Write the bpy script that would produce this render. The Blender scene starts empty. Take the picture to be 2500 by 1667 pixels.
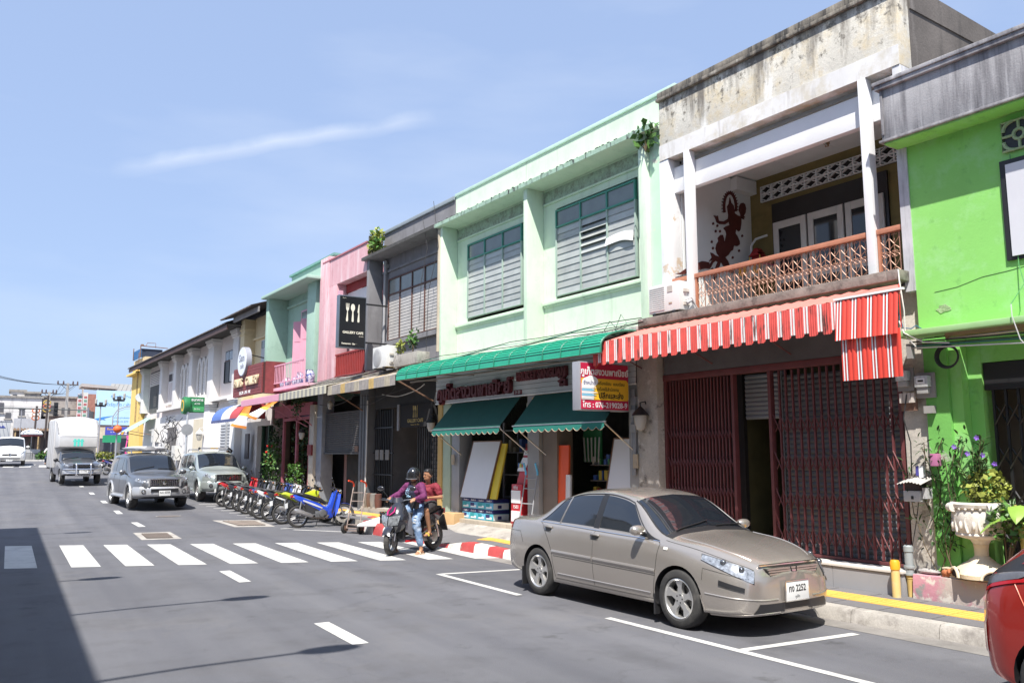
import bpy,bmesh,math,random
from math import sin,cos,pi,radians,sqrt,atan2,hypot
from mathutils import Vector,Matrix
S=bpy.context.scene
COL=S.collection
#  camera, sky, sun, exposure
CAMH=1.85
PITCH,YAW=radians(7.83),radians(31.106)
cd=bpy.data.cameras.new('camera')
cam=bpy.data.objects.new('camera',cd);COL.objects.link(cam)
cd.sensor_width=36.0;cd.lens=29.05;cd.clip_start=0.05;cd.clip_end=3000
cam.location=(0,0,CAMH)
cam.rotation_euler=(pi/2+PITCH,0,-YAW)
S.camera=cam
SUNV=Vector((0.40,0.45,-1.0)).normalized()
EL=math.asin(-SUNV.z)
AZ=atan2(-SUNV.x,-SUNV.y)
W=bpy.data.worlds.new('World');S.world=W;W.use_nodes=True
wn=W.node_tree;wn.nodes.clear()
wo=wn.nodes.new('ShaderNodeOutputWorld');wb=wn.nodes.new('ShaderNodeBackground')
sky=wn.nodes.new('ShaderNodeTexSky');sky.sky_type='NISHITA';sky.sun_disc=False
sky.sun_elevation=EL;sky.sun_rotation=AZ
sky.air_density=1.0;sky.dust_density=1.6;sky.ozone_density=3.0;sky.altitude=0
wb.inputs['Strength'].default_value=0.13
tc=wn.nodes.new('ShaderNodeTexCoord')
def wmath(op,a,b=None):
 n=wn.nodes.new('ShaderNodeMath');n.operation=op
 for i,x in enumerate((a,b)):
  if x is None:continue
  if isinstance(x,(int,float)):n.inputs[i].default_value=x
  else:wn.links.new(x,n.inputs[i])
 return n.outputs[0]
mp=wn.nodes.new('ShaderNodeMapping');mp.inputs['Scale'].default_value=(1.2,1.2,5.0)
no=wn.nodes.new('ShaderNodeTexNoise');no.inputs['Scale'].default_value=2.2;no.inputs['Detail'].default_value=7
wn.links.new(tc.outputs['Generated'],mp.inputs[0]);wn.links.new(mp.outputs[0],no.inputs['Vector'])
cr=wn.nodes.new('ShaderNodeValToRGB')
cr.color_ramp.elements[0].position=0.42;cr.color_ramp.elements[0].color=(0,0,0,1)
cr.color_ramp.elements[1].position=0.80;cr.color_ramp.elements[1].color=(0.30,0.30,0.30,1)
wn.links.new(no.outputs['Fac'],cr.inputs[0])
P1=Vector((0.07,0.95,0.30)).normalized();P2=Vector((0.40,0.83,0.39)).normalized()
NRM=P1.cross(P2).normalized();MID=(P1+P2).normalized()
def wdot(v):
 n=wn.nodes.new('ShaderNodeVectorMath');n.operation='DOT_PRODUCT'
 wn.links.new(tc.outputs['Generated'],n.inputs[0]);n.inputs[1].default_value=v
 return n.outputs['Value']
n2=wn.nodes.new('ShaderNodeTexNoise');n2.inputs['Scale'].default_value=16;n2.inputs['Detail'].default_value=6
wn.links.new(tc.outputs['Generated'],n2.inputs['Vector'])
wob=wmath('MULTIPLY',wmath('SUBTRACT',n2.outputs['Fac'],0.5),0.014)
d=wmath('ABSOLUTE',wmath('ADD',wdot(NRM),wob))
band=wmath('MAXIMUM',wmath('SUBTRACT',1.0,wmath('DIVIDE',d,0.011)),0.0)
al=wmath('MAXIMUM',wmath('DIVIDE',wmath('SUBTRACT',wdot(MID),P1.dot(MID)),1-P1.dot(MID)),0.0)
al=wmath('MINIMUM',wmath('MULTIPLY',al,2.0),1.0)
streak=wmath('MULTIPLY',wmath('MULTIPLY',band,al),wmath('MULTIPLY',n2.outputs['Fac'],0.62))
cf=wmath('MINIMUM',wmath('ADD',streak,cr.outputs[0]),0.9)
veil=wn.nodes.new('ShaderNodeMix');veil.data_type='RGBA';veil.inputs[0].default_value=0.72
wn.links.new(sky.outputs[0],veil.inputs[6]);veil.inputs[7].default_value=(2.0,2.6,3.95,1)
mx=wn.nodes.new('ShaderNodeMix');mx.data_type='RGBA'
wn.links.new(cf,mx.inputs[0]);wn.links.new(veil.outputs[2],mx.inputs[6]);mx.inputs[7].default_value=(4.1,4.4,4.9,1)
wn.links.new(mx.outputs[2],wb.inputs['Color']);wn.links.new(wb.outputs[0],wo.inputs['Surface'])
ld=bpy.data.lights.new('sun','SUN');ld.energy=4.6;ld.angle=radians(0.53);ld.color=(1.0,0.955,0.885)
sun=bpy.data.objects.new('sun',ld);COL.objects.link(sun)
sun.rotation_euler=SUNV.to_track_quat('-Z','Y').to_euler();sun.location=(-20,-20,60)
S.view_settings.view_transform='Standard';S.view_settings.look='None'
S.view_settings.exposure=0.85;S.view_settings.gamma=1.0;S.view_settings.use_curve_mapping=False
S.render.engine='CYCLES'
S.cycles.max_bounces=8;S.cycles.diffuse_bounces=3;S.cycles.glossy_bounces=4
S.cycles.transparent_max_bounces=12;S.cycles.use_denoising=True
random.seed(7)
RND=random.Random(11)
#  the street's own axes
FA=radians(3.2)
FO=Vector((9.4,10.3,0))
EU=Vector((-sin(FA),cos(FA),0));EN=Vector((cos(FA),sin(FA),0))
def gz(y):
 if y<26:return 0.0
 if y<30:return(y-26)**2/8*.03
 if y<70:return.06+(y-30)*.03
 if y<74:return 1.26+(y-70)*.03-(y-70)**2/8*.03
 return 1.32
def L(n,u,z=0.0):
 p=FO+EN*n+EU*u
 return Vector((p.x,p.y,z))
 #  materials
def hexlin(c):
 return tuple(c)+(1.0,)if len(c)==3 else c
def M(name,col,rough=.6,metal=0.,var=.12,vscale=3.,bump=0.,bscale=40.,dirt=None,streak=None,spec=.5,coat=0.,alpha=None,emit=None,grain=0.):
 m=bpy.data.materials.new(name);m.use_nodes=True
 nt=m.node_tree;b=nt.nodes['Principled BSDF']
 b.inputs['Roughness'].default_value=rough;b.inputs['Metallic'].default_value=metal
 b.inputs['Specular IOR Level'].default_value=spec
 if coat:b.inputs['Coat Weight'].default_value=coat;b.inputs['Coat Roughness'].default_value=.04
 if emit:b.inputs['Emission Color'].default_value=hexlin(emit[0]);b.inputs['Emission Strength'].default_value=emit[1]
 t=nt.nodes.new('ShaderNodeTexCoord');oc=t.outputs['Object']
 def noise(scale,detail=5,vec=None,rough_=.6):
  n=nt.nodes.new('ShaderNodeTexNoise');n.inputs['Scale'].default_value=scale;n.inputs['Detail'].default_value=detail
  n.inputs['Roughness'].default_value=rough_
  nt.links.new(vec or oc,n.inputs['Vector']);return n.outputs['Fac']
 def ramp(f,a,bb):
  r=nt.nodes.new('ShaderNodeMapRange');r.inputs[1].default_value=a;r.inputs[2].default_value=bb
  r.clamp=True;nt.links.new(f,r.inputs[0]);return r.outputs[0]
 def mix(f,a,bb,kind='MIX'):
  x=nt.nodes.new('ShaderNodeMix');x.data_type='RGBA';x.blend_type=kind
  for i,v in((0,f),(6,a),(7,bb)):
   if isinstance(v,(int,float)):x.inputs[i].default_value=v
   elif isinstance(v,tuple):x.inputs[i].default_value=hexlin(v)
   else:nt.links.new(v,x.inputs[i])
  return x.outputs[2]
 def zbias(f,z0,k):
  sp_=nt.nodes.new('ShaderNodeSeparateXYZ');nt.links.new(oc,sp_.inputs[0])
  a=nt.nodes.new('ShaderNodeMath');a.operation='SUBTRACT';nt.links.new(sp_.outputs[2],a.inputs[0]);a.inputs[1].default_value=z0
  b2=nt.nodes.new('ShaderNodeMath');b2.operation='MULTIPLY_ADD';nt.links.new(a.outputs[0],b2.inputs[0]);b2.inputs[1].default_value=k;nt.links.new(f,b2.inputs[2])
  return b2.outputs[0]
 c=hexlin(col)
 if var:
  lo=tuple(x*(1-var)for x in col[:3]);hi=tuple(min(1,x*(1+var))for x in col[:3])
  out=mix(ramp(noise(vscale,6),.3,.7),lo,hi)
 else:out=None
 if grain:
  g_=ramp(noise(bscale*2.2,3),.25,.75)
  lo=tuple([1-grain]*3);hi=tuple([1+grain*.6]*3)
  out=mix(1.0,out if out else c,mix(g_,lo,hi),'MULTIPLY')
 for dd in(dirt if isinstance(dirt,list)else[dirt]if dirt else[]):
  dc,dscale,lo_,hi_=dd[:4]
  nz=noise(dscale,8,rough_=.7)
  if len(dd)>4:nz=zbias(nz,*dd[4])
  f=ramp(nz,lo_,hi_)
  out=mix(f,out if out else c,dc)
 for dd in(streak if isinstance(streak,list)else[streak]if streak else[]):
  dc,sx,sz,lo_,hi_=dd[:5]
  mpn=nt.nodes.new('ShaderNodeMapping');mpn.inputs['Scale'].default_value=(sx,sx,sz)
  nt.links.new(oc,mpn.inputs[0])
  nz=noise(1.0,7,mpn.outputs[0],.65)
  if len(dd)>5:nz=zbias(nz,*dd[5])
  f=ramp(nz,lo_,hi_)
  out=mix(f,out if out else c,dc)
 if out:nt.links.new(out,b.inputs['Base Color'])
 else:b.inputs['Base Color'].default_value=c
 if bump:
  bn=nt.nodes.new('ShaderNodeBump');bn.inputs['Strength'].default_value=bump;bn.inputs['Distance'].default_value=.02
  nt.links.new(noise(bscale,6),bn.inputs['Height']);nt.links.new(bn.outputs[0],b.inputs['Normal'])
 if alpha is not None:b.inputs['Alpha'].default_value=alpha
 return m
_mc={}
def mat(name,*a,**k):
 if name not in _mc:_mc[name]=M(name,*a,**k)
 return _mc[name]
 #  mesh builder
class MB:
 def __init__(s):s.v=[];s.f=[];s.m=[];s.T=None
 def _add(s,vs,fs,m=0):
  o=len(s.v)
  if s.T is not None:vs=[s.T@Vector(v)for v in vs]
  s.v.extend([tuple(v)for v in vs])
  for f in fs:s.f.append([i+o for i in f]);s.m.append(m)
  return s
 def box(s,x0,x1,y0,y1,z0,z1,m=0):
  if x0>x1:x0,x1=x1,x0
  if y0>y1:y0,y1=y1,y0
  if z0>z1:z0,z1=z1,z0
  return s._add([(x0,y0,z0),(x1,y0,z0),(x1,y1,z0),(x0,y1,z0),(x0,y0,z1),(x1,y0,z1),(x1,y1,z1),(x0,y1,z1)],[(0,3,2,1),(4,5,6,7),(0,1,5,4),(1,2,6,5),(2,3,7,6),(3,0,4,7)],m)
 def hexa(s,p,m=0):
  return s._add(p,[(0,3,2,1),(4,5,6,7),(0,1,5,4),(1,2,6,5),(2,3,7,6),(3,0,4,7)],m)
 def quad(s,a,b,c,d,m=0):return s._add([a,b,c,d],[(0,1,2,3)],m)
 def prism(s,pts,axis,a,b,m=0):
  def P(p,t):
   return(t,p[0],p[1])if axis=='x' else(p[0],t,p[1])if axis=='y' else(p[0],p[1],t)
  n=len(pts);vs=[P(p,a)for p in pts]+[P(p,b)for p in pts]
  fs=[tuple(range(n))[::-1],tuple(range(n,2*n))]+[(i,(i+1)%n,n+(i+1)%n,n+i)for i in range(n)]
  return s._add(vs,fs,m)
 def tube(s,path,r,n=6,m=0,caps=True,closed=False):
  path=[Vector(p)for p in path];k=len(path);rr=r if isinstance(r,(list,tuple))else[r]*k
  vs=[];up=None
  for i,p in enumerate(path):
   if closed:t=path[(i+1)%k]-path[i-1]
   else:t=(path[min(i+1,k-1)]-path[max(i-1,0)])
   t=t.normalized()if t.length>1e-9 else Vector((0,0,1))
   if up is None:
    up=Vector((0,0,1))if abs(t.z)<.9 else Vector((1,0,0))
   a=(up-t*up.dot(t));a=a.normalized()if a.length>1e-6 else t.orthogonal().normalized()
   up=a;b=t.cross(a)
   for j in range(n):
    w=2*pi*j/n;vs.append(p+(a*cos(w)+b*sin(w))*rr[i])
  fs=[]
  for i in range(k if closed else k-1):
   for j in range(n):
    i2=(i+1)%k
    fs.append((i*n+j,i*n+(j+1)%n,i2*n+(j+1)%n,i2*n+j))
  if caps and not closed:fs+=[tuple(range(n))[::-1],tuple(range((k-1)*n,k*n))]
  return s._add(vs,fs,m)
 def lathe(s,prof,n=16,c=(0,0,0),axis='z',m=0,a0=0.,a1=2*pi):
  full=abs(a1-a0-2*pi)<1e-6;kk=n if full else n+1;vs=[]
  for(r,h)in prof:
   for j in range(kk):
    w=a0+(a1-a0)*j/n;x,y=r*cos(w),r*sin(w)
    v=(x,y,h)if axis=='z' else(h,x,y)if axis=='x' else(x,h,y)
    vs.append((v[0]+c[0],v[1]+c[1],v[2]+c[2]))
  fs=[]
  for i in range(len(prof)-1):
   for j in range(n if full else n):
    j2=(j+1)%kk
    fs.append((i*kk+j,i*kk+j2,(i+1)*kk+j2,(i+1)*kk+j))
  return s._add(vs,fs,m)
 def loft(s,rings,closed=True,caps=True,m=0):
  n=len(rings[0]);vs=[v for r in rings for v in r];fs=[]
  for i in range(len(rings)-1):
   for j in range(n if closed else n-1):
    fs.append((i*n+j,i*n+(j+1)%n,(i+1)*n+(j+1)%n,(i+1)*n+j))
  if caps and closed:fs+=[tuple(range(n))[::-1],tuple(range((len(rings)-1)*n,len(rings)*n))]
  return s._add(vs,fs,m)
 def ball(s,c,r,nu=12,nv=8,m=0):
  r=r if isinstance(r,(tuple,list))else(r,r,r)
  rings=[]
  for i in range(nv+1):
   t=pi*i/nv-pi/2
   rings.append([(c[0]+r[0]*max(cos(t),.02)*cos(2*pi*j/nu),c[1]+r[1]*max(cos(t),.02)*sin(2*pi*j/nu),c[2]+r[2]*sin(t))for j in range(nu)])
  return s.loft(rings,m=m)
 def mesh(s,name,mats,bevel=0.,ang=38,seg=2):
  me=bpy.data.meshes.new(name);me.from_pydata(s.v,[],s.f)
  mats=mats if isinstance(mats,(list,tuple))else[mats]
  for x in mats:me.materials.append(x)
  me.polygons.foreach_set('material_index',s.m)
  bm=bmesh.new();bm.from_mesh(me)
  bmesh.ops.recalc_face_normals(bm,faces=bm.faces)
  if bevel:
   es=[e for e in bm.edges if len(e.link_faces)==2 and e.calc_face_angle(0)>radians(30)]
   bmesh.ops.bevel(bm,geom=es,offset=bevel,segments=seg,affect='EDGES',profile=.6)
  bm.to_mesh(me);bm.free()
  me.shade_smooth();me.set_sharp_from_angle(angle=radians(ang))
  return me
 def build(s,name,mats,parent=None,bevel=0.,ang=38,seg=2,label=None):
  return link(name,s.mesh(name,mats,bevel,ang,seg),parent,label)
def link(name,me,parent=None,label=None):
 o=bpy.data.objects.new(name,me);COL.objects.link(o)
 if parent:o.parent=parent
 if label:o['label']=label
 return o
def thing(name,label,cat,loc=(0,0,0),rz=0.,group=None):
 o=bpy.data.objects.new(name,None);COL.objects.link(o);o.location=loc;o.rotation_euler=(0,0,rz)
 o.empty_display_size=.3
 o['label']=label;o['category']=cat
 if group:o['group']=group
 return o
def facade(name,label,cat='building'):
 return thing(name,label,cat,FO,FA)
def tag(o,label,cat,group=None):
 o['label']=label;o['category']=cat
 if group:o['group']=group
 return o
def struct(o):o['kind']='structure';return o
def stuff(o):o['kind']='stuff';return o
def put(o,loc,rz=0.):o.location=loc;o.rotation_euler=(0,0,rz);return o
def rep(name,me,parent,places):
 out=[]
 for p in places:
  o=link(name,me,parent)
  if len(p)==3:o.location=p
  else:o.location=p[0];o.rotation_euler=p[1]
  out.append(o)
 return out
def copy_tree(o,parent=None):
 c=o.copy();COL.objects.link(c);c.parent=parent
 for ch in list(o.children):copy_tree(ch,c)
 return c
def text(body,size,M4,m,parent,name='lettering',ext=.002,ax='CENTER',off=0.,sx=1.,ay='CENTER'):
 cu=bpy.data.curves.new(name,'FONT');cu.body=body;cu.size=size;cu.align_x=ax;cu.align_y=ay
 cu.extrude=ext;cu.offset=off;cu.resolution_u=3
 t=bpy.data.objects.new(name,cu);COL.objects.link(t)
 dg=bpy.context.evaluated_depsgraph_get();dg.update()
 me=bpy.data.meshes.new_from_object(t.evaluated_get(dg))
 bpy.data.objects.remove(t);bpy.data.curves.remove(cu)
 me.transform(M4@Matrix.Diagonal((sx,1,1,1)))
 me.materials.clear();me.materials.append(m)
 return link(name,me,parent)
def face_street(n,u,z):
 return Matrix(((0,0,-1,n),(-1,0,0,u),(0,1,0,z),(0,0,0,1)))
def face_camera(n,u,z):
 return Matrix(((1,0,0,n),(0,0,-1,u),(0,1,0,z),(0,0,0,1)))
def leaves(mb,c,rad,count,size,m=0,rnd=RND,long=1.6,fill=.35):
 for _ in range(count):
  while True:
   d=Vector((rnd.uniform(-1,1),rnd.uniform(-1,1),rnd.uniform(-1,1)))
   if fill<d.length<1:break
  p=Vector(c)+Vector((d.x*rad[0],d.y*rad[1],d.z*rad[2]))
  a=Vector((rnd.uniform(-1,1),rnd.uniform(-1,1),rnd.uniform(-.7,.9))).normalized()
  b=a.cross(Vector((rnd.uniform(-1,1),rnd.uniform(-1,1),rnd.uniform(-1,1)))).normalized()
  s=size*rnd.uniform(.6,1.3);nn=a.cross(b)*s*.12
  mb._add([p,p+a*s*.5+b*s*.5/long+nn,p+a*s*1.0,p+a*s*.5-b*s*.5/long+nn],[(0,1,2,3)],m)
  #  shared materials
ASPH=mat('asphalt',(.118,.119,.131),.86,var=.13,vscale=.3,bump=.35,bscale=70,grain=.34,dirt=[((.155,.15,.15),.55,.52,.72),((.075,.075,.08),1.3,.60,.68),((.05,.05,.052),5.5,.685,.72),((.24,.235,.23),19,.70,.73)],streak=[((.088,.088,.096),1.1,.0,.50,.66)])
def tracks(m):
 nt=m.node_tree;bs=nt.nodes['Principled BSDF'];ln=bs.inputs['Base Color'].links[0];src=ln.from_socket
 t=nt.nodes.new('ShaderNodeTexCoord');mpn=nt.nodes.new('ShaderNodeMapping');mpn.inputs['Scale'].default_value=(1.5,.05,1)
 nt.links.new(t.outputs['Object'],mpn.inputs[0]);n=nt.nodes.new('ShaderNodeTexNoise');n.inputs['Scale'].default_value=1.0;n.inputs['Detail'].default_value=5;nt.links.new(mpn.outputs[0],n.inputs['Vector'])
 r=nt.nodes.new('ShaderNodeMapRange');r.inputs[1].default_value=.35;r.inputs[2].default_value=.68;nt.links.new(n.outputs['Fac'],r.inputs[0])
 v=nt.nodes.new('ShaderNodeTexVoronoi');v.feature='DISTANCE_TO_EDGE';v.inputs['Scale'].default_value=.22
 n2_=nt.nodes.new('ShaderNodeTexNoise');n2_.inputs['Scale'].default_value=1.4;n2_.inputs['Detail'].default_value=6
 nt.links.new(t.outputs['Object'],n2_.inputs['Vector']);ad=nt.nodes.new('ShaderNodeVectorMath');ad.operation='MULTIPLY_ADD';nt.links.new(n2_.outputs['Color'],ad.inputs[0]);ad.inputs[1].default_value=(1.6,1.6,0);nt.links.new(t.outputs['Object'],ad.inputs[2]);nt.links.new(ad.outputs[0],v.inputs['Vector'])
 c_=nt.nodes.new('ShaderNodeMapRange');c_.inputs[1].default_value=.0;c_.inputs[2].default_value=.006;c_.inputs[3].default_value=.22;c_.inputs[4].default_value=0;nt.links.new(v.outputs['Distance'],c_.inputs[0])
 lo=nt.nodes.new('ShaderNodeMix');lo.data_type='RGBA';lo.blend_type='MULTIPLY';lo.inputs[0].default_value=1
 k=nt.nodes.new('ShaderNodeMix');k.data_type='RGBA';nt.links.new(r.outputs[0],k.inputs[0]);k.inputs[6].default_value=(.84,.84,.86,1);k.inputs[7].default_value=(1.15,1.14,1.12,1)
 nt.links.new(src,lo.inputs[6]);nt.links.new(k.outputs[2],lo.inputs[7])
 e=nt.nodes.new('ShaderNodeMix');e.data_type='RGBA';nt.links.new(c_.outputs[0],e.inputs[0]);nt.links.new(lo.outputs[2],e.inputs[6]);e.inputs[7].default_value=(.045,.045,.048,1)
 nt.links.new(e.outputs[2],bs.inputs['Base Color'])
tracks(ASPH)
PAINT_W=mat('road_paint_white',(.56,.55,.52),.7,var=.08,vscale=3,dirt=[((.42,.41,.395),2.2,.48,.66),((.20,.20,.205),14,.63,.70)],bump=.2,bscale=90,grain=.15)
CONC=mat('concrete_pale',(.37,.345,.31),.85,var=.14,vscale=2.5,bump=.3,bscale=30,dirt=[((.22,.20,.18),3,.50,.66),((.50,.47,.43),1.7,.55,.7)],grain=.18)
CONC_D=mat('concrete_stained',(.30,.28,.255),.9,var=.2,vscale=3,bump=.3,bscale=25,dirt=((.10,.09,.08),4,.5,.75),grain=.12)
TILE=mat('pavement_tile',(.15,.145,.15),.8,var=.12,vscale=1.5,bump=.12,bscale=60,grain=.15)
TILE_Y=mat('tactile_yellow',(.72,.42,.09),.75,var=.1,vscale=4,bump=.1,dirt=((.45,.30,.12),8,.6,.8))
KERB_R=mat('kerb_red',(.42,.06,.06),.7,var=.12,vscale=5,dirt=((.30,.2,.18),6,.54,.68))
KERB_W=mat('kerb_white',(.62,.60,.56),.75,var=.06,vscale=5,dirt=((.36,.34,.32),6,.54,.68))
BLACK=mat('black_plastic',(.018,.018,.02),.45,var=0)
DARK=mat('dark_interior',(.02,.019,.018),.9,var=.3,vscale=2)
GLASS_D=mat('dark_glass',(.015,.018,.022),.06,var=0,spec=.7)
CHROME=mat('chrome',(.75,.75,.76),.12,1.0,var=0)
STEEL=mat('steel',(.45,.45,.46),.35,.9,var=.1,vscale=20)
RUST=mat('rusty_iron',(.22,.13,.09),.75,.2,var=.3,vscale=12,bump=.1)
WHITE=mat('white_paint',(.78,.78,.77),.55,var=.04,vscale=2)
GREYP=mat('grey_paint',(.30,.31,.33),.6,var=.08,vscale=3)
RUBBER=mat('tyre_rubber',(.035,.034,.033),.8,var=.2,vscale=8,dirt=((.11,.10,.09),6,.5,.8))
WIRE=mat('cable_black',(.03,.03,.032),.6,var=0)
WIRE_W=mat('cable_white',(.62,.62,.60),.6,var=0)
WOODB=mat('brown_wood',(.16,.085,.045),.6,var=.2,vscale=6)
CARD=mat('cardboard',(.55,.36,.18),.8,var=.1,vscale=5)
LEAF=mat('leaf_green',(.075,.17,.035),.5,var=.4,vscale=9,spec=.4)
LEAF_D=mat('leaf_dark',(.035,.075,.025),.5,var=.4,vscale=9,spec=.4)
LEAF_Y=mat('leaf_yellow_green',(.24,.27,.05),.5,var=.4,vscale=9,spec=.4)
#  ground, kerbs, pavement, markings
def road_mesh(x0,x1,nx,ys,off=0.):
 mb=MB();rows=[]
 for y in ys:rows.append([(x0+(x1-x0)*i/nx,y,gz(y)+off)for i in range(nx+1)])
 return mb.loft(rows,closed=False,caps=False)
YS=[-60,-20,0,10,20,26]+[26+i*.5 for i in range(1,9)]+list(range(31,80,2))+[74.0,90,120,200,500,1500]
YS=sorted(set(YS))
struct(road_mesh(-900,1200,12,YS).build('ground',ASPH))
def sheet(pts,name,m,off=.004):
 mb=MB();mb._add([(p[0],p[1],gz(p[1])+off)for p in pts],[tuple(range(len(pts)))])
 return mb
def marks(name,m,polys,off=.004):
 mb=MB()
 for pts in polys:
  mb._add([(p[0],p[1],gz(p[1])+off)for p in pts],[tuple(range(len(pts)))])
 return struct(mb.build(name,m))
def bar(x0,y0,x1,y1,w):
 d=Vector((x1-x0,y1-y0));n_=Vector((-d.y,d.x)).normalized()*w/2
 return[(x0+n_.x,y0+n_.y),(x0-n_.x,y0-n_.y),(x1-n_.x,y1-n_.y),(x1+n_.x,y1+n_.y)]
for i,xc in enumerate([.30]+[1.24+.79*k for k in range(9)]):
 yn=lambda x:16.3-.385*x
 yf=lambda x:20.3-.46*x
 w=.235 if i==0 else.215
 me=MB()
 me._add([(x,y,.004)for x,y in[(xc-w,yn(xc-w)),(xc+w,yn(xc+w)),(xc+w,yf(xc+w)),(xc-w,yf(xc-w))]],[(0,1,2,3)])
 struct(me.build('zebra_stripe',PAINT_W))
for(ya,yb)in[(8.06,9.28),(12.77,14.15),(23.85,25.5),(28.9,30.1),(33.2,34.3),(37.6,38.7),(42.4,43.4),(47,48),(52,53)]:
 xo=0 if ya<31 else-(ya-31)*.016
 struct(MB()._add([(x+xo,y,gz(y)+.004)for x,y in[(3.03,ya),(3.2,ya),(3.2,yb),(3.03,yb)]],[(0,1,2,3)]).build('lane_dash',PAINT_W))
for(x0,x1)in[(-.3,.3),(.62,1.28),(1.75,2.35),(2.9,3.5)]:
 struct(MB()._add([(x,y,gz(y)+.004)for x,y in[(x0,63.6),(x1,63.6),(x1+.15,66.5),(x0+.1,66.5)]],[(0,1,2,3)]).build('zebra_stripe',PAINT_W))
marks('parking_lines',PAINT_W,[bar(6.02,7.85,6.23,3.0,.10),bar(6.23,3.0,6.35,0.5,.10),bar(6.16,5.92,7.72,5.83,.10),bar(5.92,12.05,5.97,9.7,.10),bar(5.97,12.02,7.6,11.78,.10),bar(6.24,20.95,7.15,19.75,.11),bar(6.05,21.4,7.4,21.55,.10)])
marks('parking_ticks',PAINT_W,[bar(x,y,x+.62,y-.1,.10)for x,y in[(5.95,31.6),(6.02,30.65),(6.1,29.8),(6.15,28.85),(6.2,27.85),(6.22,26.9),(6.25,25.9),(6.3,24.9)]])
marks('junction_lines',PAINT_W,[bar(1.4,66.5,2.4,72,.14),bar(2.4,72,2.6,78,.14),bar(3.4,66.5,2.6,74,.14)])
def drain(name,pts,inner,label_mat):
 o=struct(MB()._add([(x,y,.004)for x,y in pts],[(0,1,2,3)]).build(name,CONC))
 mb=MB();(a,b,c,d_)=[Vector((p[0],p[1],.008))for p in inner]
 mb._add([a,b,c,d_],[(0,1,2,3)],0)
 for k in range(1,14):
  t=k/14
  p,q=a.lerp(b,t),d_.lerp(c,t)
  mb.tube([p+Vector((0,0,.006)),q+Vector((0,0,.006))],.009,4,1)
 for k in range(1,5):
  t=k/5
  p,q=a.lerp(d_,t),b.lerp(c,t)
  mb.tube([p+Vector((0,0,.006)),q+Vector((0,0,.006))],.008,4,1)
 mb.build('grate',[mat('drain_dark',(.06,.05,.045),.9),mat('drain_iron',(.16,.13,.11),.8,var=.3)],o)
drain('drain_cover',[(2.64,20.15),(3.45,20.0),(3.5,21.95),(2.69,22.1)],[(2.77,20.4),(3.32,20.3),(3.38,21.65),(2.82,21.75)],None)
drain('drain_cover',[(5.12,25.1),(5.16,22.5),(6.1,22.1),(6.3,24.6)],[(5.3,24.7),(5.33,22.85),(5.98,22.55),(6.1,24.3)],None)
drain('drain_cover',[(2.35,34.6),(3.2,34.5),(3.2,36.5),(2.35,36.6)],[(2.5,34.9),(3.05,34.8),(3.05,36.2),(2.5,36.3)],None)
mb=MB()
mb.lathe([(0,.006),(.32,.006),(.32,.004)],24,(4.3,27.4,gz(27.4)))
mb.lathe([(.33,.010),(.36,.010)],24,(4.3,27.4,gz(27.4)),m=1)
struct(mb.build('manhole_cover',[mat('manhole_iron',(.13,.11,.10),.8,var=.3,vscale=20,bump=.3,bscale=60),CONC]))
def sw(n,u):
 y=FO.y+u;base=gz(y)
 lo=.14;hi=.27
 t=min(max((u-2.5)/6.0,0),1);h=lo+(hi-lo)*t
 if 4.3<u<8.2:
  k=min(1,(u-4.3)/1.0,(8.2-u)/.8);k=max(0,k)
  e=min(1,max(0,(-.5-n)/.85))
  h=h*(1-k*e)+.03*k*e
 return base+h
def kn(u):
 if u<9.2:return-1.45
 if u<10.0:return-1.45+.73*(u-9.2)/.8
 if u<19:return-.72
 if u<20.5:return-.72+.5*(u-19)/1.5
 return-.22
US=[-16+.5*i for i in range(50)]+[9.2,9.6,10.0]+[10.5+.5*i for i in range(84)]
mb=MB();rows=[]
for u in US:
 k0=kn(u)+.175;rows.append([L(k0+(.3-k0)*t_,u,sw(k0+(.3-k0)*t_,u))for t_ in(0,.1,.25,.5,.75,1)])
mb.loft(rows,closed=False,caps=False)
pave=struct(mb.build('pavement',TILE))
u=-9.0
while u<12:
 for(na,nb)in((-1.25,-.905),(-.475,-.17)):
  if 3.4<u<8.4 and na>-1.0:u2=u
  a=.012;pts=[(na+a,u+a),(nb-a,u+a),(nb-a,u+.6-a),(na+a,u+.6-a)]
  mb=MB();top=[L(n,uu,sw(n,uu)+.006)for n,uu in pts];bot=[L(n,uu,sw(n,uu)-.01)for n,uu in pts]
  mb.hexa(bot+top);mb.build('paving_slab',TILE,pave)
 u+=.6
u=-9.0
while u<34:
 if not 4.6<u<6.6 and u<18.5:
  na=max(-.9,kn(u)+.20);mb=MB();nb=na+.42
  pts=[(na,u+.006),(nb,u+.006),(nb,u+.294),(na,u+.294)]
  mb.hexa([L(n,uu,sw(n,uu)-.01)for n,uu in pts]+[L(n,uu,sw(n,uu)+.010)for n,uu in pts])
  for k in range(4):
   nn=na+.06+.1*k
   p4=[(nn-.016,u+.02),(nn+.016,u+.02),(nn+.016,u+.28),(nn-.016,u+.28)]
   mb.hexa([L(n,uu,sw(n,uu)+.009)for n,uu in p4]+[L(n,uu,sw(n,uu)+.015)for n,uu in p4])
  mb.build('tactile_tile',TILE_Y,pave)
 u+=.3
kg=pave
u=-10.0;k=0
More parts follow.
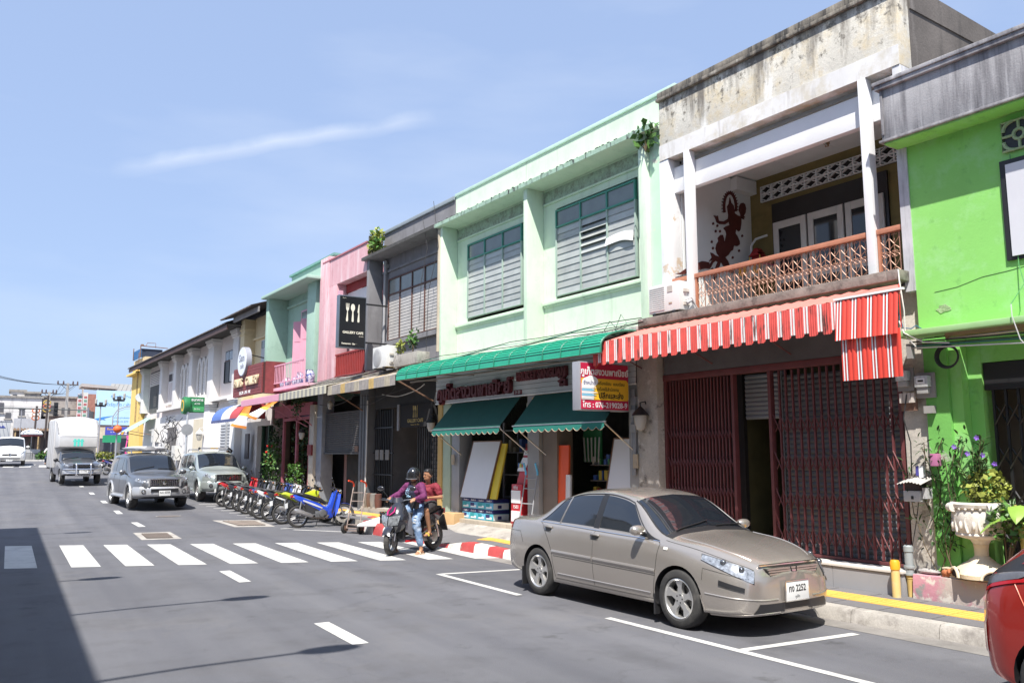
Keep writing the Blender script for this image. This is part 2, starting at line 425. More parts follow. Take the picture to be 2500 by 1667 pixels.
while u<45:
 ln=.5 if 1.8<u<11 else 1.0
 painted=1.9<u<10.4
 mm=([KERB_R,KERB_W][k%2]if painted else CONC)
 rings=[]
 for uu in(u+.004,u+ln/2,u+ln-.004):
  h=sw(-1.3 if uu<9.2 else-.5,uu);g0=gz(FO.y+uu);q=kn(uu)
  rings.append([L(q-.02,uu,g0-.05),L(q,uu,max(h-.05,g0+.005)),L(q+.03,uu,h+.002),L(q+.175,uu,h+.008),L(q+.175,uu,g0-.05)])
 MB().loft(rings).build('kerb_stone',mm,kg,ang=50)
 u+=ln;k+=1
marks('gutter',mat('gutter_concrete',(.22,.205,.19),.9,var=.25,vscale=1.5,grain=.2,dirt=((.12,.11,.10),2,.5,.7)),[[tuple(L(-1.47,ua)[:2]),tuple(L(-1.47,ub)[:2]),tuple(L(-1.8,ub)[:2]),tuple(L(-1.8,ua)[:2])]for ua,ub in((-12,-6),(-6,0),(0,4))],.003)
#  weathered house with roofed balcony and folding gate
WEATH=mat('weathered_render',(.62,.59,.52),.9,var=.12,vscale=1.6,bump=.3,bscale=22,grain=.15,dirt=[((.60,.50,.33),1.3,.48,.62),((.15,.135,.11),7,.56,.66,(7.5,.16))],streak=[((.19,.17,.145),3.4,.55,.52,.70,(7.5,.22)),((.82,.81,.77),1.6,.3,.55,.66,(7.4,-.15))])
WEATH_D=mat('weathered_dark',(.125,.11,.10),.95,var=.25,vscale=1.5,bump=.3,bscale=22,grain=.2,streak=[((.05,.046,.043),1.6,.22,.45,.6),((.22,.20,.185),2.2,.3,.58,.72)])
PLW=mat('plaster_white',(.76,.765,.77),.8,var=.05,vscale=1.5,bump=.08,bscale=30,dirt=((.55,.53,.50),3.5,.66,.8),streak=((.5,.49,.47),4,.4,.70,.85))
PLW_IN=mat('plaster_inner',(.76,.79,.78),.85,var=.06,vscale=1.2)
OLIVE=mat('olive_wall',(.22,.175,.065),.85,var=.12,vscale=2.5,bump=.1,streak=((.16,.125,.05),2,6,.5,.7))
MAROON=mat('maroon_gate',(.14,.040,.042),.55,var=.15,vscale=5,dirt=((.10,.04,.035),8,.6,.8))
MURAL=mat('mural_brown',(.10,.022,.018),.6,var=.15,vscale=8)
SHUT=mat('shutter_grey',(.16,.17,.18),.55,.2,var=.12,vscale=3,dirt=((.09,.09,.09),4,.6,.8))
COPPER=mat('railing_copper',(.47,.20,.12),.5,.1,var=.1,vscale=10)
COPPER_L=mat('scroll_copper',(.42,.225,.15),.45,.15,var=.1,vscale=10)
STRIPE_R=mat('sheet_red',(.62,.055,.035),.5,var=.08,vscale=3)
STRIPE_RW=mat('sheet_red_faded',(.58,.075,.062),.55,var=.14,vscale=6,streak=[((.10,.03,.026),15,1.8,.56,.63)])
STRIPE_W=mat('sheet_white',(.78,.78,.78),.5,var=.05,vscale=5)
STRIPE_WD=mat('sheet_white_soiled',(.74,.73,.72),.55,var=.05,vscale=5,streak=[((.16,.13,.12),15,1.8,.57,.64)])
STRIPE_TOP=mat('sheet_salmon',(.60,.20,.165),.55,var=.1,vscale=3)
WOODW=mat('door_white',(.62,.60,.57),.55,var=.06,vscale=4)
DARKDOOR=mat('door_dark',(.022,.02,.02),.35,var=.2,vscale=4)
GB=facade('shophouse','weathered white shophouse with roofed balcony, brown scroll railing and maroon folding gate')
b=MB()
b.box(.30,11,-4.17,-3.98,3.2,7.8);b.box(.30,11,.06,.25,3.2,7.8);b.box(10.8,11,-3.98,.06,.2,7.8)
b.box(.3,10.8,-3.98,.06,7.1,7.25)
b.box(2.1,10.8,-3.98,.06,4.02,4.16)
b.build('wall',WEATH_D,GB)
b=MB()
b.box(0,.30,-4.17,.25,6.93,8.0);b.build('parapet',WEATH,GB,.012)
b=MB();b.box(-.06,.34,-4.19,.27,8.0,8.055);b.box(-.03,.32,-4.18,.26,8.058,8.17)
b.build('coping',mat('coping_stained',(.22,.195,.16),.9,var=.3,vscale=5,bump=.3,bscale=30,streak=[((.06,.055,.05),8,.8,.45,.6),((.42,.39,.33),6,1,.6,.7)]),GB,.01)
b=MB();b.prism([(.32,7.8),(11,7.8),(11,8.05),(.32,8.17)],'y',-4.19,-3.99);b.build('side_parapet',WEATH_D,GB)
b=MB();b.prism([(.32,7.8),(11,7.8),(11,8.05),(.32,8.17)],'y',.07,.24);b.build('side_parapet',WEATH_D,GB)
b=MB();b.box(-.012,-.002,-4.17,.25,6.925,7.2);b.build('parapet_band',mat('band_worn',(.70,.69,.68),.85,var=.08,vscale=2,dirt=[((.58,.54,.46),1.6,.48,.62)],streak=((.42,.39,.35),3.4,.5,.56,.72)),GB)
b=MB();b.box(.14,.26,-3.98,.06,6.33,6.78);b.build('beam',PLW,GB,.008)
for(ua,ub)in((-.44,-.32),(-3.68,-3.565)):
 MB().box(-.02,.13,ua,ub,4.17,6.925).build('column',PLW,GB,.008)
b=MB();b.box(0,.29,.06,.27,4.05,6.925)
b.build('side_pier',mat('pier_peeling',(.76,.765,.77),.8,var=.05,vscale=1.5,dirt=[((.62,.50,.38),1.7,.60,.64),((.20,.18,.15),7,.68,.74)],bump=.2,bscale=20),GB,.006)
b=MB();b.box(0,.29,-4.17,-4.06,4.05,6.925);b.build('side_pier',mat('pier_grey',(.50,.50,.52),.85,var=.1,streak=[((.2,.2,.2),7,.8,.5,.7)]),GB,.006)
b=MB();b.box(.292,2.1,.04,.058,4.17,6.88);b.build('inner_wall',PLW_IN,GB)
b=MB();b.box(.292,2.1,-3.978,-3.96,4.17,6.88);b.build('inner_wall',PLW_IN,GB)
b=MB();b.box(1.55,2.09,-.12,.036,6.62,6.86);b.build('inner_beam',PLW_IN,GB)
b=MB();b.box(2.102,2.2,-3.96,.04,4.17,6.98);b.build('back_wall',OLIVE,GB)
b=MB()
cells=[]
uu=-3.96
while uu<.03:
 ub=min(uu+1.0,.038)
 b2=MB();b2.box(.302,2.098,uu+.004,ub-.004,6.885,6.905);b2.build('ceiling_panel',mat('ceiling_board',(.80,.81,.80),.8,var=.04),GB)
 uu+=1.0
b=MB();b.box(.302,2.098,-3.955,.035,6.91,6.95);b.build('ceiling',mat('ceiling_board'),GB)
bb=MB();w,h,d_=.236,.145,.05
t=.014
bb.box(0,d_,0,w,0,t);bb.box(0,d_,0,w,h-t,h);bb.box(0,d_,0,t,t,h-t);bb.box(0,d_,w-t,w,t,h-t)
cx_,cz_=w/2,h/2
for sx in(-1,1):
 for sz in(-1,1):
  bb.prism([(cx_+sx*(cx_-t),cz_+sz*.004),(cx_+sx*.045,cz_+sz*.030),(cx_+sx*.004,cz_+sz*(cz_-t)),(cx_+sx*.030,cz_+sz*(cz_-t)),(cx_+sx*.06,cz_+sz*.042),(cx_+sx*(cx_-t),cz_+sz*.02)],'x',.008,d_-.008)
bbm=bb.mesh('breeze_block',mat('block_white',(.68,.69,.68),.8,var=.05))
rep('breeze_block',bbm,GB,[(2.048,-.23-.236*(i+1),6.425+.146*j)for i in range(15)for j in range(2)])
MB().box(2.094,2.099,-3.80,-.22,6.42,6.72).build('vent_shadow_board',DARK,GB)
b=MB();b.box(2.06,2.10,-2.68,-.46,4.17,6.33);dfr=b.build('balcony_door',DARKDOOR,GB)
for i in range(3):
 ua=-.50-.72*i;ubb=ua-.68
 lf=MB()
 z0,z1=4.2,5.97
 lf.box(2.02,2.058,ua,ua-.11,z0,z1);lf.box(2.02,2.058,ubb,ubb+.11,z0,z1)
 lf.box(2.021,2.057,ua-.11,ubb+.11,z1-.13,z1);lf.box(2.021,2.057,ua-.11,ubb+.11,z0,z0+.3);lf.box(2.021,2.057,ua-.11,ubb+.11,4.85,4.97)
 lf.build('door_leaf',WOODW,dfr,.004)
 MB().box(2.036,2.046,ua-.11,ubb+.11,z0+.3,z1-.13).build('pane',GLASS_D,dfr)
b=MB();b.box(-.26,2.1,-3.96,.62,4.03,4.165);b.hexa([(-.26,-4.12,4.03),(-.0,-4.12,4.03),(-.0,-3.962,4.03),(-.26,-3.962,4.03),(-.26,-4.12,4.165),(-.0,-4.12,4.165),(-.0,-3.962,4.165),(-.26,-3.962,4.165)])
b.build('balcony_slab',mat('slab_mossy',(.23,.205,.18),.95,var=.25,vscale=4,bump=.35,bscale=30,dirt=[((.07,.06,.055),5,.5,.7),((.45,.43,.40),9,.66,.74)]),GB,.012)
def spiral(cx0,cz0,r0,turns,start,sgn,k=14):
 return[(cx0+sgn*(r0*(1-.8*i/k))*cos(start+turns*2*pi*i/k),cz0+(r0*(1-.8*i/k))*sin(start+turns*2*pi*i/k))for i in range(k+1)]
sc=MB();W2=.155
def heart(z0,hh,flip):
 for s_ in(-1,1):
  pts=[]
  base=[(0,0),(.028,.045),(.060,.10),(.071,.155),(.058,.205),(.036,.222),(.014,.208),(.008,.183),(.02,.165),(.036,.172),(.037,.190)]
  for(x,z)in base:
   zz=z/.222*hh
   pts.append((0,s_*x,z0+(hh-zz if flip else zz)))
  sc.tube(pts,.005,4,0,caps=False)
for zb in(.02,.31):
 heart(zb+.115,.165,False);heart(zb,.105,True)
tw=[(0,.002*cos(i*1.5),.0+.6*i/40)for i in range(41)]
sc.tube([(0.004*cos(i*1.3),.004*sin(i*1.3),.60*i/40)for i in range(41)],.005,4,0,caps=False)
scm=sc.mesh('scroll',COPPER_L)
vb=MB().box(-.006,.006,-.006,.006,0,.60).mesh('baluster',COPPER_L)
RL=GB
rail=MB();rail.box(.02,.10,-3.562,-.446,4.735,4.805);rail.build('handrail',COPPER,GB,.006)
MB().box(.02,.10,-4.058,-3.684,4.735,4.805).build('handrail',COPPER,GB,.006)
MB().box(.02,.10,-.318,.056,4.735,4.805).build('handrail',COPPER,GB,.006)
for ua in(-.455,-3.69):MB().box(.03,.085,ua-.03,ua,4.168,4.734).build('rail_post',COPPER,GB)
sp=[-.56-.1545*i for i in range(20)]+[-3.76-.145*i for i in range(2)]+[-.255+.15*i for i in range(2)]
rep('scroll',scm,GB,[(.06,u,4.15)for u in sp])
rep('baluster',vb,GB,[(.06,u-.077,4.15)for u in sp])
def relief(poly,name='mural_figure',th=.02,m=MURAL):
 mb=MB();mb.prism(poly,'y',.04-th,.0385,0);return mb.build(name,m,MU)
MU=thing('wall_relief','dark red angel relief with tall crown on the white balcony wall','wall art',FO,FA)
def zz(px,py):
 return(1.48+(px-925)*.00205,6.60-(py-300)*.001445+(px-925)*.0005)
def P_(l):return[zz(*p)for p in l]
halo_o,halo_i=[],[]
for i in range(37):
 a=-pi*.12+(pi*1.24)*i/36
 halo_o.append((945+92*cos(a),500-185*sin(a)));halo_i.append((945+66*cos(a),505-165*sin(a)))
relief(P_(halo_o+halo_i[::-1]),'halo')
for i in range(1,36,2):
 a=-pi*.12+(pi*1.24)*i/36
 x,y=945+90*cos(a),500-184*sin(a);dx,dy=cos(a),-sin(a)
 relief(P_([(x-dy*9,y+dx*9),(x+dx*26,y+dy*26),(x+dy*9,y-dx*9)]),'halo_spike')
relief(P_([(945,380),(960,450),(990,490),(1000,560),(1000,590),(1040,625),(1085,640),(1085,720),(1068,810),(1050,832),(1030,815),(1012,790),(1000,850),(1025,890),(1052,960),(1052,1000),(1020,1018),(975,1000),(958,1060),(930,1070),(900,1110),(850,1140),(790,1125),(755,1075),(740,1010),(752,955),(780,920),(772,880),(805,845),(835,850),(845,890),(850,960),(870,900),(885,840),(875,800),(850,765),(880,745),(930,735),(925,690),(870,718),(800,705),(765,680),(750,630),(735,600),(730,590),(760,598),(778,595),(785,640),(790,665),(850,680),(915,650),(920,600),(912,540),(908,490),(930,460)]),'figure')
relief(P_([(1075,490),(1090,468),(1120,465),(1145,490),(1155,545),(1145,600),(1120,640),(1140,660),(1115,668),(1130,685),(1095,668),(1085,645),(1075,600),(1062,560),(1066,520)]),'flower_tray')
relief(P_([(850,1130),(890,1190),(905,1240),(880,1260),(940,1300),(960,1350),(920,1340),(860,1300),(835,1250),(800,1180),(780,1230),(750,1290),(735,1370),(715,1420),(700,1340),(720,1260),(760,1180),(735,1160),(700,1180),(670,1230),(650,1250),(660,1190),(700,1140),(650,1160),(690,1110),(670,1050),(700,1065),(730,1095),(780,1120)]),'flame_tail')
relief(P_([(520,1150),(560,1140),(600,1150),(650,1170),(655,1250),(600,1235),(540,1240),(470,1235),(400,1262),(300,1260),(240,1240),(300,1235),(360,1200),(400,1215),(450,1180)]),'flame_tail')
relief(P_([(440,1085),(475,1110),(480,1170),(500,1220),(470,1215),(455,1160)]),'flame_tail')
for(x,y)in[(718,692),(770,725),(748,792),(802,800),(693,918),(705,1000),(1092,895),(1042,1080),(955,1155),(690,700+560)]:
 r=15
 relief(P_([(x-r*.7,y-r*.6),(x,y-r*1.3),(x+r*.8,y),(x+r*.3,y+r),(x-r*.6,y+r*.8)]),'petal')
SH=thing('spirit_shrine','small red spirit house on a white wall shelf hung with garlands','shrine',L(1.78,-.34,0),FA)
b=MB();b.hexa([(-.14,-.13,4.98),(.2,-.13,4.98),(.2,.13,4.98),(-.14,.13,4.98),(-.22,-.22,5.16),(.25,-.22,5.16),(.25,.22,5.16),(-.22,.22,5.16)]);b.build('shelf',WOODW,SH)
b=MB();b.box(-.225,.252,-.225,.225,5.162,5.19);b.build('shelf_top',mat('shrine_pink',(.55,.12,.2),.5),SH)
SHR=mat('shrine_red',(.30,.02,.02),.4,var=.2)
b=MB();b.box(-.1,.1,-.12,.12,5.192,5.23);b.box(-.07,.07,-.09,.09,5.23,5.36);b.build('house',SHR,SH)
for k,(hw,zb)in enumerate(((.13,5.36),(.1,5.41),(.07,5.455))):
 b=MB();b.prism([(-hw,zb),(hw,zb),(hw*.45,zb+.045),(-hw*.45,zb+.045)],'x',-hw*.9,hw*.9);b.build('roof_tier',SHR,SH)
b=MB()
for sx,sy in((-.09,-.11),(-.09,.11),(.09,-.11),(.09,.11)):b.lathe([(.012,5.19),(.012,5.36)],8,(sx,sy,0))
b.build('pillar',mat('shrine_gold',(.6,.38,.08),.35,.4),SH)
for u_ in(-.16,.16):
 b=MB();b.tube([(-.235,u_-.05,5.17),(-.25,u_-.05,5.05),(-.25,u_,5.01),(-.25,u_+.05,5.05),(-.235,u_+.05,5.17)],.022,6)
 b.build('garland',mat('marigold',(.85,.38,.03),.7,var=.2,vscale=30),SH)
 b=MB();b.lathe([(0,5.19),(.03,5.2),(.028,5.25),(.02,5.26)],8,(-.16,u_,0));b.build('cup',mat('cup_blue',(.08,.1,.3),.3),SH)
b=MB();b.tube([(1.9,-.10,5.2),(1.9,-.10,5.62),(1.96,-.16,5.74),(2.09,-.32,5.8)],.022,8)
tag(put(b.build('waste_pipe',PLW_IN),FO,FA),'pale bent pipe in the corner above the spirit shrine','pipe')
def tube_lamp(n,u,z,ang,ln,lab,mt=None):
 t=thing('tube_lamp',lab,'lamp',L(n,u,z),FA+ang)
 b=MB();b.box(-.045,.045,-ln/2,ln/2,.03,.07);b.box(-.03,.03,-ln/2,-ln/2+.03,-.01,.03);b.box(-.03,.03,ln/2-.03,ln/2,-.01,.03);b.build('casing',mt or mat('lamp_tan',(.45,.30,.18),.5),t)
 b=MB();b.lathe([(.014,-ln/2+.03),(.014,ln/2-.03)],10,(0,0,.005),'y');b.build('tube',mat('tube_glass',(.7,.68,.62),.2),t)
tube_lamp(1.25,-2.12,6.81,pi/2+.35,.55,'tan strip lamp on the balcony ceiling')
#  ground floor
b=MB();b.box(.12,.5,-3.86,.40,3.205,4.02);b.build('lintel_wall',mat('lintel_grey',(.11,.115,.12),.9,var=.15),GB)
b=MB();b.box(-.02,.45,.44,.93,.10,4.02);b.build('pillar',mat('pillar_stained',(.42,.39,.35),.9,var=.15,vscale=2.5,bump=.35,bscale=16,dirt=[((.05,.045,.04),2.1,.57,.66),((.56,.54,.50),4,.58,.66)],grain=.15),GB,.015)
b=MB();b.box(-.16,3,-3.86,.93,.05,.412);b.build('step',mat('step_tile_grey',(.30,.30,.31),.6,var=.05,vscale=2),GB,.004)
for k in range(5):
 MB().box(-.172,-.1605,-3.86+.96*k+.003,-3.86+.96*(k+1)-.003,.13,.405).build('step_tile',mat('step_tile_grey',(.30,.30,.31)),GB)
b=MB();b.box(-.19,.1,-3.88,.43,.413,.45);b.build('step_edge',mat('step_edge_pale',(.60,.57,.53),.8,var=.08,dirt=((.4,.37,.33),6,.6,.7)),GB,.006)
b=MB();b.box(.12,.26,-3.86,.44,3.10,3.2);b.build('gate_head',MAROON,GB,.004)
def post(u,wd=.05,n0=.13,n1=.22):return MB().box(n0,n1,u-wd/2,u+wd/2,.452,3.098).build('gate_post',MAROON,GB)
for u in(.405,-1.06,-1.76,-3.80):post(u)
def fold(ua,ub,cnt):
 lf=MB();st=(ub-ua)/cnt
 g=thing('folding_gate','maroon folding gate leaf, %s'%('bunched closely beside the doorway' if cnt>17 else 'drawn out wide over the grey shutter'),'gate',FO,FA)
 for i in range(1,cnt):
  u=ua+st*i
  MB().box(.155,.19,u-.011,u+.011,.50,3.09).build('bar',MAROON,g)
 for z in(.75,1.25,1.78,2.32)if cnt<=17 else(.85,1.3,1.75,2.2):
  hgt=min(.30,st*2.2)
  for i in range(cnt):
   u=ua+st*i
   l2=MB()
   l2.tube([(.146,u,z-hgt/2),(.146,u+st,z+hgt/2)],.009,4);l2.tube([(.198,u,z+hgt/2),(.198,u+st,z-hgt/2)],.009,4)
   l2.build('lattice',MAROON,g)
 MB().box(.14,.2,ua,ub,.455,.49).build('bottom_rail',MAROON,g)
 return g
fold(-1.02,.375,20);fold(-3.77,-1.80,17)
sl=MB()
pr=[(.0,0),(-.016,.02),(-.02,.045),(-.012,.068),(0,.078),(.006,.078),(.006,0)]
def shutter(n,ua,ub,z0,z1,m,parent,step=.078):
 mb=MB();mb.prism([(x*step/.078,z*step/.078)for x,z in pr],'y',ua,ub);me=mb.mesh('shutter_slat',m)
 k=int((z1-z0)/step)
 rep('shutter_slat',me,parent,[(n,0,z0+step*i)for i in range(k)])
shutter(.34,-3.80,-1.83,.46,3.1,SHUT,GB)
shutter(.40,-1.72,-1.10,2.40,3.1,mat('shutter_light',(.24,.25,.26),.5,.2,var=.1),GB,.07)
b=MB();b.box(.42,.5,-1.02,.40,.45,3.2);b.build('inner_shutter',mat('shutter_black',(.02,.018,.018),.7),GB)
b=MB();b.box(.31,.40,-1.86,-1.80,.45,3.1);b.build('shutter_guide',SHUT,GB)
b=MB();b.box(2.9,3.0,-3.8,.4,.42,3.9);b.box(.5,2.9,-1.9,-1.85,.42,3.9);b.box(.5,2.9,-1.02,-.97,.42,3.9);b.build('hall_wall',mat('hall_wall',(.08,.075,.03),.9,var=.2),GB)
AW=facade('sheet_awning','red and white striped metal sheet awning with scalloped edge above the maroon gate','awning')
b=MB();rows=[]
for i in range(97):
 u=.93-(.93+3.74)*i/96;dz=.012*sin(i*pi/2*1.0)
 rows.append([(-.20,u,3.985+dz),(-1.0,u,3.725+dz)])
b.loft(rows,closed=False,caps=False);b.build('roof_sheet',STRIPE_TOP,AW)
per=(.93+3.72)/23
for i in range(23):
 u1=.93-per*i;u0=u1-per*.68
 pts=[]
 ribs=4
 for k in range(ribs*4+1):
  t_=k/(ribs*4);pts.append((u0+(u1-u0)*t_,-1.005-.012*abs(sin(t_*pi*ribs))))
 mb=MB();top=3.725;bot=3.335
 rr=[]
 for(u,n)in pts:
  t_=(u-u0)/(u1-u0);sc_=.03*(1-min(1,min(t_,1-t_)/.18))**2
  rr.append([(n,u,top),(n-.004,u,(top+bot)/2),(n,u,bot+sc_)])
 mb.loft(rr,closed=False,caps=False);mb.build('valance_strip',STRIPE_RW,AW)
 mb=MB()
 for(a,bb_)in((.68,.77),(.88,.99)):
  mb.box(-1.012,-1.002,u1-per*bb_,u1-per*a,bot+.045,top,0)
 mb.box(-1.001,-.998,u1-per,u1-per*.68,bot+.05,top,1)
 mb.build('valance_strip',[STRIPE_WD,STRIPE_RW],AW)
def striped(ua,ub,za,zb,n0,nb,name,skew=0.):
 cnt=4;p_=(ub-ua)/cnt
 for i in range(cnt):
  u0=ua+p_*i
  mb=MB();rr=[]
  K=10
  for k in range(K+1):
   t_=k/K;u=u0+p_*.60*t_;dn=-.012*abs(sin(t_*pi*2))
   zt=za+skew*(u-ua)/(ub-ua)
   rr.append([(n0+dn,u,zb),(nb+dn,u,zt)])
  mb.loft(rr,closed=False,caps=False);mb.build(name,STRIPE_R,AW)
  mb=MB()
  def zt(u):return za+skew*(u-ua)/(ub-ua)
  for(a,c_,mm_)in((.60,.69,0),(.69,.80,1),(.80,.89,0),(.89,1.0,1)):
   ul,uh=u0+p_*a,u0+p_*c_;dn=-.006 if mm_==0 else 0
   mb._add([(n0+dn,ul,zb),(n0+dn,uh,zb),(nb+dn,uh,zt(uh)),(nb+dn,ul,zt(ul))],[(0,1,2,3)],mm_)
  mb.build(name,[STRIPE_W,STRIPE_R],AW)
striped(-4.53,-3.72,3.73,3.23,-1.06,-1.0,'cover_strip')
striped(-4.53,-3.76,3.30,2.74,-1.0,-1.0,'flap_strip')
b=MB();b.box(-1.02,-.98,-4.60,-3.70,3.735,3.76);b.build('ridge_cap',STRIPE_W,AW)
b=MB();b.hexa([(-1.0,-4.535,3.3),(-.3,-4.13,3.75),(-.3,-4.145,3.75),(-1.0,-4.55,3.3),(-1.0,-4.535,3.73),(-.3,-4.13,3.96),(-.3,-4.145,3.96),(-1.0,-4.55,3.73)]);b.build('end_sheet',STRIPE_R,AW)
b=MB();b.loft([[(-1.0,-3.74,3.728),(-1.0,-4.53,3.728)],[(-.2,-3.74,3.98),(-.2,-4.1,3.98)]],closed=False,caps=False);b.build('roof_sheet',STRIPE_TOP,AW)
b=MB();b.prism([(-1.0,3.72),(-.2,3.98),(-.2,3.9),(-.95,3.3)],'y',.935,.95);b.build('end_sheet',STRIPE_RW,AW)
b=MB()
for u in(.8,-.7,-2.2,-3.7):b.tube([(-.99,u,3.70),(.1,u,3.95)],.015,6);b.tube([(-.9,u,3.68),(.1,u,3.3)],.012,6)
b.build('frame',MAROON,AW)
def aircon(n,u,z,lab,rz=0.,w=.78,h=.52,d=.28,fan=False,group=None):
 t=thing('air_conditioner',lab,'air conditioner',L(n,u,z),FA+rz)
 W_=mat('ac_white',(.66,.66,.64),.5,var=.04,dirt=((.5,.48,.45),5,.66,.8))
 MB().box(0,d,-w/2,w/2,.04,h).build('casing',W_,t,.01)
 if fan:
  g=MB();g.lathe([(.0,-.012),(h*.40,-.012),(h*.43,0)],28,(0,w*.16,h*.52),'x')
  g.build('fan_guard',mat('ac_grey',(.42,.42,.42),.5),t)
  for k in range(7):
   MB().lathe([(.03+.028*k,-.02),(.036+.028*k,-.02)],24,(0,w*.16,h*.52),'x').build('guard_ring',mat('ac_grey',(.42,.42,.42)),t)
 else:
  g=MB()
  for k in range(12):g.box(-.012,-.002,-w*.02,w*.46,.08+k*.034,.098+k*.034)
  g.build('grille',mat('ac_grille',(.60,.60,.585),.5),t)
  MB().box(-.008,-.001,-w*.28,-w*.12,.36,.46).build('badge',mat('ac_badge',(.5,.47,.42),.5),t)
  MB().box(-.008,-.001,-w*.26,-w*.16,.16,.185).build('badge',mat('ac_badge2',(.4,.3,.22),.5),t)
 g=MB();g.box(-.02,d+.02,-w*.35,-w*.28,0,.04);g.box(-.02,d+.02,w*.28,w*.35,0,.04);g.build('foot',BLACK,t)
 for k in range(2):MB().box(.08,.2,-w/2-.03,-w/2,.12+k*.22,.17+k*.22).build('valve_cover',mat('ac_badge'),t)
 g=MB();g.tube([(.14,-w/2-.03,.14),(.16,-w/2-.12,.17),(.2,-w/2-.14,.05),(.3,-w/2-.12,-.02)],.018,7);g.tube([(.1,-w/2-.03,.2),(.12,-w/2-.15,.22),(.25,-w/2-.16,.03)],.012,6);g.build('hose',mat('hose_grey',(.5,.5,.5),.6),t)
 return t
aircon(-.22,.02,4.17,'white air conditioner box on the slab beside the balcony railing',w=.72)
#  mint house
MINT=mat('mint_paint',(.63,.765,.595),.75,var=.04,vscale=1.2,bump=.05,bscale=30,dirt=((.56,.70,.535),2.5,.5,.65),streak=[((.54,.67,.52),3,.3,.55,.72),((.43,.50,.40),6,.4,.60,.76)])
MINT_E=mat('mint_edge',(.32,.46,.36),.85,var=.2,vscale=4,streak=[((.05,.05,.05),9,1.2,.52,.62)])
MINTPEEL=mat('mint_peeling',(.36,.47,.36),.85,var=.2,vscale=9,dirt=((.24,.28,.22),8,.45,.6),bump=.2)
TEAL=mat('window_teal',(.055,.25,.19),.5,var=.08)
LOUV=mat('louvre_glass',(.36,.375,.36),.22,var=.16,vscale=2.2,spec=.55,dirt=((.30,.31,.30),5,.5,.8))
LOUV_W=mat('louvre_pale',(.41,.43,.415),.25,var=.1,vscale=3)
TRANS=mat('transom_glass',(.16,.19,.185),.12,var=.15,vscale=2,spec=.7)
MH=facade('shophouse','pale mint green shophouse with two louvred windows and green roller awning')
b=MB();b.box(.45,10,.27,8.05,3.9,5.06);b.box(.45,10,.27,8.05,7.05,8.42);b.box(.45,.75,.27,1.30,5.06,7.05);b.box(.45,.75,3.82,5.02,5.06,7.05);b.box(.45,.75,7.42,8.05,5.06,7.05);b.box(.75,10,.27,.5,.4,8.4);b.box(.75,10,7.9,8.05,.4,8.4);b.box(9.8,10,.5,7.9,.3,8.4)
b.build('wall',MINT,MH)
b=MB();b.box(.42,.80,.26,8.07,8.422,8.50);b.build('coping',mat('mint_coping',(.45,.62,.53),.8,var=.1),MH,.008)
b=MB();b.box(-.10,.448,.30,8.18,7.55,7.625);b.build('canopy_slab',MINT,MH,.006)
b=MB();b.box(-.108,-.101,.30,8.18,7.55,7.64);b.box(-.10,.05,.30,8.18,7.626,7.64);b.build('canopy_edge',MINT_E,MH)
rng=random.Random(3)
b=MB()
for i in range(90):
 u=rng.uniform(.3,8.1);b.box(-.1005,-.02,u,u+rng.uniform(.01,.06),7.641,7.641+rng.uniform(.005,.03))
stf=stuff(b.build('moss_crust',mat('moss_black',(.05,.05,.04),.95),MH))
for(ua,ub)in((.27,1.0),(4.27,4.40),(7.95,8.05)):
 MB().box(0,.448,ua if ua>1 else.62,ub if ua>1 else.80,4.02,7.548).build('fin',MINT,MH,.006)
b=MB();b.box(.10,.449,.29,.615,4.02,7.54);b.build('pier',mat('mint_pier',(.52,.74,.55),.8,var=.05,dirt=[((.62,.58,.5),2.2,.62,.68)]),MH)
for(ua,ub)in((.82,4.25),(4.42,7.93)):
 MB().box(.436,.449,ua,ub,7.24,7.50).build('peeling_band',MINTPEEL,MH)
 MB().box(.41,.449,ua,ub,7.20,7.235).build('string_course',MINT,MH)
 MB().box(.38,.449,ua+.02 if ua<1 else ua,ub,5.0,5.075).build('sill',MINT,MH,.006)
 MB().box(.415,.449,ua,ub,4.96,4.999).build('sill_lower_strip',MINT_E if False else MINT,MH)  # plain mint strip below the sill
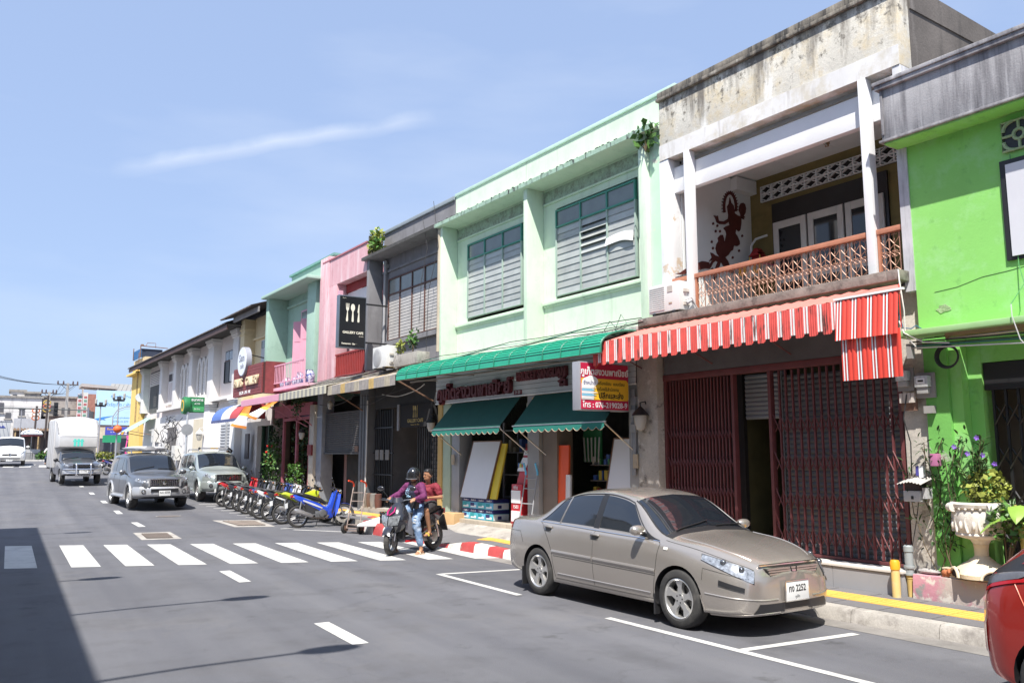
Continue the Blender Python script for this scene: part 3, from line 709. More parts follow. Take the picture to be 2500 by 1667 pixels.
def louvre_window(parent,ua,ub,z0,z1,zt,n,cols,rows,frame_m,tilt=.35,lm=LOUV,dark=True,curtain=None,special=None,low_m=None):
 fr=MB();t=.036
 fr.box(n-.03,n+.04,ua,ub,z1-t,z1);fr.box(n-.03,n+.04,ua,ub,zt-t/2,zt+t/2)
 fr.box(n-.03,n+.04,ua,ua+t,zt+t/2,z1-t);fr.box(n-.03,n+.04,ub-t,ub,zt+t/2,z1-t)
 lf_=MB();lf_.box(n-.029,n+.039,ua+t,ub-t,z0,z0+.02);lf_.box(n-.03,n+.04,ua,ua+t,z0,zt-t/2);lf_.box(n-.03,n+.04,ub-t,ub,z0,zt-t/2)
 cw=(ub-ua)/cols
 for i in range(1,cols):fr.box(n-.028,n+.038,ua+cw*i-t/2,ua+cw*i+t/2,zt+t/2,z1-t);lf_.box(n-.028,n+.038,ua+cw*i-t/2,ua+cw*i+t/2,z0+.02,zt-t/2)
 w=fr.build('window',frame_m,parent,.003)
 lf_.build('louvre_frame',low_m or frame_m,w,.003)
 h=(zt-t/2-z0-.02)/rows
 for i in range(cols):
  MB().box(n+.0,n+.012,ua+cw*i+t/2,ua+cw*(i+1)-t/2,zt+t/2,z1-t).build('pane',TRANS,w)
  a,c_=ua+cw*i+t*.55,ua+cw*(i+1)-t*.55
  for k in range(rows):
   za=z0+.02+h*k;q=tilt
   if special and(i,k)in special:q=special[(i,k)]
   m2=lm if rng.random()<.7 else LOUV_W if lm is LOUV else lm
   dz=h*1.08*cos(q);dn=h*1.08*sin(q)
   mb=MB();mb.hexa([(n-dn*.5,a,za),(n-dn*.5+.006,a,za+.003),(n-dn*.5+.006,c_,za+.003),(n-dn*.5,c_,za),(n+dn*.5,a,za+dz),(n+dn*.5+.006,a,za+dz+.003),(n+dn*.5+.006,c_,za+dz+.003),(n+dn*.5,c_,za+dz)])
   mb.build('louvre_pane',m2,w)
 MB().box(n+.09,n+.10,ua,ub,z0,z1).build('curtain',curtain or mat('curtain_grey',(.16,.165,.16),.9,var=.3,vscale=2),w)
 return w
LFM=mat('louvre_frame_pale',(.33,.42,.37),.6,var=.06)
louvre_window(MH,5.06,7.40,5.17,7.02,6.64,.43,3,10,TEAL,.10,low_m=LFM)
louvre_window(MH,1.33,3.80,5.14,7.00,6.63,.43,3,10,TEAL,.10,special={(1,6):.5,(1,7):.55,(1,8):.5,(1,5):.35},low_m=LFM)
b=MB();rr=[]
for i in range(9):
 u=1.38+.78*i/8;rr.append([(.39,u,6.02+.05*sin(i/8*pi)),(.37-.02*sin(i),u,5.86+.06*sin(i/8*pi)-.04*(1-i/8))])
b.loft(rr,closed=False,caps=False)
tag(put(b.build('paper_sheet',WHITE),FO,FA),'white paper sheet stuck between window louvres of the mint house','paper')
b=MB();b.box(-.28,.445,.64,8.0,3.98,4.06);b.build('ledge_slab',mat('ledge_rough',(.42,.42,.40),.95,var=.25,vscale=6,bump=.5,bscale=18,dirt=((.16,.15,.14),5,.5,.65)),MH,.01)
GREYTILE=mat('column_tile',(.30,.295,.29),.6,var=.08,vscale=3)
b=MB();b.box(.02,.42,3.90,4.30,.4,3.1);b.build('column',GREYTILE,MH,.006)
b=MB();b.box(.10,.5,3.40,3.87,.4,3.1);b.build('column_side',mat('column_tan',(.20,.16,.13),.7,var=.1),MH)
b=MB();b.box(.02,.40,.94,1.20,.4,3.1);b.build('column',GREYTILE,MH,.006)
b=MB();b.box(.0,.40,7.86,8.06,.3,3.12);b.build('column',mat('column_ochre',(.55,.36,.13),.8,var=.1,dirt=((.4,.28,.12),3,.6,.8)),MH,.006)
b=MB();b.box(.03,.40,7.50,7.855,.3,3.1);b.build('column',mat('column_pale_mint',(.38,.47,.36),.8,var=.08),MH,.006)
b=MB();b.box(.06,.40,7.12,7.48,.4,3.1);b.build('shutter_channel',GREYP,MH,.004)
b=MB();b.box(-.10,5.0,.94,7.95,.05,.42);b.build('floor_plinth',mat('plinth_beige',(.42,.36,.28),.85,var=.15,vscale=4,bump=.2,streak=[((.24,.2,.16),7,1,.55,.75)]),MH,.008)
b=MB();b.prism([(-.62,.1),(-.101,.1),(-.101,.335),(-.13,.335),(-.62,.19)],'y',2.4,8.3);b.build('sloped_apron',CONC,MH,.006)
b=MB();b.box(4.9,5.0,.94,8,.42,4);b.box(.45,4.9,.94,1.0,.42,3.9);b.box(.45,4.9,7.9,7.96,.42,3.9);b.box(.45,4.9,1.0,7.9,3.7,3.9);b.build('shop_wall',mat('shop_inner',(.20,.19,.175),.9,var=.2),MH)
FA_W=mat('fascia_white',(.56,.565,.575),.6,var=.05,vscale=2)
b=MB();b.box(-.02,.0,.95,8.10,3.10,3.93);b.build('fascia',mat('fascia_gap',(.08,.08,.08),.8),MH)
for k in range(8):MB().box(-.045,-.021,.95,8.09,3.115+.1*k,3.115+.1*k+.092).build('fascia_board',FA_W,MH)
b=MB();b.box(-.055,-.015,.95,8.10,3.075,3.105);b.build('fascia_trim',WHITE,MH)
MARL=mat('letter_maroon',(.13,.018,.024),.6,var=.15)
SG=facade('shop_lettering','maroon raised shop name letters on the white slatted fascia','sign')
text('ร้าน',.17,face_street(-.09,7.78,3.24),MARL,SG,ext=.04,off=.008)
text('ภูเก็ตสงวนพาณิชย์',.42,face_street(-.10,6.28,3.30),MARL,SG,ext=.05,off=.016,sx=1.0)
text('PHUKET',.24,face_street(-.09,4.15,3.47),MARL,SG,ext=.04,off=.014,sx=.8)
text('SANGUAN',.24,face_street(-.09,3.28,3.47),MARL,SG,ext=.04,off=.014,sx=.8)
text('名',.28,face_street(-.08,2.95,3.30),MARL,SG,ext=.04,off=.01)
b=MB();b.box(-.06,-.046,4.40,4.68,3.115,3.21)
NP=tag(put(b.build('number_plate',MARL),FO,FA),'small maroon house number plate 21-23 on the fascia','number plate')
text('21-23',.085,face_street(-.063,4.54,3.163),WHITE,NP,ext=.001)
GRN=mat('awning_green',(.018,.33,.20),.35,var=.08,vscale=3,spec=.6)
RA=facade('roller_awning','bright green ribbed awning curving over the slatted shop fascia','awning')
sec=[]
for i in range(11):
 a=pi/2*i/10
 sec.append((-.30-.80*sin(a),3.70+.30*cos(a)))
sec.append((-1.105,3.58))
tilt=lambda u_:-.045+.095*(u_-.62)/7.6
N_=14;pw=(8.18-.62)/N_
for k in range(N_):
 u0=.62+pw*k
 mb=MB();rr=[]
 for j in range(13):
  uu=u0+.01+(pw-.02)*j/12;dz=.0
  row=[]
  for(n,z)in sec:row.append((n-dz*.7,uu,z+dz*.7+tilt(uu)))
  rr.append(row)
 mb.loft(rr,closed=False,caps=False)
 for(n,z)in sec[1:]:mb.tube([(n-.004,u0+.01,z+.004+tilt(u0)),(n-.004,u0+pw-.01,z+.004+tilt(u0+pw))],.008,4)
 mb.build('awning_panel',GRN,RA)
 MB().tube([(n+.0,u0,z+tilt(u0))for n,z in sec],.020,5).build('rib',mat('awning_rib',(.012,.16,.10),.5),RA)
b=MB();b.tube([(-1.06,.65,3.54),(-1.06,8.15,3.63)],.02,8);b.tube([(-.72,.65,3.52),(-.72,8.15,3.60)],.016,8)
for uu in(1.2,2.9,4.6,6.3,8.0):b.tube([(-1.06,uu,3.54+.012*uu),(-.06,uu,3.66)],.012,6)
b.build('frame',mat('frame_rust',(.28,.24,.21),.7,var=.2),RA)
CANV=mat('canvas_shade',(.012,.085,.068),.8,var=.08,vscale=4)  # shade under the roller awning painted in: darker copy of the valance canvas
TRIM=mat('canvas_trim',(.45,.33,.24),.8)
def canvas(u0,u1,lab,letters=False):
 t=facade('canvas_awning',lab,'awning');CF=-.67;u0+=.08;u1+=.08
 mb=MB();rr=[]
 for i in range(13):
  u_=u0+(u1-u0)*i/12;sg=.02*sin(i/12*pi)
  ut=u_+.12
  rr.append([(-.05,ut,3.06),(-.36,(ut+u_)/2,2.74-sg),(CF,u_,2.42)])
 mb.loft(rr,closed=False,caps=False);mb.build('canvas',CANV,t)
 ns=13;wd=(u1-u0)/ns
 mb=MB();tr=[]
 rr=[]
 for i in range(ns*6+1):
  u_=u0+(u1-u0)*i/(ns*6);ph=(i%6)/6
  dp=.085+.055*sin(pi*ph)
  rr.append([(CF-.002,u_,2.42),(CF-.006,u_,2.42-dp)]);tr.append((CF-.006,u_,2.42-dp))
 mb.loft(rr,closed=False,caps=False);mb.build('valance',mat('canvas_lit',(.018,.18,.14),.8,var=.06),t)  # lit copy of the same canvas, lighter than the top
 MB().tube(tr,.006,4).build('trim',TRIM,t)
 b=MB();b.tube([(CF,u0-.04,2.42),(CF,u1+.04,2.42)],.014,6);b.build('front_bar',STEEL,t)
 for uu in(u0+.02,u1-.02):MB().tube([(CF+.01,uu,2.41),(.08,uu-.05,1.86)],.014,6).build('arm',STEEL,t)
 return t
canvas(4.24,7.05,'dark green scalloped canvas awning beside the yellow column')
canvas(.98,3.73,'dark green scalloped canvas awning partly behind the red lightbox sign')
LB=thing('lightbox_sign','red and yellow lightbox shop sign with phone number 076-219028-9','sign',L(-.68,1.02,0),FA)
SGREY=mat('sign_grey',(.38,.38,.41),.5,.3,var=.08)
SRED=mat('sign_red',(.52,.022,.07),.4,var=.04);SYEL=mat('sign_yellow',(.85,.50,.03),.45,var=.04);SWHI=mat('sign_white',(.82,.82,.82),.45,var=.02)
MB().box(-.55,.55,0,.20,2.60,3.42).build('box',SGREY,LB,.008)
MB().box(-.53,.53,-.006,-.001,2.62,3.40).build('face',SRED,LB)
b=MB();b.prism([(-.52,2.78),(.50,2.78),(.53,2.81),(.53,3.09),(.48,3.14),(-.52,3.14)],'y',-.010,-.007);b.build('yellow_panel',SYEL,LB)
b=MB();b.prism([(-.51+.175*(1+cos(a))*1.0,3.07+.10*sin(a)+(.02 if cos(a)>0 else 0))for a in[i*2*pi/20 for i in range(20)]],'y',-.014,-.011);b.box(-.52,-.26,-.0135,-.0112,2.78,3.05);b.build('speech_bubble',SWHI,LB)
for k in range(5):
 z=2.80+.042*k
 b=MB();b.prism([(-.52,z),(-.33+.02*(k%2),z),(-.22+.03*(k%3),z+.017),(-.33+.02*(k%2),z+.034),(-.52,z+.034)],'y',-.018,-.015)
 b.build('pencil',mat('pencil_blue',(.22,.52,.72),.5)if k%2 else SWHI,LB)
SBLK=mat('sign_black',(.02,.015,.015),.5);SNAV=mat('sign_navy',(.05,.06,.18),.5)
text('ภูเก็ตสงวนพาณิชย์',.155,face_camera(.0,-.009,3.25),SWHI,LB,off=.004,sx=.92)
text('จำหน่าย',.085,face_camera(-.35,-.016,3.06),SNAV,LB)
text('เครื่องเขียน  แบบเรียน',.078,face_camera(.13,-.012,3.06),SBLK,LB,sx=.9)
text('เครื่องใช้สำนักงาน',.078,face_camera(.06,-.012,2.96),SBLK,LB,sx=.9)
text('ปลีกและส่ง',.13,face_camera(.13,-.012,2.85),SBLK,LB,off=.003)
text('โทร : 076-219028-9',.13,face_camera(.0,-.009,2.69),SWHI,LB,off=.002,sx=.98)
b=MB();b.tube([(.55,.1,3.3),(.75,.1,3.3)],.02,6);b.tube([(.55,.1,2.75),(.75,.1,2.75)],.02,6);b.build('bracket',STEEL,LB)
#  grey house with the cafe
GRY=mat('facade_grey',(.205,.20,.21),.85,var=.06,vscale=1.5,bump=.06,dirt=((.25,.245,.25),3,.52,.68),streak=((.15,.145,.15),3,.4,.54,.7))
GRY_D=mat('edge_black',(.07,.068,.065),.9,var=.3,vscale=6)
BROWNF=mat('window_brown',(.10,.045,.035),.55,var=.1)
DH=facade('shophouse','dark grey shophouse with wide louvred window, black cafe sign and half open shutter')
b=MB();b.box(.45,10,8.07,12.28,3.9,5.0);b.box(.45,10,8.07,12.28,6.96,8.36);b.box(.45,.75,8.07,9.0,5.0,6.96);b.box(.45,.75,11.86,12.28,5.0,6.96);b.box(.75,10,8.07,8.2,.4,8.3);b.box(.75,10,12.1,12.28,.4,8.3);b.box(9.8,10,8.2,12.1,.3,8.3);b.build('wall',GRY,DH)
b=MB();b.box(.40,.8,8.08,12.30,8.362,8.46);b.build('coping',mat('coping_bluegrey',(.24,.28,.31),.8,var=.1),DH,.006)
b=MB();b.box(-.12,.448,8.20,12.60,7.56,7.625);b.build('canopy_slab',GRY,DH,.005)
b=MB();b.box(-.128,-.121,8.20,12.60,7.56,7.645);b.box(-.12,0,8.20,12.6,7.627,7.645);b.build('canopy_edge',GRY_D,DH)
MB().box(0,.449,12.30,12.46,4.3,7.558).build('fin',GRY,DH,.005)
MB().box(.0,.449,12.33,12.4,7.66,8.3).build('party_stub',mat('stub_dark',(.12,.11,.10),.9,var=.3),DH)
b=MB();b.box(.40,.449,8.2,12.28,7.15,7.22);b.box(.34,.449,8.6,12.28,4.96,5.09);b.build('string_course',GRY,DH)
louvre_window(DH,8.88,11.84,5.12,6.93,6.46,.43,4,15,BROWNF,.10,lm=mat('louvre_beige',(.42,.40,.375),.3,var=.12,vscale=3))
b=MB();b.lathe([(.055,7.1),(.055,7.5)],10,(.36,11.95,0));b.lathe([(.04,4.3),(.04,7.12)],10,(.36,11.98,0));b.box(.32,.44,11.9,12.02,7.3,7.4);b.build('downpipe',mat('pipe_grey',(.33,.33,.34),.6,var=.1),DH)
MB().tube([(.02,8.10,7.5),(.02,8.12,4.4)],.055,10).build('downpipe',mat('pipe_tan',(.46,.39,.30),.7,var=.1),DH)
b=MB();b.box(-.30,.445,8.2,16.0,4.02,4.10);b.build('ledge_slab',CONC_D,DH,.01)
b=MB();b.box(.15,.5,8.3,12.0,3.15,4.0);b.build('lintel_wall',mat('lintel_black',(.035,.035,.037),.9,var=.2),DH)
b=MB();b.box(.05,.45,12.25,12.85,.3,4.0);b.build('column',mat('column_darkgrey',(.13,.135,.145),.7,var=.1),DH,.006)
b=MB()
for k in range(3):b.box(.03,.049,12.30+.18*k,12.40+.18*k,.3,3.6)
b.build('column_ribs',mat('column_darkgrey'),DH)
MB().tube([(.0,12.2,3.4),(0,12.22,1.2),(0,12.25,.45),(0,12.6,.3)],.022,8).build('conduit',WIRE_W,DH)
MB().box(-.02,4.0,8.3,12.45,.05,.42).build('floor_plinth',CONC,DH,.006)
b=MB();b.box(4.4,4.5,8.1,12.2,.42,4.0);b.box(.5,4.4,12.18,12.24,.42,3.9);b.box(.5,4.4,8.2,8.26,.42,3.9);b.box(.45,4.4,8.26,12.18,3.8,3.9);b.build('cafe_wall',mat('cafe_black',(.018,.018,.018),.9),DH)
bm_=MB();bm_.box(0,.05,-.11,.11,-.045,.045);bme=bm_.mesh('brick',mat('brick_whitewash',(.16,.155,.15),.85,var=.35,vscale=6),.006)
pl=[]
for j in range(24):
 for i in range(9):
  pl.append(((1.2,8.5+.235*i+(.11 if j%2 else 0),.5+.105*j),(RND.uniform(-.02,.02),0,RND.uniform(-.03,.03))))
CW=MB().box(1.24,1.3,8.3,10.75,.42,3.15).build('brick_backing',mat('cafe_black'),DH)
rep('brick',bme,CW,pl)
b=MB()
GRL=thing('metal_grille','black metal bar grille in front of the dark cafe','grille',FO,FA)
for u in[8.55+.12*i for i in range(9)]+[11.0+.11*i for i in range(11)]:
 MB().box(.22,.24,u-.01,u+.01,.43,3.1).build('bar',BLACK,GRL)
for z in(.6,1.3,1.9,2.6):MB().box(.21,.25,10.95,12.2,z,z+.03).build('cross_bar',BLACK,GRL)
for u in(11.15,11.5,11.8):MB().box(.19,.21,u,u+.22,1.72,2.0).build('notice',mat('notice_grey',(.2,.19,.18),.8),GRL)
for(u,c_)in((12.0,(.12,.07,.05)),(11.75,(.2,.19,.18)),(11.45,(.10,.04,.03)),(12.15,(.16,.14,.12))):
 q=MB();q.lathe([(0,.42),(.09,.42),(.11,.6),(.1,.78),(.06,.8)],10,(.05,u,0));tag(put(q.build('clay_jar',mat('jar_%d'%int(u*100),c_,.7,var=.2)),FO,FA),{12.0:'brown jar on the cafe step',11.75:'pale grey jar on the cafe step',11.45:'dark red jar on the cafe step',12.15:'beige jar at the far end of the cafe step'}[u],'jar')
CL=mat('cutlery_cream',(.78,.74,.62),.5,var=.02)
def cutlery(parent,plane,s,cx,cz,m,th=.004):
 """fork, spoon and knife in a vertical plane; plane(x, z) -> (n, u)"""
 def put2(pts):
  mb=MB();k=len(pts);f=[plane(cx+x*s,cz+z*s,0)for x,z in pts];bk=[plane(cx+x*s,cz+z*s,th)for x,z in pts]
  mb._add(f+bk,[tuple(range(k)),tuple(range(k,2*k))[::-1]]+[(i,(i+1)%k,k+(i+1)%k,k+i)for i in range(k)])
  return mb
 handle=lambda x0:[(x0-.03,.02),(x0-.055,-.42),(x0-.04,-.5),(x0+.04,-.5),(x0+.055,-.42),(x0+.03,.02)]
 f1=[(-.30,.02),(-.355,-.42),(-.34,-.5),(-.26,-.5),(-.245,-.42),(-.27,.02),(-.24,.06),(-.21,.14),(-.195,.42),(-.215,.42),(-.23,.2),(-.25,.2),(-.252,.42),(-.272,.42),(-.275,.2),(-.295,.2),(-.298,.42),(-.318,.42),(-.325,.2),(-.34,.2),(-.355,.42),(-.375,.42),(-.36,.14),(-.33,.06)]
 put2(f1).build('fork',m,parent)
 sp_=[(-.03,.0),(-.055,-.42),(-.04,-.5),(.04,-.5),(.055,-.42),(.03,.0)]+[(.11*sin(a),.22-.19*cos(a))for a in[pi*(.15+1.7*i/14)for i in range(15)]]
 put2(sp_).build('spoon',m,parent)
 kn=[(.30,-.02),(.255,-.42),(.27,-.5),(.35,-.5),(.365,-.42),(.345,.0),(.345,.42),(.31,.40),(.275,.2),(.255,.03),(.26,-.02)]
 put2(kn).build('knife',m,parent)
CS=thing('cafe_sign','tall black cafe lightbox sign with cream fork, spoon and knife','sign',L(-.78,11.62,0),FA)
SB=mat('sign_face_black',(.016,.017,.02),.25,var=0)
MB().box(-.41,.41,0,.18,4.80,6.28).build('box',mat('sign_edge',(.17,.20,.24),.4,.5),CS,.01)
MB().box(-.385,.385,-.008,-.002,4.83,6.25).build('face',SB,CS)
pc=lambda x,z,t_:(x,-.012+t_-.004,z)
cutlery(CS,pc,.56,0.0,5.82,CL)
text('GALLERY CAFE',.092,face_camera(.02,-.012,5.235),CL,CS,off=.003,sx=1.0)
text('by mnky',.038,face_camera(.27,-.012,5.145),CL,CS)
text('Restaurant · Bar ·',.062,face_camera(-.09,-.012,4.92),CL,CS,off=.0015)
text('mnky cafe',.026,face_camera(-.26,-.012,6.20),CL,CS)
b=MB();b.tube([(.41,.08,6.1),(1.1,.08,6.1)],.025,6);b.tube([(.41,.08,5.0),(1.1,.08,5.0)],.025,6);b.build('bracket',BLACK,CS)
C2=thing('cafe_sign','dim black cafe sign with gold cutlery under the grey awning','sign',L(.0,8.42,0),FA)
MB().box(.1,.22,.1,1.95,2.58,3.18).build('board',mat('board_matt',(.014,.014,.016),.9,var=0),C2)
GOLD=mat('gold_paint',(.40,.29,.07),.5)
pl2=lambda x,z,t_:(.094-t_,1.02-x,z)
cutlery(C2,pl2,.34,0.0,2.99,GOLD)
text('GALLERY CAFE',.13,face_street(.092,1.02,2.74),GOLD,C2,off=.002)
text('Restaurant - Bar - Gallery',.045,face_street(.092,1.02,2.64),GOLD,C2)
MB().box(.06,.099,1.90,2.0,2.5,3.2).build('frame',mat('frame_pale',(.22,.22,.23),.6),C2)
aircon(-.62,10.15,4.10,'white air conditioner with round fan on the ledge of the grey house',w=.85,h=.60,d=.30,fan=True)
TR=thing('concrete_trough','low concrete plant trough on the ledge of the grey house','planter',L(-.5,8.9,4.10),FA)
b=MB();b.box(0,.35,-.65,.65,0,.30);b.build('trough',CONC,TR,.01);MB().box(.03,.32,-.6,.6,.301,.306).build('soil',DARK,TR)
def shrub(loc,rad,cnt,size,lab,m=LEAF,stem=.3,name='potted_plant',cat='plant',stems=5,group=None,m2=None):
 t=thing(name,lab,cat,loc,0,group)
 b=MB()
 for _ in range(stems):
  e=(RND.uniform(-.5,.5)*rad[0],RND.uniform(-.5,.5)*rad[1],stem+rad[2]*RND.uniform(.4,1.2))
  b.tube([(0,0,0),(e[0]*.3,e[1]*.3,e[2]*.5),e],[.014,.010,.005],5)
 b.build('stems',mat('stem_brown',(.12,.09,.05),.8),t)
 b=MB();leaves(b,(0,0,stem+rad[2]),rad,cnt,size,0);b.build('leaves',m,t)
 if m2:
  b=MB();leaves(b,(0,0,stem+rad[2]),rad,cnt//2,size,0);b.build('leaves',m2,t)
 return t
shrub(L(-.35,9.45,4.38),(.12,.16,.2),70,.09,'wispy pale weed beside the concrete trough',m=LEAF_Y,stem=.05)
shrub(L(-.36,8.75,4.40),(.13,.17,.28),60,.13,'bright green plant standing in the concrete trough',stem=.1)
shrub(L(.05,11.95,7.64),(.18,.34,.36),150,.16,'yellowing creeper bush growing on the grey canopy',m=LEAF_Y,stem=.05,name='creeper',m2=LEAF)
shrub(L(-.05,.55,7.2),(.14,.30,.22),60,.16,'green creeper sprouting where the mint canopy ends',stem=.05,name='creeper')
UN=facade('roller_shutter','half raised dark roller shutter with pink wall showing beneath','shutter')
SHD=mat('shutter_dark',(.075,.07,.068),.55,.3,var=.15,vscale=3,dirt=((.12,.10,.09),3,.55,.75))
shutter(.22,12.88,15.84,1.94,3.2,SHD,UN,.066)
MB().box(.16,.24,12.88,15.84,1.88,1.94).build('bottom_bar',SHD,UN)
MB().box(.14,.19,12.95,13.05,2.0,2.3).build('padlock_plate',RUST,UN);MB().box(.13,.19,13.1,13.35,1.95,2.12).build('lock_box',RUST,UN)
DA=facade('sheet_awning','worn brown and grey striped sheet awning over the dark shutter and cafe','awning')
TAN=[mat('sheet_tan',(.40,.35,.26),.6,var=.2,vscale=8,streak=((.22,.19,.16),18,1.5,.5,.7)),mat('sheet_greybrown',(.30,.27,.245),.6,var=.2,vscale=8,streak=((.18,.16,.15),18,1.5,.5,.7)),mat('sheet_ochre',(.48,.33,.12),.6,var=.2,vscale=8)]
def ribbed(parent,ua,ub,ztop,zfront,zbot,nb,nf,mats_,step,rib=.06,name='valance_strip'):
 cnt=max(1,round((ub-ua)/step));st=(ub-ua)/cnt
 for i in range(cnt):
  u0=ua+st*i;rr=[];tt=[]
  for k in range(9):
   uu=u0+st*k/8;dn=-.008*abs(sin(k/8*pi*3))
   rr.append([(nf+dn,uu,zfront),(nf+dn,uu,zbot)]);tt.append([(nb,uu,ztop+dn),(nf,uu,zfront+dn)])
  m_=mats_[i%len(mats_)]
  mb=MB();mb.loft(rr,closed=False,caps=False);mb.loft(tt,closed=False,caps=False);mb.build(name,m_,parent)
ribbed(DA,8.42,12.74,4.02,3.80,3.545,-.3,-1.0,[TAN[1],TAN[0],TAN[1],TAN[1],TAN[2],TAN[1]],.30)
b=MB();b.tube([(-.98,12.6,3.7),(.1,12.6,3.1)],.02,6);b.tube([(-.98,8.5,3.7),(.1,8.5,3.2)],.02,6);b.tube([(-.98,10.4,3.7),(.1,10.4,3.95)],.02,6);b.build('frame',RUST,DA)
DB=facade('sheet_awning','small cream and grey striped scalloped awning beside the pink fascia','awning')
ribbed(DB,12.85,16.95,4.02,3.84,3.61,-.3,-1.0,[mat('sheet_cream',(.50,.47,.36),.6,var=.1,vscale=8),mat('sheet_greyc',(.27,.26,.24),.6,var=.1)],.17)
#  pink house
PINK=mat('pink_paint',(.64,.375,.405),.8,var=.07,vscale=1.5,dirt=((.56,.30,.33),3,.5,.65),streak=[((.70,.52,.54),4,.4,.5,.62),((.46,.2,.22),5,.5,.6,.72)])
PINKL=mat('pink_light',(.66,.36,.45),.7,var=.05)
PINKD=mat('pink_trim',(.42,.16,.19),.75,var=.1)
REDB=mat('red_balcony',(.28,.03,.025),.6,var=.15)
PH=facade('shophouse','narrow faded pink shophouse with red balcony railing')
b=MB();b.box(.0,.3,12.48,15.9,7.25,8.12);b.build('parapet',PINK,PH)
b=MB();b.box(-.03,.34,12.47,15.95,8.122,8.17);b.build('coping',PINKD,PH)
MB().box(-.02,.4,15.40,16.14,4.2,8.3).build('party_pier',PINK,PH,.006)
MB().box(.0,.4,14.74,15.398,4.2,7.248).build('pier',PINK,PH,.006)
b=MB();b.box(.4,10,14.9,16.1,3.9,8.1);b.box(1.6,10,12.3,14.9,3.9,8.1);b.build('wall',PINK,PH)
b=MB();b.box(.302,1.59,12.49,14.73,7.22,7.26);b.box(.32,.36,12.49,14.72,6.98,7.21);b.build('soffit_red',mat('soffit_red',(.30,.045,.045),.8,var=.15),PH)
b=MB();b.box(1.55,1.595,12.5,14.7,4.2,6.9);b.build('balcony_back',mat('balcony_blue',(.05,.13,.28),.8,var=.1),PH)
b=MB();b.box(.36,.40,12.5,14.7,6.1,6.97);b.build('white_blind',WHITE,PH)
MB().box(-.02,.1,14.45,14.6,6.2,7.0).build('light_post',PINKL,PH)
b=MB();b.box(-.05,1.6,12.46,16.1,4.1,4.2);b.build('balcony_slab',CONC_D,PH)
for k in range(17):MB().box(.0,.03,12.56+.127*k,12.62+.127*k,4.22,4.93).build('baluster',REDB,PH)
b=MB();b.box(-.01,.04,12.5,14.7,4.93,4.98);b.box(-.01,.04,12.5,14.7,4.25,4.3);b.build('handrail',REDB,PH)
#  sage green house with pink shutters
SAGE=mat('sage_paint',(.35,.51,.42),.8,var=.05,vscale=1.5,dirt=((.30,.44,.36),3,.5,.66))
SAGEL=mat('sage_light',(.36,.52,.44),.8,var=.05)
SH2=facade('shophouse','sage green shophouse with pink shuttered door and pink balcony')
b=MB();b.box(.45,10,16.14,20.3,7.9,8.52);b.box(.45,10,18.9,20.9,3.9,7.9);b.box(.45,.8,16.14,17.2,3.9,7.9);b.box(.45,.8,17.2,18.9,7.02,7.9);b.box(9.8,10,16.14,20.9,.3,8.4);b.box(.8,10,16.14,16.25,3.9,8.4);b.build('wall',SAGE,SH2)
b=MB();b.box(.38,.8,16.0,20.4,8.522,8.60);b.build('coping',mat('coping_teal',(.16,.33,.29),.8,var=.1),SH2)
b=MB();b.box(-.5,.449,16.1,20.9,7.66,7.76);b.build('canopy_slab',SAGEL,SH2,.006)
MB().box(-.05,.449,16.42,17.2,4.2,7.658).build('fin',SAGE,SH2,.006)
MB().box(-.30,.449,20.55,20.85,4.2,7.658).build('fin',SAGE,SH2,.006)
MB().box(.36,.449,17.2,20.5,7.3,7.38).build('string_course',SAGE,SH2)
b=MB();b.box(.38,.449,17.2,18.95,4.2,7.02);dd=b.build('balcony_door',PINKL,SH2)
for k in range(3):MB().box(.37,.379,17.26+.56*k,17.75+.56*k,6.66,6.96).build('pane',TRANS,dd)
PINKS=mat('shutter_pink',(.62,.30,.38),.6,var=.06)
for k,(u,rz)in enumerate(((17.24,.0),(17.68,.7),(18.1,-.2),(18.5,.6))):
 lf=MB();lf.box(-.02,.02,0,.40,4.22,6.58)
 for j in range(3):lf.box(-.03,-.021,.07,.33,4.35+.75*j,4.98+.75*j)
 o=lf.build('shutter_leaf',PINKS,dd);o.location=(.30,u,0);o.rotation_euler=(0,0,rz)
b=MB();b.box(-.5,.449,16.0,20.2,4.08,4.18);b.build('balcony_slab',mat('slab_pink',(.66,.38,.46),.7,var=.06),SH2)
b=MB();b.box(-.5,-.46,16.05,19.9,4.94,4.98);b.box(-.5,-.46,16.05,19.9,4.33,4.36);b.box(-.5,-.46,16.05,16.09,4.18,4.94);b.box(-.5,-.46,19.86,19.9,4.18,4.94);b.box(-.5,-.46,17.95,17.99,4.18,4.94);b.build('balcony_rail',PINKL,SH2)
for k in range(24):
 u=16.2+.155*k
 MB().tube([(-.48,u,4.36),(-.48,u,4.94)],.012,5).build('baluster',PINKL,SH2)
PORC=mat('porcelain',(.55,.57,.65),.25,var=0,dirt=((.08,.10,.30),14,.5,.56))
for i,(u,r,h)in enumerate(((16.25,.19,.44),(16.75,.17,.36),(17.15,.14,.44),(17.55,.13,.3),(18.4,.16,.34),(18.75,.13,.25))):
 q=MB();q.lathe([(0,0),(r*.6,0),(r*.9,h*.3),(r,h*.6),(r*.75,h*.88),(r*.55,h*.95),(r*.62,h)],16)
 tag(put(q.build('porcelain_jar',PORC),L(-.25,u,4.18)),'blue and white porcelain jar, %s on the pink balcony'%['nearest the sage fin','second from the sage fin','third from the sage fin','small fourth one','squat fifth one','last and smallest one'][i],'jar','porcelain jars on the pink balcony')
shrub(L(-.3,19.4,4.18),(.12,.2,.25),60,.1,'small plant at the far corner of the pink balcony',stem=.15)
b=MB();b.box(.1,.5,15.9,16.35,.2,4.0);b.build('column',mat('column_bluegrey',(.27,.29,.33),.8,var=.12,vscale=4),PH,.006)
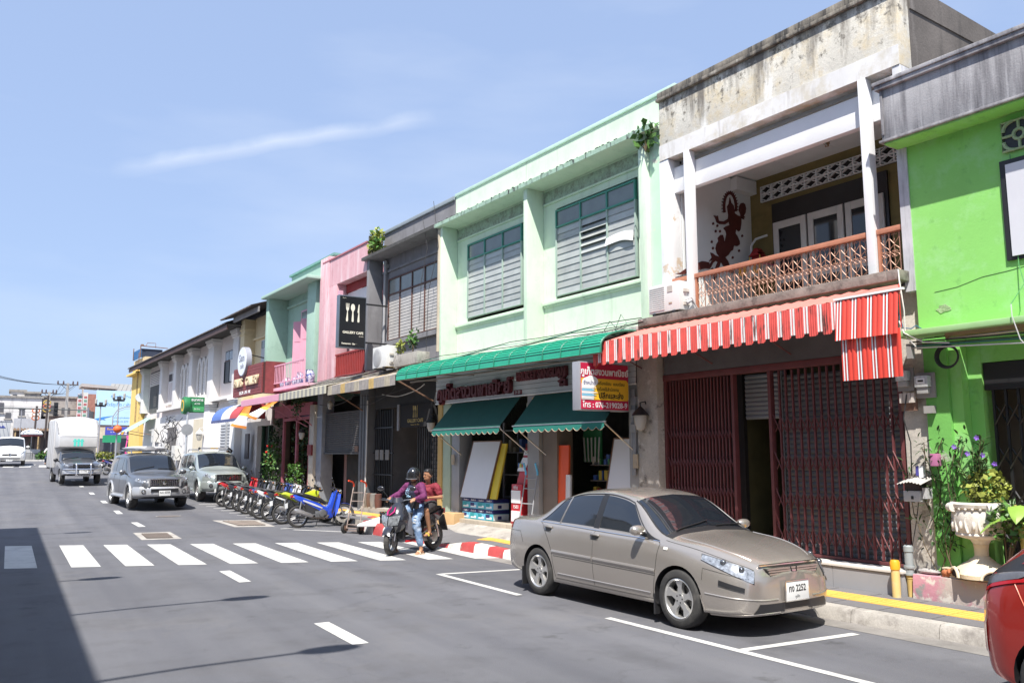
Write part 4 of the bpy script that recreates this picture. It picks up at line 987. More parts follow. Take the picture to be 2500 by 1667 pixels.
b=MB();b.box(.0,.35,16.352,16.75,.2,3.5);b.build('column',mat('column_cream',(.50,.45,.38),.8,var=.1),SH2,.006)
b=MB();b.box(.9,1.0,12.9,15.9,.2,1.95);b.build('inner_wall',mat('inner_pink',(.42,.27,.26),.8,var=.1),PH)
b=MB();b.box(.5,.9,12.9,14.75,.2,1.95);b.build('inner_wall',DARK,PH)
b=MB();b.box(.1,.5,16.76,20.6,3.2,3.62);b.build('beam',mat('beam_pink',(.42,.13,.16),.75,var=.1),SH2)
b=MB()
for u in(16.95,18.2,19.55):b.box(.08,.16,u-.06,u+.06,.25,3.2)
b.box(.08,.16,16.95,19.55,3.05,3.15);b.build('door_frame',mat('beam_pink',(.42,.13,.16)),SH2)
b=MB();b.box(.2,.24,18.3,19.3,3.15,3.5);b.build('pane',mat('glass_orange',(.5,.16,.03),.3),SH2)
b=MB();b.box(.2,.24,17.0,18.1,3.15,3.5);b.build('pane',mat('glass_blue',(.02,.09,.22),.3),SH2)
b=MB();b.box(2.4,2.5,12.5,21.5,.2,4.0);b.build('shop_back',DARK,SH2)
b=MB();b.box(-.1,2.4,12.5,24.0,.05,.30);b.build('floor_plinth',CONC_D,SH2)
b=MB();b.box(.3,.5,20.0,21.3,.3,4.0);b.build('wall_panel',mat('panel_brown',(.16,.11,.08),.8,var=.2),SH2)
b=MB();b.box(.5,2.5,21.32,21.4,.2,3.9);b.box(.3,.4,20.3,21.4,3.0,3.9);b.build('party_wall',mat('panel_brown'),SH2)
for(u,n,r,c_,s_,lab,mm_)in((19.9,-.15,(.35,.45,.85),420,.13,'bushy flowering shrub by the pink door frame',LEAF),(17.4,-.2,(.28,.35,.55),260,.13,'leafy shrub between pink door frame and cream column',LEAF),(18.6,.5,(.4,.8,1.0),420,.14,'dark creeper mass filling the pink doorway',LEAF_D),(20.6,.25,(.25,.45,1.0),320,.13,'dark climbing shrub left of the flowering one',LEAF_D)):
 t=shrub(L(n,u,sw(n,u)),r,c_,s_,lab,m=mm_,stem=.3 if mm_ is LEAF else.9,name='shrub')
 if u==19.9:
  b=MB()
  for _ in range(7):
   b.ball((RND.uniform(-.3,.1),RND.uniform(-.4,.4),RND.uniform(.9,1.9)),.045,6,4)
  b.build('flowers',mat('flower_red',(.6,.02,.02),.5),t)
shrub(L(-.5,16.6,3.15),(.18,.35,.35),160,.1,'creeper hanging from the striped awning corner',m=LEAF_D,stem=0,name='creeper')
BAGH=tag(put(MB().box(-.03,.03,-.18,.18,0,.34).build('hanging_bag',mat('bag_red',(.20,.02,.02),.6)),L(-.03,16.55,1.85),FA),'dark red bag hanging on the cream column','bag')
def lantern(loc,lab,s=1.,m=BLACK):
 t=thing('wall_lamp',lab,'lamp',loc,FA)
 b=MB();b.tube([(.2*s,0,.12*s),(.1*s,0,.3*s),(0,0,.28*s),(0,0,.2*s)],.012*s,6);b.lathe([(0,.24*s),(.10*s,.14*s),(.13*s,.09*s)],10);b.build('bracket',m,t)
 b=MB();b.lathe([(.10*s,.09*s),(.095*s,0),(.06*s,-.12*s),(0,-.14*s)],10);b.build('globe',mat('lamp_globe',(.42,.40,.36),.15,var=0),t)
 return t
lantern(L(-.15,.72,2.42),'black lantern with pale globe on the stained pillar',1.15)
lantern(L(-.12,8.2,2.55),'black lantern beside the ochre column of the stationery shop')
lantern(L(-.2,16.9,2.5),'black lantern hanging before the cream column')
lantern(L(-.25,14.4,3.35),'small silver spot lamp over the half open shutter',.8,STEEL)
PF=facade('fascia_board','long pale pink fascia board over the small cafe','fascia')
MB().box(-1.0,-.94,17.0,21.15,3.62,3.83).build('board',mat('fascia_pink',(.62,.30,.40),.6,var=.05),PF)
MB().box(-.94,0,17.0,21.15,3.83,3.86).build('top',PINKL,PF)
b=MB();b.tube([(-.95,16.9,3.55),(.1,16.5,2.75)],.02,6);b.tube([(-.95,18.6,3.6),(.1,17.2,2.8)],.02,6);b.build('brace',PINKD,PF)
def flag(c4,lab):
 t=thing('hanging_banner',lab,'banner',(0,0,0))
 a,b_,c_,d_=[Vector(p)for p in c4]
 bands=[(0,.34,mat('banner_orange',(.72,.24,.03),.7,var=.06)),(.34,.46,mat('banner_lime',(.52,.55,.06),.7,var=.06)),(.46,.88,mat('banner_white',(.76,.74,.72),.7,var=.04)),(.88,1,mat('banner_orange'))]
 def P(s_,t_):
  p=a.lerp(b_,s_).lerp(d_.lerp(c_,s_),t_);return p+EN*(.05*sin(3*t_+4*s_))
 for(t0,t1,m_)in bands:
  mb=MB();rr=[]
  for i in range(7):rr.append([P(i/6,t0+(t1-t0)*j/3)for j in range(4)])
  mb.loft(rr,closed=False,caps=False);mb.build('band',m_,t)
 return t
flag([L(-1.15,20.2,3.59),L(-1.15,19.2,3.56),L(-1.25,19.65,2.76),L(-1.3,21.4,2.93)],'orange, lime and white cloth banner hung furthest under the pink fascia')
flag([L(-1.1,17.55,3.6),L(-1.1,16.6,3.58),L(-1.35,18.3,3.03),L(-1.3,19.5,3.24)],'orange and white cloth banner flapping beside the striped awning')
TRI=facade('dome_awning','rounded blue, white and red canvas awning over a white shutter','awning')
for k,(ua,ub,c_)in enumerate(((23.6,25.0,(.09,.16,.42)),(22.4,23.6,(.60,.58,.58)),(21.25,22.4,(.42,.06,.07)))):
 sg_=[]
 for j in range(9):
  a=pi/2*j/8;sg_.append((-.05-1.0*sin(a),3.22+.66*cos(a)))
 mb=MB();mb.loft([[(n,u,z)for n,z in sg_]for u in(ua,(ua+ub)/2,ub)],closed=False,caps=False)
 mb.build('canvas_band',mat('tri_%d'%k,c_,.7,var=.06),TRI)
mb=MB();mb.loft([[(-1.06,u,3.22),(-1.06,u,3.12-(.02 if i%2 else 0))]for i,u in enumerate([21.25+.15*k for k in range(26)])],closed=False,caps=False);mb.build('valance',mat('tri_edge',(.08,.10,.22),.7),TRI)
mb=MB();mb._add([(-.05,21.25,3.2)]+[(n,21.25,z)for n,z in sg_],[tuple(range(10))]);mb.build('end_cheek',mat('tri_2'),TRI)
#  cream house
CREAM=mat('cream_paint',(.70,.58,.36),.8,var=.05,vscale=1.5,dirt=((.6,.5,.33),3,.6,.8))
CH=facade('shophouse','narrow cream shophouse under a dark corrugated roof with round sign in front')
b=MB();b.box(.35,10,21.0,24.45,3.7,7.45);b.build('wall',CREAM,CH)
MB().box(-.1,.35,24.2,24.75,3.9,7.4).build('pier',CREAM,CH,.006)
for z in(6.75,6.95):MB().box(-.13,.35,24.17,24.78,z,z+.06).build('pier_band',CREAM,CH)
MB().box(.25,.349,21.0,24.2,6.52,6.60).build('string_course',CREAM,CH)
b=MB();b.box(.30,.349,21.3,23.2,4.4,6.42);wv=b.build('window',mat('panel_pale',(.50,.52,.54),.5,var=.05),CH)
for k in range(4):MB().box(.28,.299,21.34+.46*k,21.74+.46*k,6.08,6.38).build('pane',TRANS,wv)
b=MB();b.box(-.55,-.50,21.0,24.3,7.22,7.42);b.build('eave_board',mat('eave_grey',(.25,.24,.24),.8),CH)
CORR=mat('roof_corrugated',(.085,.072,.068),.85,var=.3,vscale=5)
def corr_roof(parent,ua,ub,n0,z0,n1,z1,per_=.18,name='roof_sheet',m=CORR,th=.02,each=6):
 u=ua
 while u<ub-.01:
  ue=min(ub,u+per_*each);rr=[]
  k=int(round((ue-u)/per_*4))
  for i in range(k+1):
   uu=u+(ue-u)*i/max(k,1);dz=.03*cos(i*pi/2)
   rr.append([(n0,uu,z0+dz-th),(n0,uu,z0+dz),(n1,uu,z1+dz),(n1,uu,z1+dz-th)])
  MB().loft(rr).build(name,m,parent);u=ue
b=MB();b.box(.25,.5,23.1,24.5,.2,3.7);b.box(.25,.5,21.4,23.1,3.0,3.7);b.build('lower_wall',mat('lower_white',(.66,.62,.60),.85,var=.06,dirt=((.45,.42,.42),2,.55,.7)),CH)
MB().box(.55,.6,21.4,23.1,.2,3.0).build('door',DARK,CH)
for u in(21.45,22.2,22.98):MB().box(.42,.52,u,u+.1,.2,3.0).build('door_post',mat('door_green',(.02,.06,.035),.6),CH)
MB().box(.0,.06,23.4,23.85,1.7,2.7).build('notice_panel',mat('notice_dark',(.08,.07,.075),.5),CH)
corr_roof(CH,21.0,25.2,-.85,7.42,5,9.4)
WS=facade('board_sign','maroon plank sign board with cream letters below the round sign','sign')
PLK=mat('plank_maroon',(.20,.045,.045),.6,var=.15,vscale=6)
for k in range(10):MB().box(-.92,-.87,19.1,22.55,4.03+.108*k,4.03+.108*k+.10).build('plank',PLK,WS)
MB().box(-.86,-.80,19.1,22.55,4.02,5.12).build('backing',mat('plank_dark',(.06,.02,.02),.8),WS)
MB().box(-.80,-.1,19.05,19.12,4.02,5.14).build('side_board',PLK,WS)
LC=mat('letter_cream',(.62,.50,.33),.6,var=.1,vscale=10)
text('PALMS',.42,face_street(-.96,21.75,4.52),LC,WS,ext=.03,off=.012,sx=.85)
text('GALLERY',.42,face_street(-.96,20.1,4.52),LC,WS,ext=.03,off=.012,sx=.85)
text('DECOR · CAFE · ART',.17,face_street(-.925,21.0,4.14),SWHI,WS,ext=.004,sx=.9)
RS=thing('round_sign','round white disc sign with grey script before the cream house','sign',L(-1.0,21.25,5.31),FA)
b=MB();b.lathe([(0,0),(.55,0),(.55,.2),(0,.2)],36,(0,0,0),'x');b.build('disc',mat('disc_grey',(.30,.31,.36),.5),RS)
b=MB();b.lathe([(0,-.014),(.52,-.014),(.53,-.001)],36,(0,0,0),'x');b.build('face',mat('disc_white',(.72,.75,.80),.4,var=.02),RS)
text('Siam',.40,face_street(-.018,0,.12),mat('script_grey',(.2,.22,.28),.5),RS,off=.004,sx=.9)
text('cafe',.28,face_street(-.018,-.05,-.18),mat('script_grey'),RS)
b=MB();b.tube([(.2,.0,.3),(1.3,.0,.1)],.02,6);b.tube([(.2,.0,-.2),(1.3,.0,-.2)],.02,6);b.build('bracket',BLACK,RS)
#  long white arcaded house
WHT=mat('white_stucco',(.76,.73,.70),.85,var=.05,vscale=1.2,bump=.08,dirt=[((.62,.58,.54),2,.6,.75)],streak=((.48,.44,.42),3.5,.35,.66,.82))
WHT2=mat('white_stucco_pink',(.74,.66,.62),.85,var=.06,vscale=1.2,dirt=((.45,.42,.42),2,.62,.8))
WH=facade('shophouse','long white arcaded shophouse with arched shutters and columns under a dark tiled roof')
b=MB();b.box(.35,10,24.5,46.2,4.3,7.3);b.box(.3,10,24.5,46.2,3.9,4.3);b.build('wall',WHT2,WH)
MB().box(-.02,.3,24.5,41,4.28,4.42).build('string_course',WHT,WH)
for(ua,ub)in((25.2,26.3),(29.1,30.4),(33.1,34.0),(36.6,37.5),(40.1,40.9),(45.3,46.3)):
 c_=(ua+ub)/2;hw=(ub-ua)/2*.72
 col=MB().box(.0,.349,c_-hw,c_+hw,4.42,6.85).build('pilaster',WHT,WH,.01)
 for k,(dz,ex)in enumerate(((6.85,.05),(6.95,.09),(7.07,.13))):MB().box(-ex,.36,c_-hw-ex,c_+hw+ex,dz,dz+.10).build('capital',WHT,col)
for(u0,u1,zt)in((34.2,36.4,6.75),(30.6,32.9,6.8)):
 cw=(u1-u0)/3
 for k in range(3):
  c_=u0+cw*(k+.5);hw=cw*.36
  w_=MB().box(.28,.349,c_-hw,c_+hw,4.75,6.15).build('shutter_window',mat('shutter_white',(.66,.65,.64),.6,var=.05),WH)
  for j in range(2):
   for q in range(9):MB().box(.262,.279,c_-hw+.03+j*hw,c_+j*hw-.03,4.85+.14*q,4.94+.14*q).build('slat',WHT,w_)
  mb=MB();arc=[(c_+(hw+.10)*cos(a),6.15+(hw+.10)*1.25*sin(a))for a in[pi*i/10 for i in range(11)]]+[(c_+hw*.72*cos(a),6.15+hw*.95*sin(a))for a in[pi*(10-i)/10 for i in range(11)]]
  fr_=[]
  for i in range(10):
   p=[arc[i],arc[i+1],arc[20-i],arc[21-i]]
   mb.hexa([(.349,p[0][0],p[0][1]),(.349,p[1][0],p[1][1]),(.349,p[2][0],p[2][1]),(.349,p[3][0],p[3][1]),(.18,p[0][0],p[0][1]),(.18,p[1][0],p[1][1]),(.18,p[2][0],p[2][1]),(.18,p[3][0],p[3][1])])
  mb.build('arch',WHT,WH)
  MB().box(.30,.349,c_-hw*.7,c_+hw*.7,6.15,6.4).build('fanlight',mat('fanlight',(.25,.25,.25),.6),WH)
 for k in range(4):
  c_=u0+cw*k;MB().lathe([(.07,4.75),(.06,6.0),(.10,6.05),(.10,6.15)],10,(.24,c_,0)).build('colonnette',WHT,WH)
 for k in range(3):MB().box(.0,.30,u0+cw*(k+.4),u0+cw*(k+.6),4.45,4.7).build('bracket',WHT,WH)
def simple_window(parent,ua,ub,z0,z1,fm,open_=True):
 w_=MB();w_.box(.31,.349,ua,ub,z0,z1);o=w_.build('window',mat('win_dark',(.02,.02,.022),.4),parent)
 k3=(ub-ua)/3
 for k in range(3):MB().box(.295,.309,ua+k3*k+.04,ua+k3*(k+1)-.04,z1-.42,z1-.05).build('pane',mat('pane_blue',(.22,.25,.29),.15),o)
 MB().box(.29,.309,ua,ub,z1-.48,z1-.43).build('transom',fm,o)
 return o
w_=simple_window(WH,26.5,28.4,5.05,6.5,BROWNF)
for(u,rz)in((26.5,.15),(27.6,-1.2),(28.4,-1.2)):
 o=MB().box(-.02,.02,0,.6,5.07,6.02).build('shutter_leaf',WHT if u<27 else mat('win_dark'),w_);o.location=(.28,u,0);o.rotation_euler=(0,0,rz)
simple_window(WH,24.78,25.15,5.2,6.6,BROWNF)
w_=MB().box(.28,.349,38.0,39.7,4.75,6.5).build('shutter_window',WHT,WH)
for k in range(2):MB().box(.262,.279,38.1+.85*k,38.75+.85*k,5.95,6.35).build('louvre',mat('louvre_black',(.05,.045,.045),.7),w_)
for k in range(4):MB().box(.262,.279,38.08+.42*k,38.4+.42*k,4.85,5.85).build('leaf_panel',WHT2,w_)
MB().box(.15,.349,37.9,39.8,4.62,4.74).build('sill',WHT,WH)
w_=MB().box(.28,.349,41.3,44.8,4.4,6.85).build('louvre_bay',mat('louvre_shadow',(.10,.095,.09),.8),WH)
for k in range(8):MB().box(.24,.279,41.35,44.7,6.0+.1*k,6.06+.1*k).build('slat',WHT2,w_)
o=MB().box(-.02,.02,0,.9,4.55,5.95).build('shutter_leaf',WHT,w_);o.location=(.2,41.4,0);o.rotation_euler=(0,0,-.3)
for q in range(12):MB().box(.0,.02,41.5,42.2,4.65+.105*q,4.70+.105*q).build('slat',mat('louvre_shadow'),w_)
b=MB();b.box(-.72,-.66,24.6,46.5,6.98,7.20);b.build('eave_board',mat('eave_brown',(.075,.045,.042),.7,var=.2),WH)
MB().box(-.66,.35,24.6,46.4,7.2,7.24).build('soffit',mat('soffit_dark',(.05,.045,.04),.9),WH)
corr_roof(WH,24.6,46.6,-.78,7.24,5,9.6,.24,each=8)
g0=lambda u:gz(FO.y+u)
b=MB();b.box(.25,.6,24.5,46,.2,4.0);b.build('wall',WHT,WH)
for(ua,ub,m_,nm)in((26.1,28.2,mat('shutter_pale',(.40,.41,.43),.5,.2,var=.06),'roller_shutter'),):
 t=facade('roller_shutter','pale grey slatted double shutter under the tricolour awning','shutter')
 shutter(.22,ua,(ua+ub)/2-.04,.5,3.3,m_,t,.13);shutter(.22,(ua+ub)/2+.04,ub,.5,3.3,m_,t,.13)
 MB().box(.12,.24,(ua+ub)/2-.035,(ua+ub)/2+.035,.5,3.3).build('centre_rail',m_,t)
for(ua,ub)in((29.2,30.4),(25.1,26.0)):
 c_=MB().box(-.05,.249,ua+.1,ub-.1,.2,3.95).build('pilaster',WHT,WH,.01)
 for k in range(3):MB().box(-.08-.05*k,.26,ua+.05-.05*k,ub-.05+.05*k,3.95+.1*k,4.04+.1*k).build('capital',WHT,c_)
MB().box(.20,.249,30.6,33.2,.4,3.6).build('door_panel',mat('panel_cream',(.62,.55,.42),.8,var=.06),WH)
b=MB();b.box(.2,.249,37.0,38.9,.6,3.35);b.build('opening',mat('opening_grey',(.13,.12,.12),.9,var=.4,vscale=2),WH)
lantern(L(-.25,30.1,2.7),'white lantern on the pilaster beside the bank sign',1.4,mat('lamp_white',(.6,.6,.6),.5))
tg=MB();rr_=random.Random(5)
for _ in range(26):
 u0=rr_.uniform(35,41);z0=rr_.uniform(1.6,3.9);p=[(.1,u0,z0)]
 for k in range(5):p.append((rr_.uniform(-.25,.2),p[-1][1]+rr_.uniform(-.6,.6),p[-1][2]+rr_.uniform(-.55,.3)))
 tg.tube(p,.018,4,rr_.choice((0,0,1)))
tag(put(tg.build('cable_tangle',[WIRE,WIRE_W]),FO,FA),'tangle of old cables hanging on the far white wall','cables')
for(u,z,lab)in((41.6,2.6,'white meter box high on the wall below the green awning'),(38.6,1.7,'white utility box low on the far white wall'),(36.2,1.6,'grey utility box among the hanging cables')):
 q=MB();q.box(-.05,.25,u-.35,u+.35,z,z+.75);q.box(-.07,-.051,u-.1,u+.12,z+.35,z+.5)
 tag(put(q.build('meter_box',mat('meter_white',(.6,.59,.56),.6)),FO,FA),lab,'meter box')
BS=thing('bank_sign','green bank sign board with white lettering on its thin pole','sign',L(-1.40,27.2,0),FA)
MB().box(-.02,.60,0,.2,3.66,4.32).build('board',mat('bank_green',(.02,.17,.06),.45,var=.05),BS,.01)
MB().box(.0,.58,-.012,-.002,3.70,3.92).build('strip',mat('bank_lime',(.06,.33,.12),.45),BS)
text('ธนาคาร',.16,face_camera(.29,-.012,4.20),SWHI,BS,off=.003);text('ATM',.11,face_camera(.29,-.012,4.03),SWHI,BS);text('24 hrs',.10,face_camera(.29,-.02,3.81),SWHI,BS)
b=MB();b.lathe([(0,-.12),(.36,-.12),(.38,0),(.36,.12),(0,.12)],24,(0,.1,3.95),'x');b.v=[(v[0]-.16,v[1],v[2])for v in b.v];b.build('roundel',mat('bank_green'),BS)
b=MB();b.lathe([(.17,-.13),(.25,-.125)],24,(0,.1,3.95),'x');b.v=[(v[0]-.16,v[1],v[2])for v in b.v];b.build('roundel_ring',SYEL,BS)
MR=thing('road_sign','round grey sign seen from behind on a thin pole by the white wall','sign',L(-1.5,27.1,gz(37.4)),FA)
b=MB();b.lathe([(.045,0),(.045,3.6)],10);b.build('pole',mat('pole_grey',(.5,.52,.55),.4,.3),MR)
b=MB();b.lathe([(0,-.07),(.24,-.07),(.24,-.055),(0,-.055)],28,(0,0,2.64),'y');b.build('disc',mat('sign_back',(.34,.35,.37),.4,.3),MR)
#  yellow end house and things beyond the row
YH=facade('shophouse','tall yellow end building with flat projecting canopy and rooftop hoarding')
YEL=mat('yellow_paint',(.78,.55,.17),.8,var=.06,vscale=1.2)
b=MB();b.box(.1,10,46.4,50,1.0,7.75);b.build('wall',YEL,YH)
MB().box(-.28,.1,46.5,50,7.0,7.12).build('canopy_slab',YEL,YH)
MB().box(.15,10,46.3,50,7.75,8.05).build('parapet',mat('yellow_cream',(.66,.52,.3),.8),YH)
b=MB();b.box(.05,1.3,47.0,47.1,8.06,8.62);b.build('hoarding',mat('hoarding_dark',(.02,.03,.06),.6),YH)
b=MB();b.box(.0,.049,47.0,49.5,8.06,8.62);b.build('hoarding',mat('hoarding_blue',(.02,.12,.30),.6),YH)
b=MB()
for u in(47.0,49.4):b.tube([(-.02,u,8.05),(-.02,u,8.85)],.03,6)
b.tube([(-.05,46.9,8.78),(1.6,46.9,8.72)],.03,5);b.tube([(.25,46.9,8.75),(.35,46.9,9.0),(.85,46.9,9.0),(.85,46.9,8.7)],.02,5);b.box(-.02,.14,46.85,46.95,8.76,8.88)
b.build('hoarding_frame',RUST,YH)
LDR=facade('ladder','thin iron ladder up the front of the yellow building','ladder')
for k in range(16):MB().tube([(-.16,46.45,4.0+.27*k),(-.16,46.75,4.0+.27*k)],.012,4).build('rung',RUST,LDR)
for u in(46.45,46.75):MB().tube([(-.16,u,3.9),(-.16,u,8.3)],.015,5).build('rail',RUST,LDR)
q=MB();q.lathe([(0,-.05),(.27,-.05),(.27,.05),(0,.05)],28,(0,0,0),'y')
tag(put(q.build('round_sign',mat('disc_pale',(.66,.68,.70),.4)),L(-.05,46.0,5.42),FA),'plain round pale disc sign on the yellow building','sign')
GA=facade('canvas_awning','faded pale green canvas awning sloping out before the far white bay','awning')
mb=MB();mb.loft([[(.2,u,4.12+.04*sin(u*3)),(-.4,u+.1,3.72+.04*sin(u*2)),(-1.1,u+.3,3.25)]for u in(42.4,43,43.8,44.6,45.4)],closed=False,caps=False);mb.build('canvas',mat('awning_faded_green',(.30,.50,.40),.8,var=.12,vscale=3),GA)
b=MB()
for u in(42.4,45.4):b.tube([(-1.1,u+.3,3.25),(0.2,u,3.0)],.02,5)
b.build('frame',RUST,GA)
#  bright green house on the near side
LIME=mat('lime_paint',(.25,.60,.14),.75,var=.07,vscale=1.2,bump=.1,bscale=30,dirt=[((.30,.63,.22),2.5,.5,.65),((.20,.50,.12),6,.58,.70)],streak=((.19,.46,.12),4,.35,.55,.72,(5.6,.10)))
SLABW=mat('fascia_weathered',(.40,.39,.40),.9,var=.12,vscale=2,grain=.15,bump=.2,streak=[((.13,.125,.135),6,.55,.42,.66),((.66,.65,.66),7,.5,.58,.78)])
LH=facade('shophouse','bright lime green shophouse with weathered grey fascia and white shutter')
b=MB();b.box(.0,9,-12.0,-4.19,3.4,6.55);b.build('wall',LIME,LH)
b=MB();b.box(.302,9,-12.0,-4.195,6.552,6.60);b.build('roof',mat('bounce_block_grey',(.17,.165,.16),.9,var=.2),LH)  # unseen deck, added to stop green bounce onto the neighbouring side wall
b=MB();b.box(-.02,.12,-4.19,-4.06,3.9,5.8);b.build('return_strip',mat('strip_grey',(.5,.5,.52),.85,var=.15,streak=((.2,.2,.2),7,.8,.5,.7)),LH)
b=MB();b.box(-.33,.3,-12.0,-4.06,5.835,6.5);b.build('fascia',SLABW,LH,.006)
b=MB();b.box(-.38,.3,-12.0,-4.02,6.50,6.56);b.box(-.40,.3,-12.0,-4.0,6.562,6.61);b.box(-.36,.3,-12.0,-4.03,5.80,5.833);b.box(-.345,-.332,-4.10,-4.065,5.9,6.49);b.build('moulding',SLABW,LH,.006)
b=MB();b.box(-.32,-.003,-12,-4.08,5.775,5.798);b.build('soffit',LIME,LH)
b=MB();b.box(-.03,.0,-8,-5.30,4.06,5.24);wl=b.build('window',BLACK,LH)
for k in range(2):MB().box(-.05,-.031,-5.37-.9*k-.86,-5.37-.9*k,4.10,5.18).build('shutter_panel',mat('panel_white',(.62,.62,.66),.5,var=.03),wl)
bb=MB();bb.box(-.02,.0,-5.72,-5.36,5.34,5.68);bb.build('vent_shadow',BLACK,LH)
bb=MB()
for(c1,c2)in((-5.54,5.51),):
 for(dx,dz)in((0,0),):
  bb.tube([(-.03,c1+.06*cos(a),c2+.06*sin(a))for a in[2*pi*i/14 for i in range(14)]],.022,5,closed=True)
 for(dx,dz)in((-1,-1),(-1,1),(1,-1),(1,1)):
  bb.tube([(-.03,c1+dx*(.17-.11*(1-cos(a))),c2+dz*(.17-.11*(1-sin(a))))for a in[pi/2*i/7 for i in range(8)]],.022,5)
 bb.tube([(-.03,c1-.18,c2-.17),(-.03,c1+.18,c2-.17),(-.03,c1+.18,c2+.17),(-.03,c1-.18,c2+.17)],.02,5,closed=True)
bb.tube([(-.03,c1-.18,c2),(-.03,c1-.07,c2)],.018,5);bb.tube([(-.03,c1+.07,c2),(-.03,c1+.18,c2)],.018,5);bb.tube([(-.03,c1,c2+.06),(-.03,c1,c2+.17)],.018,5);bb.tube([(-.03,c1,c2-.06),(-.03,c1,c2-.17)],.018,5)
bb.build('vent_block',mat('vent_grey_green',(.32,.42,.24),.85,var=.1),LH)
b=MB();b.box(-.35,0,-12,-4.05,3.29,3.36);b.build('canopy_slab',mat('lime_pale',(.33,.56,.25),.8,var=.08,dirt=((.2,.3,.15),6,.6,.8)),LH,.008)
b=MB();b.box(.10,.35,-4.19,-3.86,.4,4.02);b.build('party_pillar',mat('pillar_peeled',(.56,.52,.46),.9,var=.12,vscale=3,bump=.4,bscale=14,dirt=[((.25,.22,.19),3,.56,.66),((.40,.20,.12),1.8,.64,.70)],grain=.15),LH,.01)
b=MB();b.box(.05,.4,-4.48,-4.192,.4,3.285);b.build('pier',mat('lime_worn',(.17,.47,.10),.8,var=.1,vscale=3,dirt=[((.42,.46,.36),3.5,.60,.66)],bump=.2),LH)
b=MB();b.box(.10,.5,-4.62,-4.482,.4,3.285);b.box(.25,.5,-4.78,-4.622,.4,3.285);b.build('pier_step',LIME,LH)
b=MB();b.box(.26,.5,-12,-4.78,2.95,3.285);b.build('lintel',LIME,LH)
b=MB();b.box(.9,1.0,-12,-4.5,.3,3.3);b.build('door_shadow',mat('door_tan',(.16,.13,.10),.8,var=.2),LH)
LG=thing('folding_gate','black lattice folding gate of the lime house behind the plants','gate',FO,FA)
for k in range(16):
 u=-4.86-.14*k
 MB().box(.32,.345,u-.014,u+.014,.45,2.9).build('bar',BLACK,LG)
 for z in(.7,1.2,1.7,2.2):
  l2=MB();l2.tube([(.30,u,z),(.30,u-.14,z+.24)],.011,4);l2.tube([(.36,u,z+.24),(.36,u-.14,z)],.011,4);l2.build('lattice',BLACK,LG)
b=MB();b.box(.28,.4,-7.2,-4.79,2.62,2.94);b.build('top_panel',BLACK,LG)
b=MB();b.hexa([(-.14,-12,.05),(.6,-12,.05),(.6,-3.96,.05),(-.14,-3.96,.05),(-.12,-12,.425),(.6,-12,.425),(.6,-3.97,.425),(-.12,-3.97,.425)])
b.build('plinth',mat('plinth_pink_peel',(.52,.25,.30),.9,var=.1,vscale=2,bump=.35,bscale=14,dirt=[((.44,.38,.34),1.5,.48,.56),((.60,.56,.50),5,.56,.62),((.26,.27,.26),3.5,.60,.66)]),LH,.01)
CRK=mat('crack_dark',(.07,.16,.05),.9)
MB().tube([(-.001,-4.42,3.84),(-.001,-4.7,3.86),(-.001,-5.0,3.93),(-.001,-5.3,3.95),(-.001,-5.9,4.02)],.004,4).build('wall_crack',CRK,LH)
q=MB();rr_=random.Random(2);q.prism([(-4.52+.085*cos(a)*rr_.uniform(.6,1.2),3.62+.06*sin(a)*rr_.uniform(.6,1.2))for a in[2*pi*i/14 for i in range(14)]],'x',-.006,.002);q.build('plaster_chip',mat('chip_grey',(.30,.42,.22),.95,var=.4,vscale=20,bump=.5),LH)
for(u,z,h_)in((-4.9,5.3,.9),(-5.2,4.9,.8),(-4.6,4.6,.5)):pass
tube_lamp(-.18,-5.05,3.22,0,.85,'long tan strip lamp under the lime canopy')
#  vehicles
def interp(tab,x):
 xs=[p[0]for p in tab]
 if x<=xs[0]:return tab[0][1]
 if x>=xs[-1]:return tab[-1][1]
 for i in range(len(tab)-1):
  if xs[i]<=x<=xs[i+1]:
   h=xs[i+1]-xs[i];d=(tab[i+1][1]-tab[i][1])/h
   def sl(j):
    if j<=0 or j>=len(tab)-1:return(tab[min(j+1,len(tab)-1)][1]-tab[max(j-1,0)][1])/(xs[min(j+1,len(tab)-1)]-xs[max(j-1,0)])
    d0=(tab[j][1]-tab[j-1][1])/(xs[j]-xs[j-1]);d1=(tab[j+1][1]-tab[j][1])/(xs[j+1]-xs[j])
    return 0 if d0*d1<=0 else 2*d0*d1/(d0+d1)
   m0,m1=sl(i),sl(i+1);t=(x-xs[i])/h
   return(2*t**3-3*t**2+1)*tab[i][1]+(t**3-2*t**2+t)*h*m0+(-2*t**3+3*t**2)*tab[i+1][1]+(t**3-t**2)*h*m1
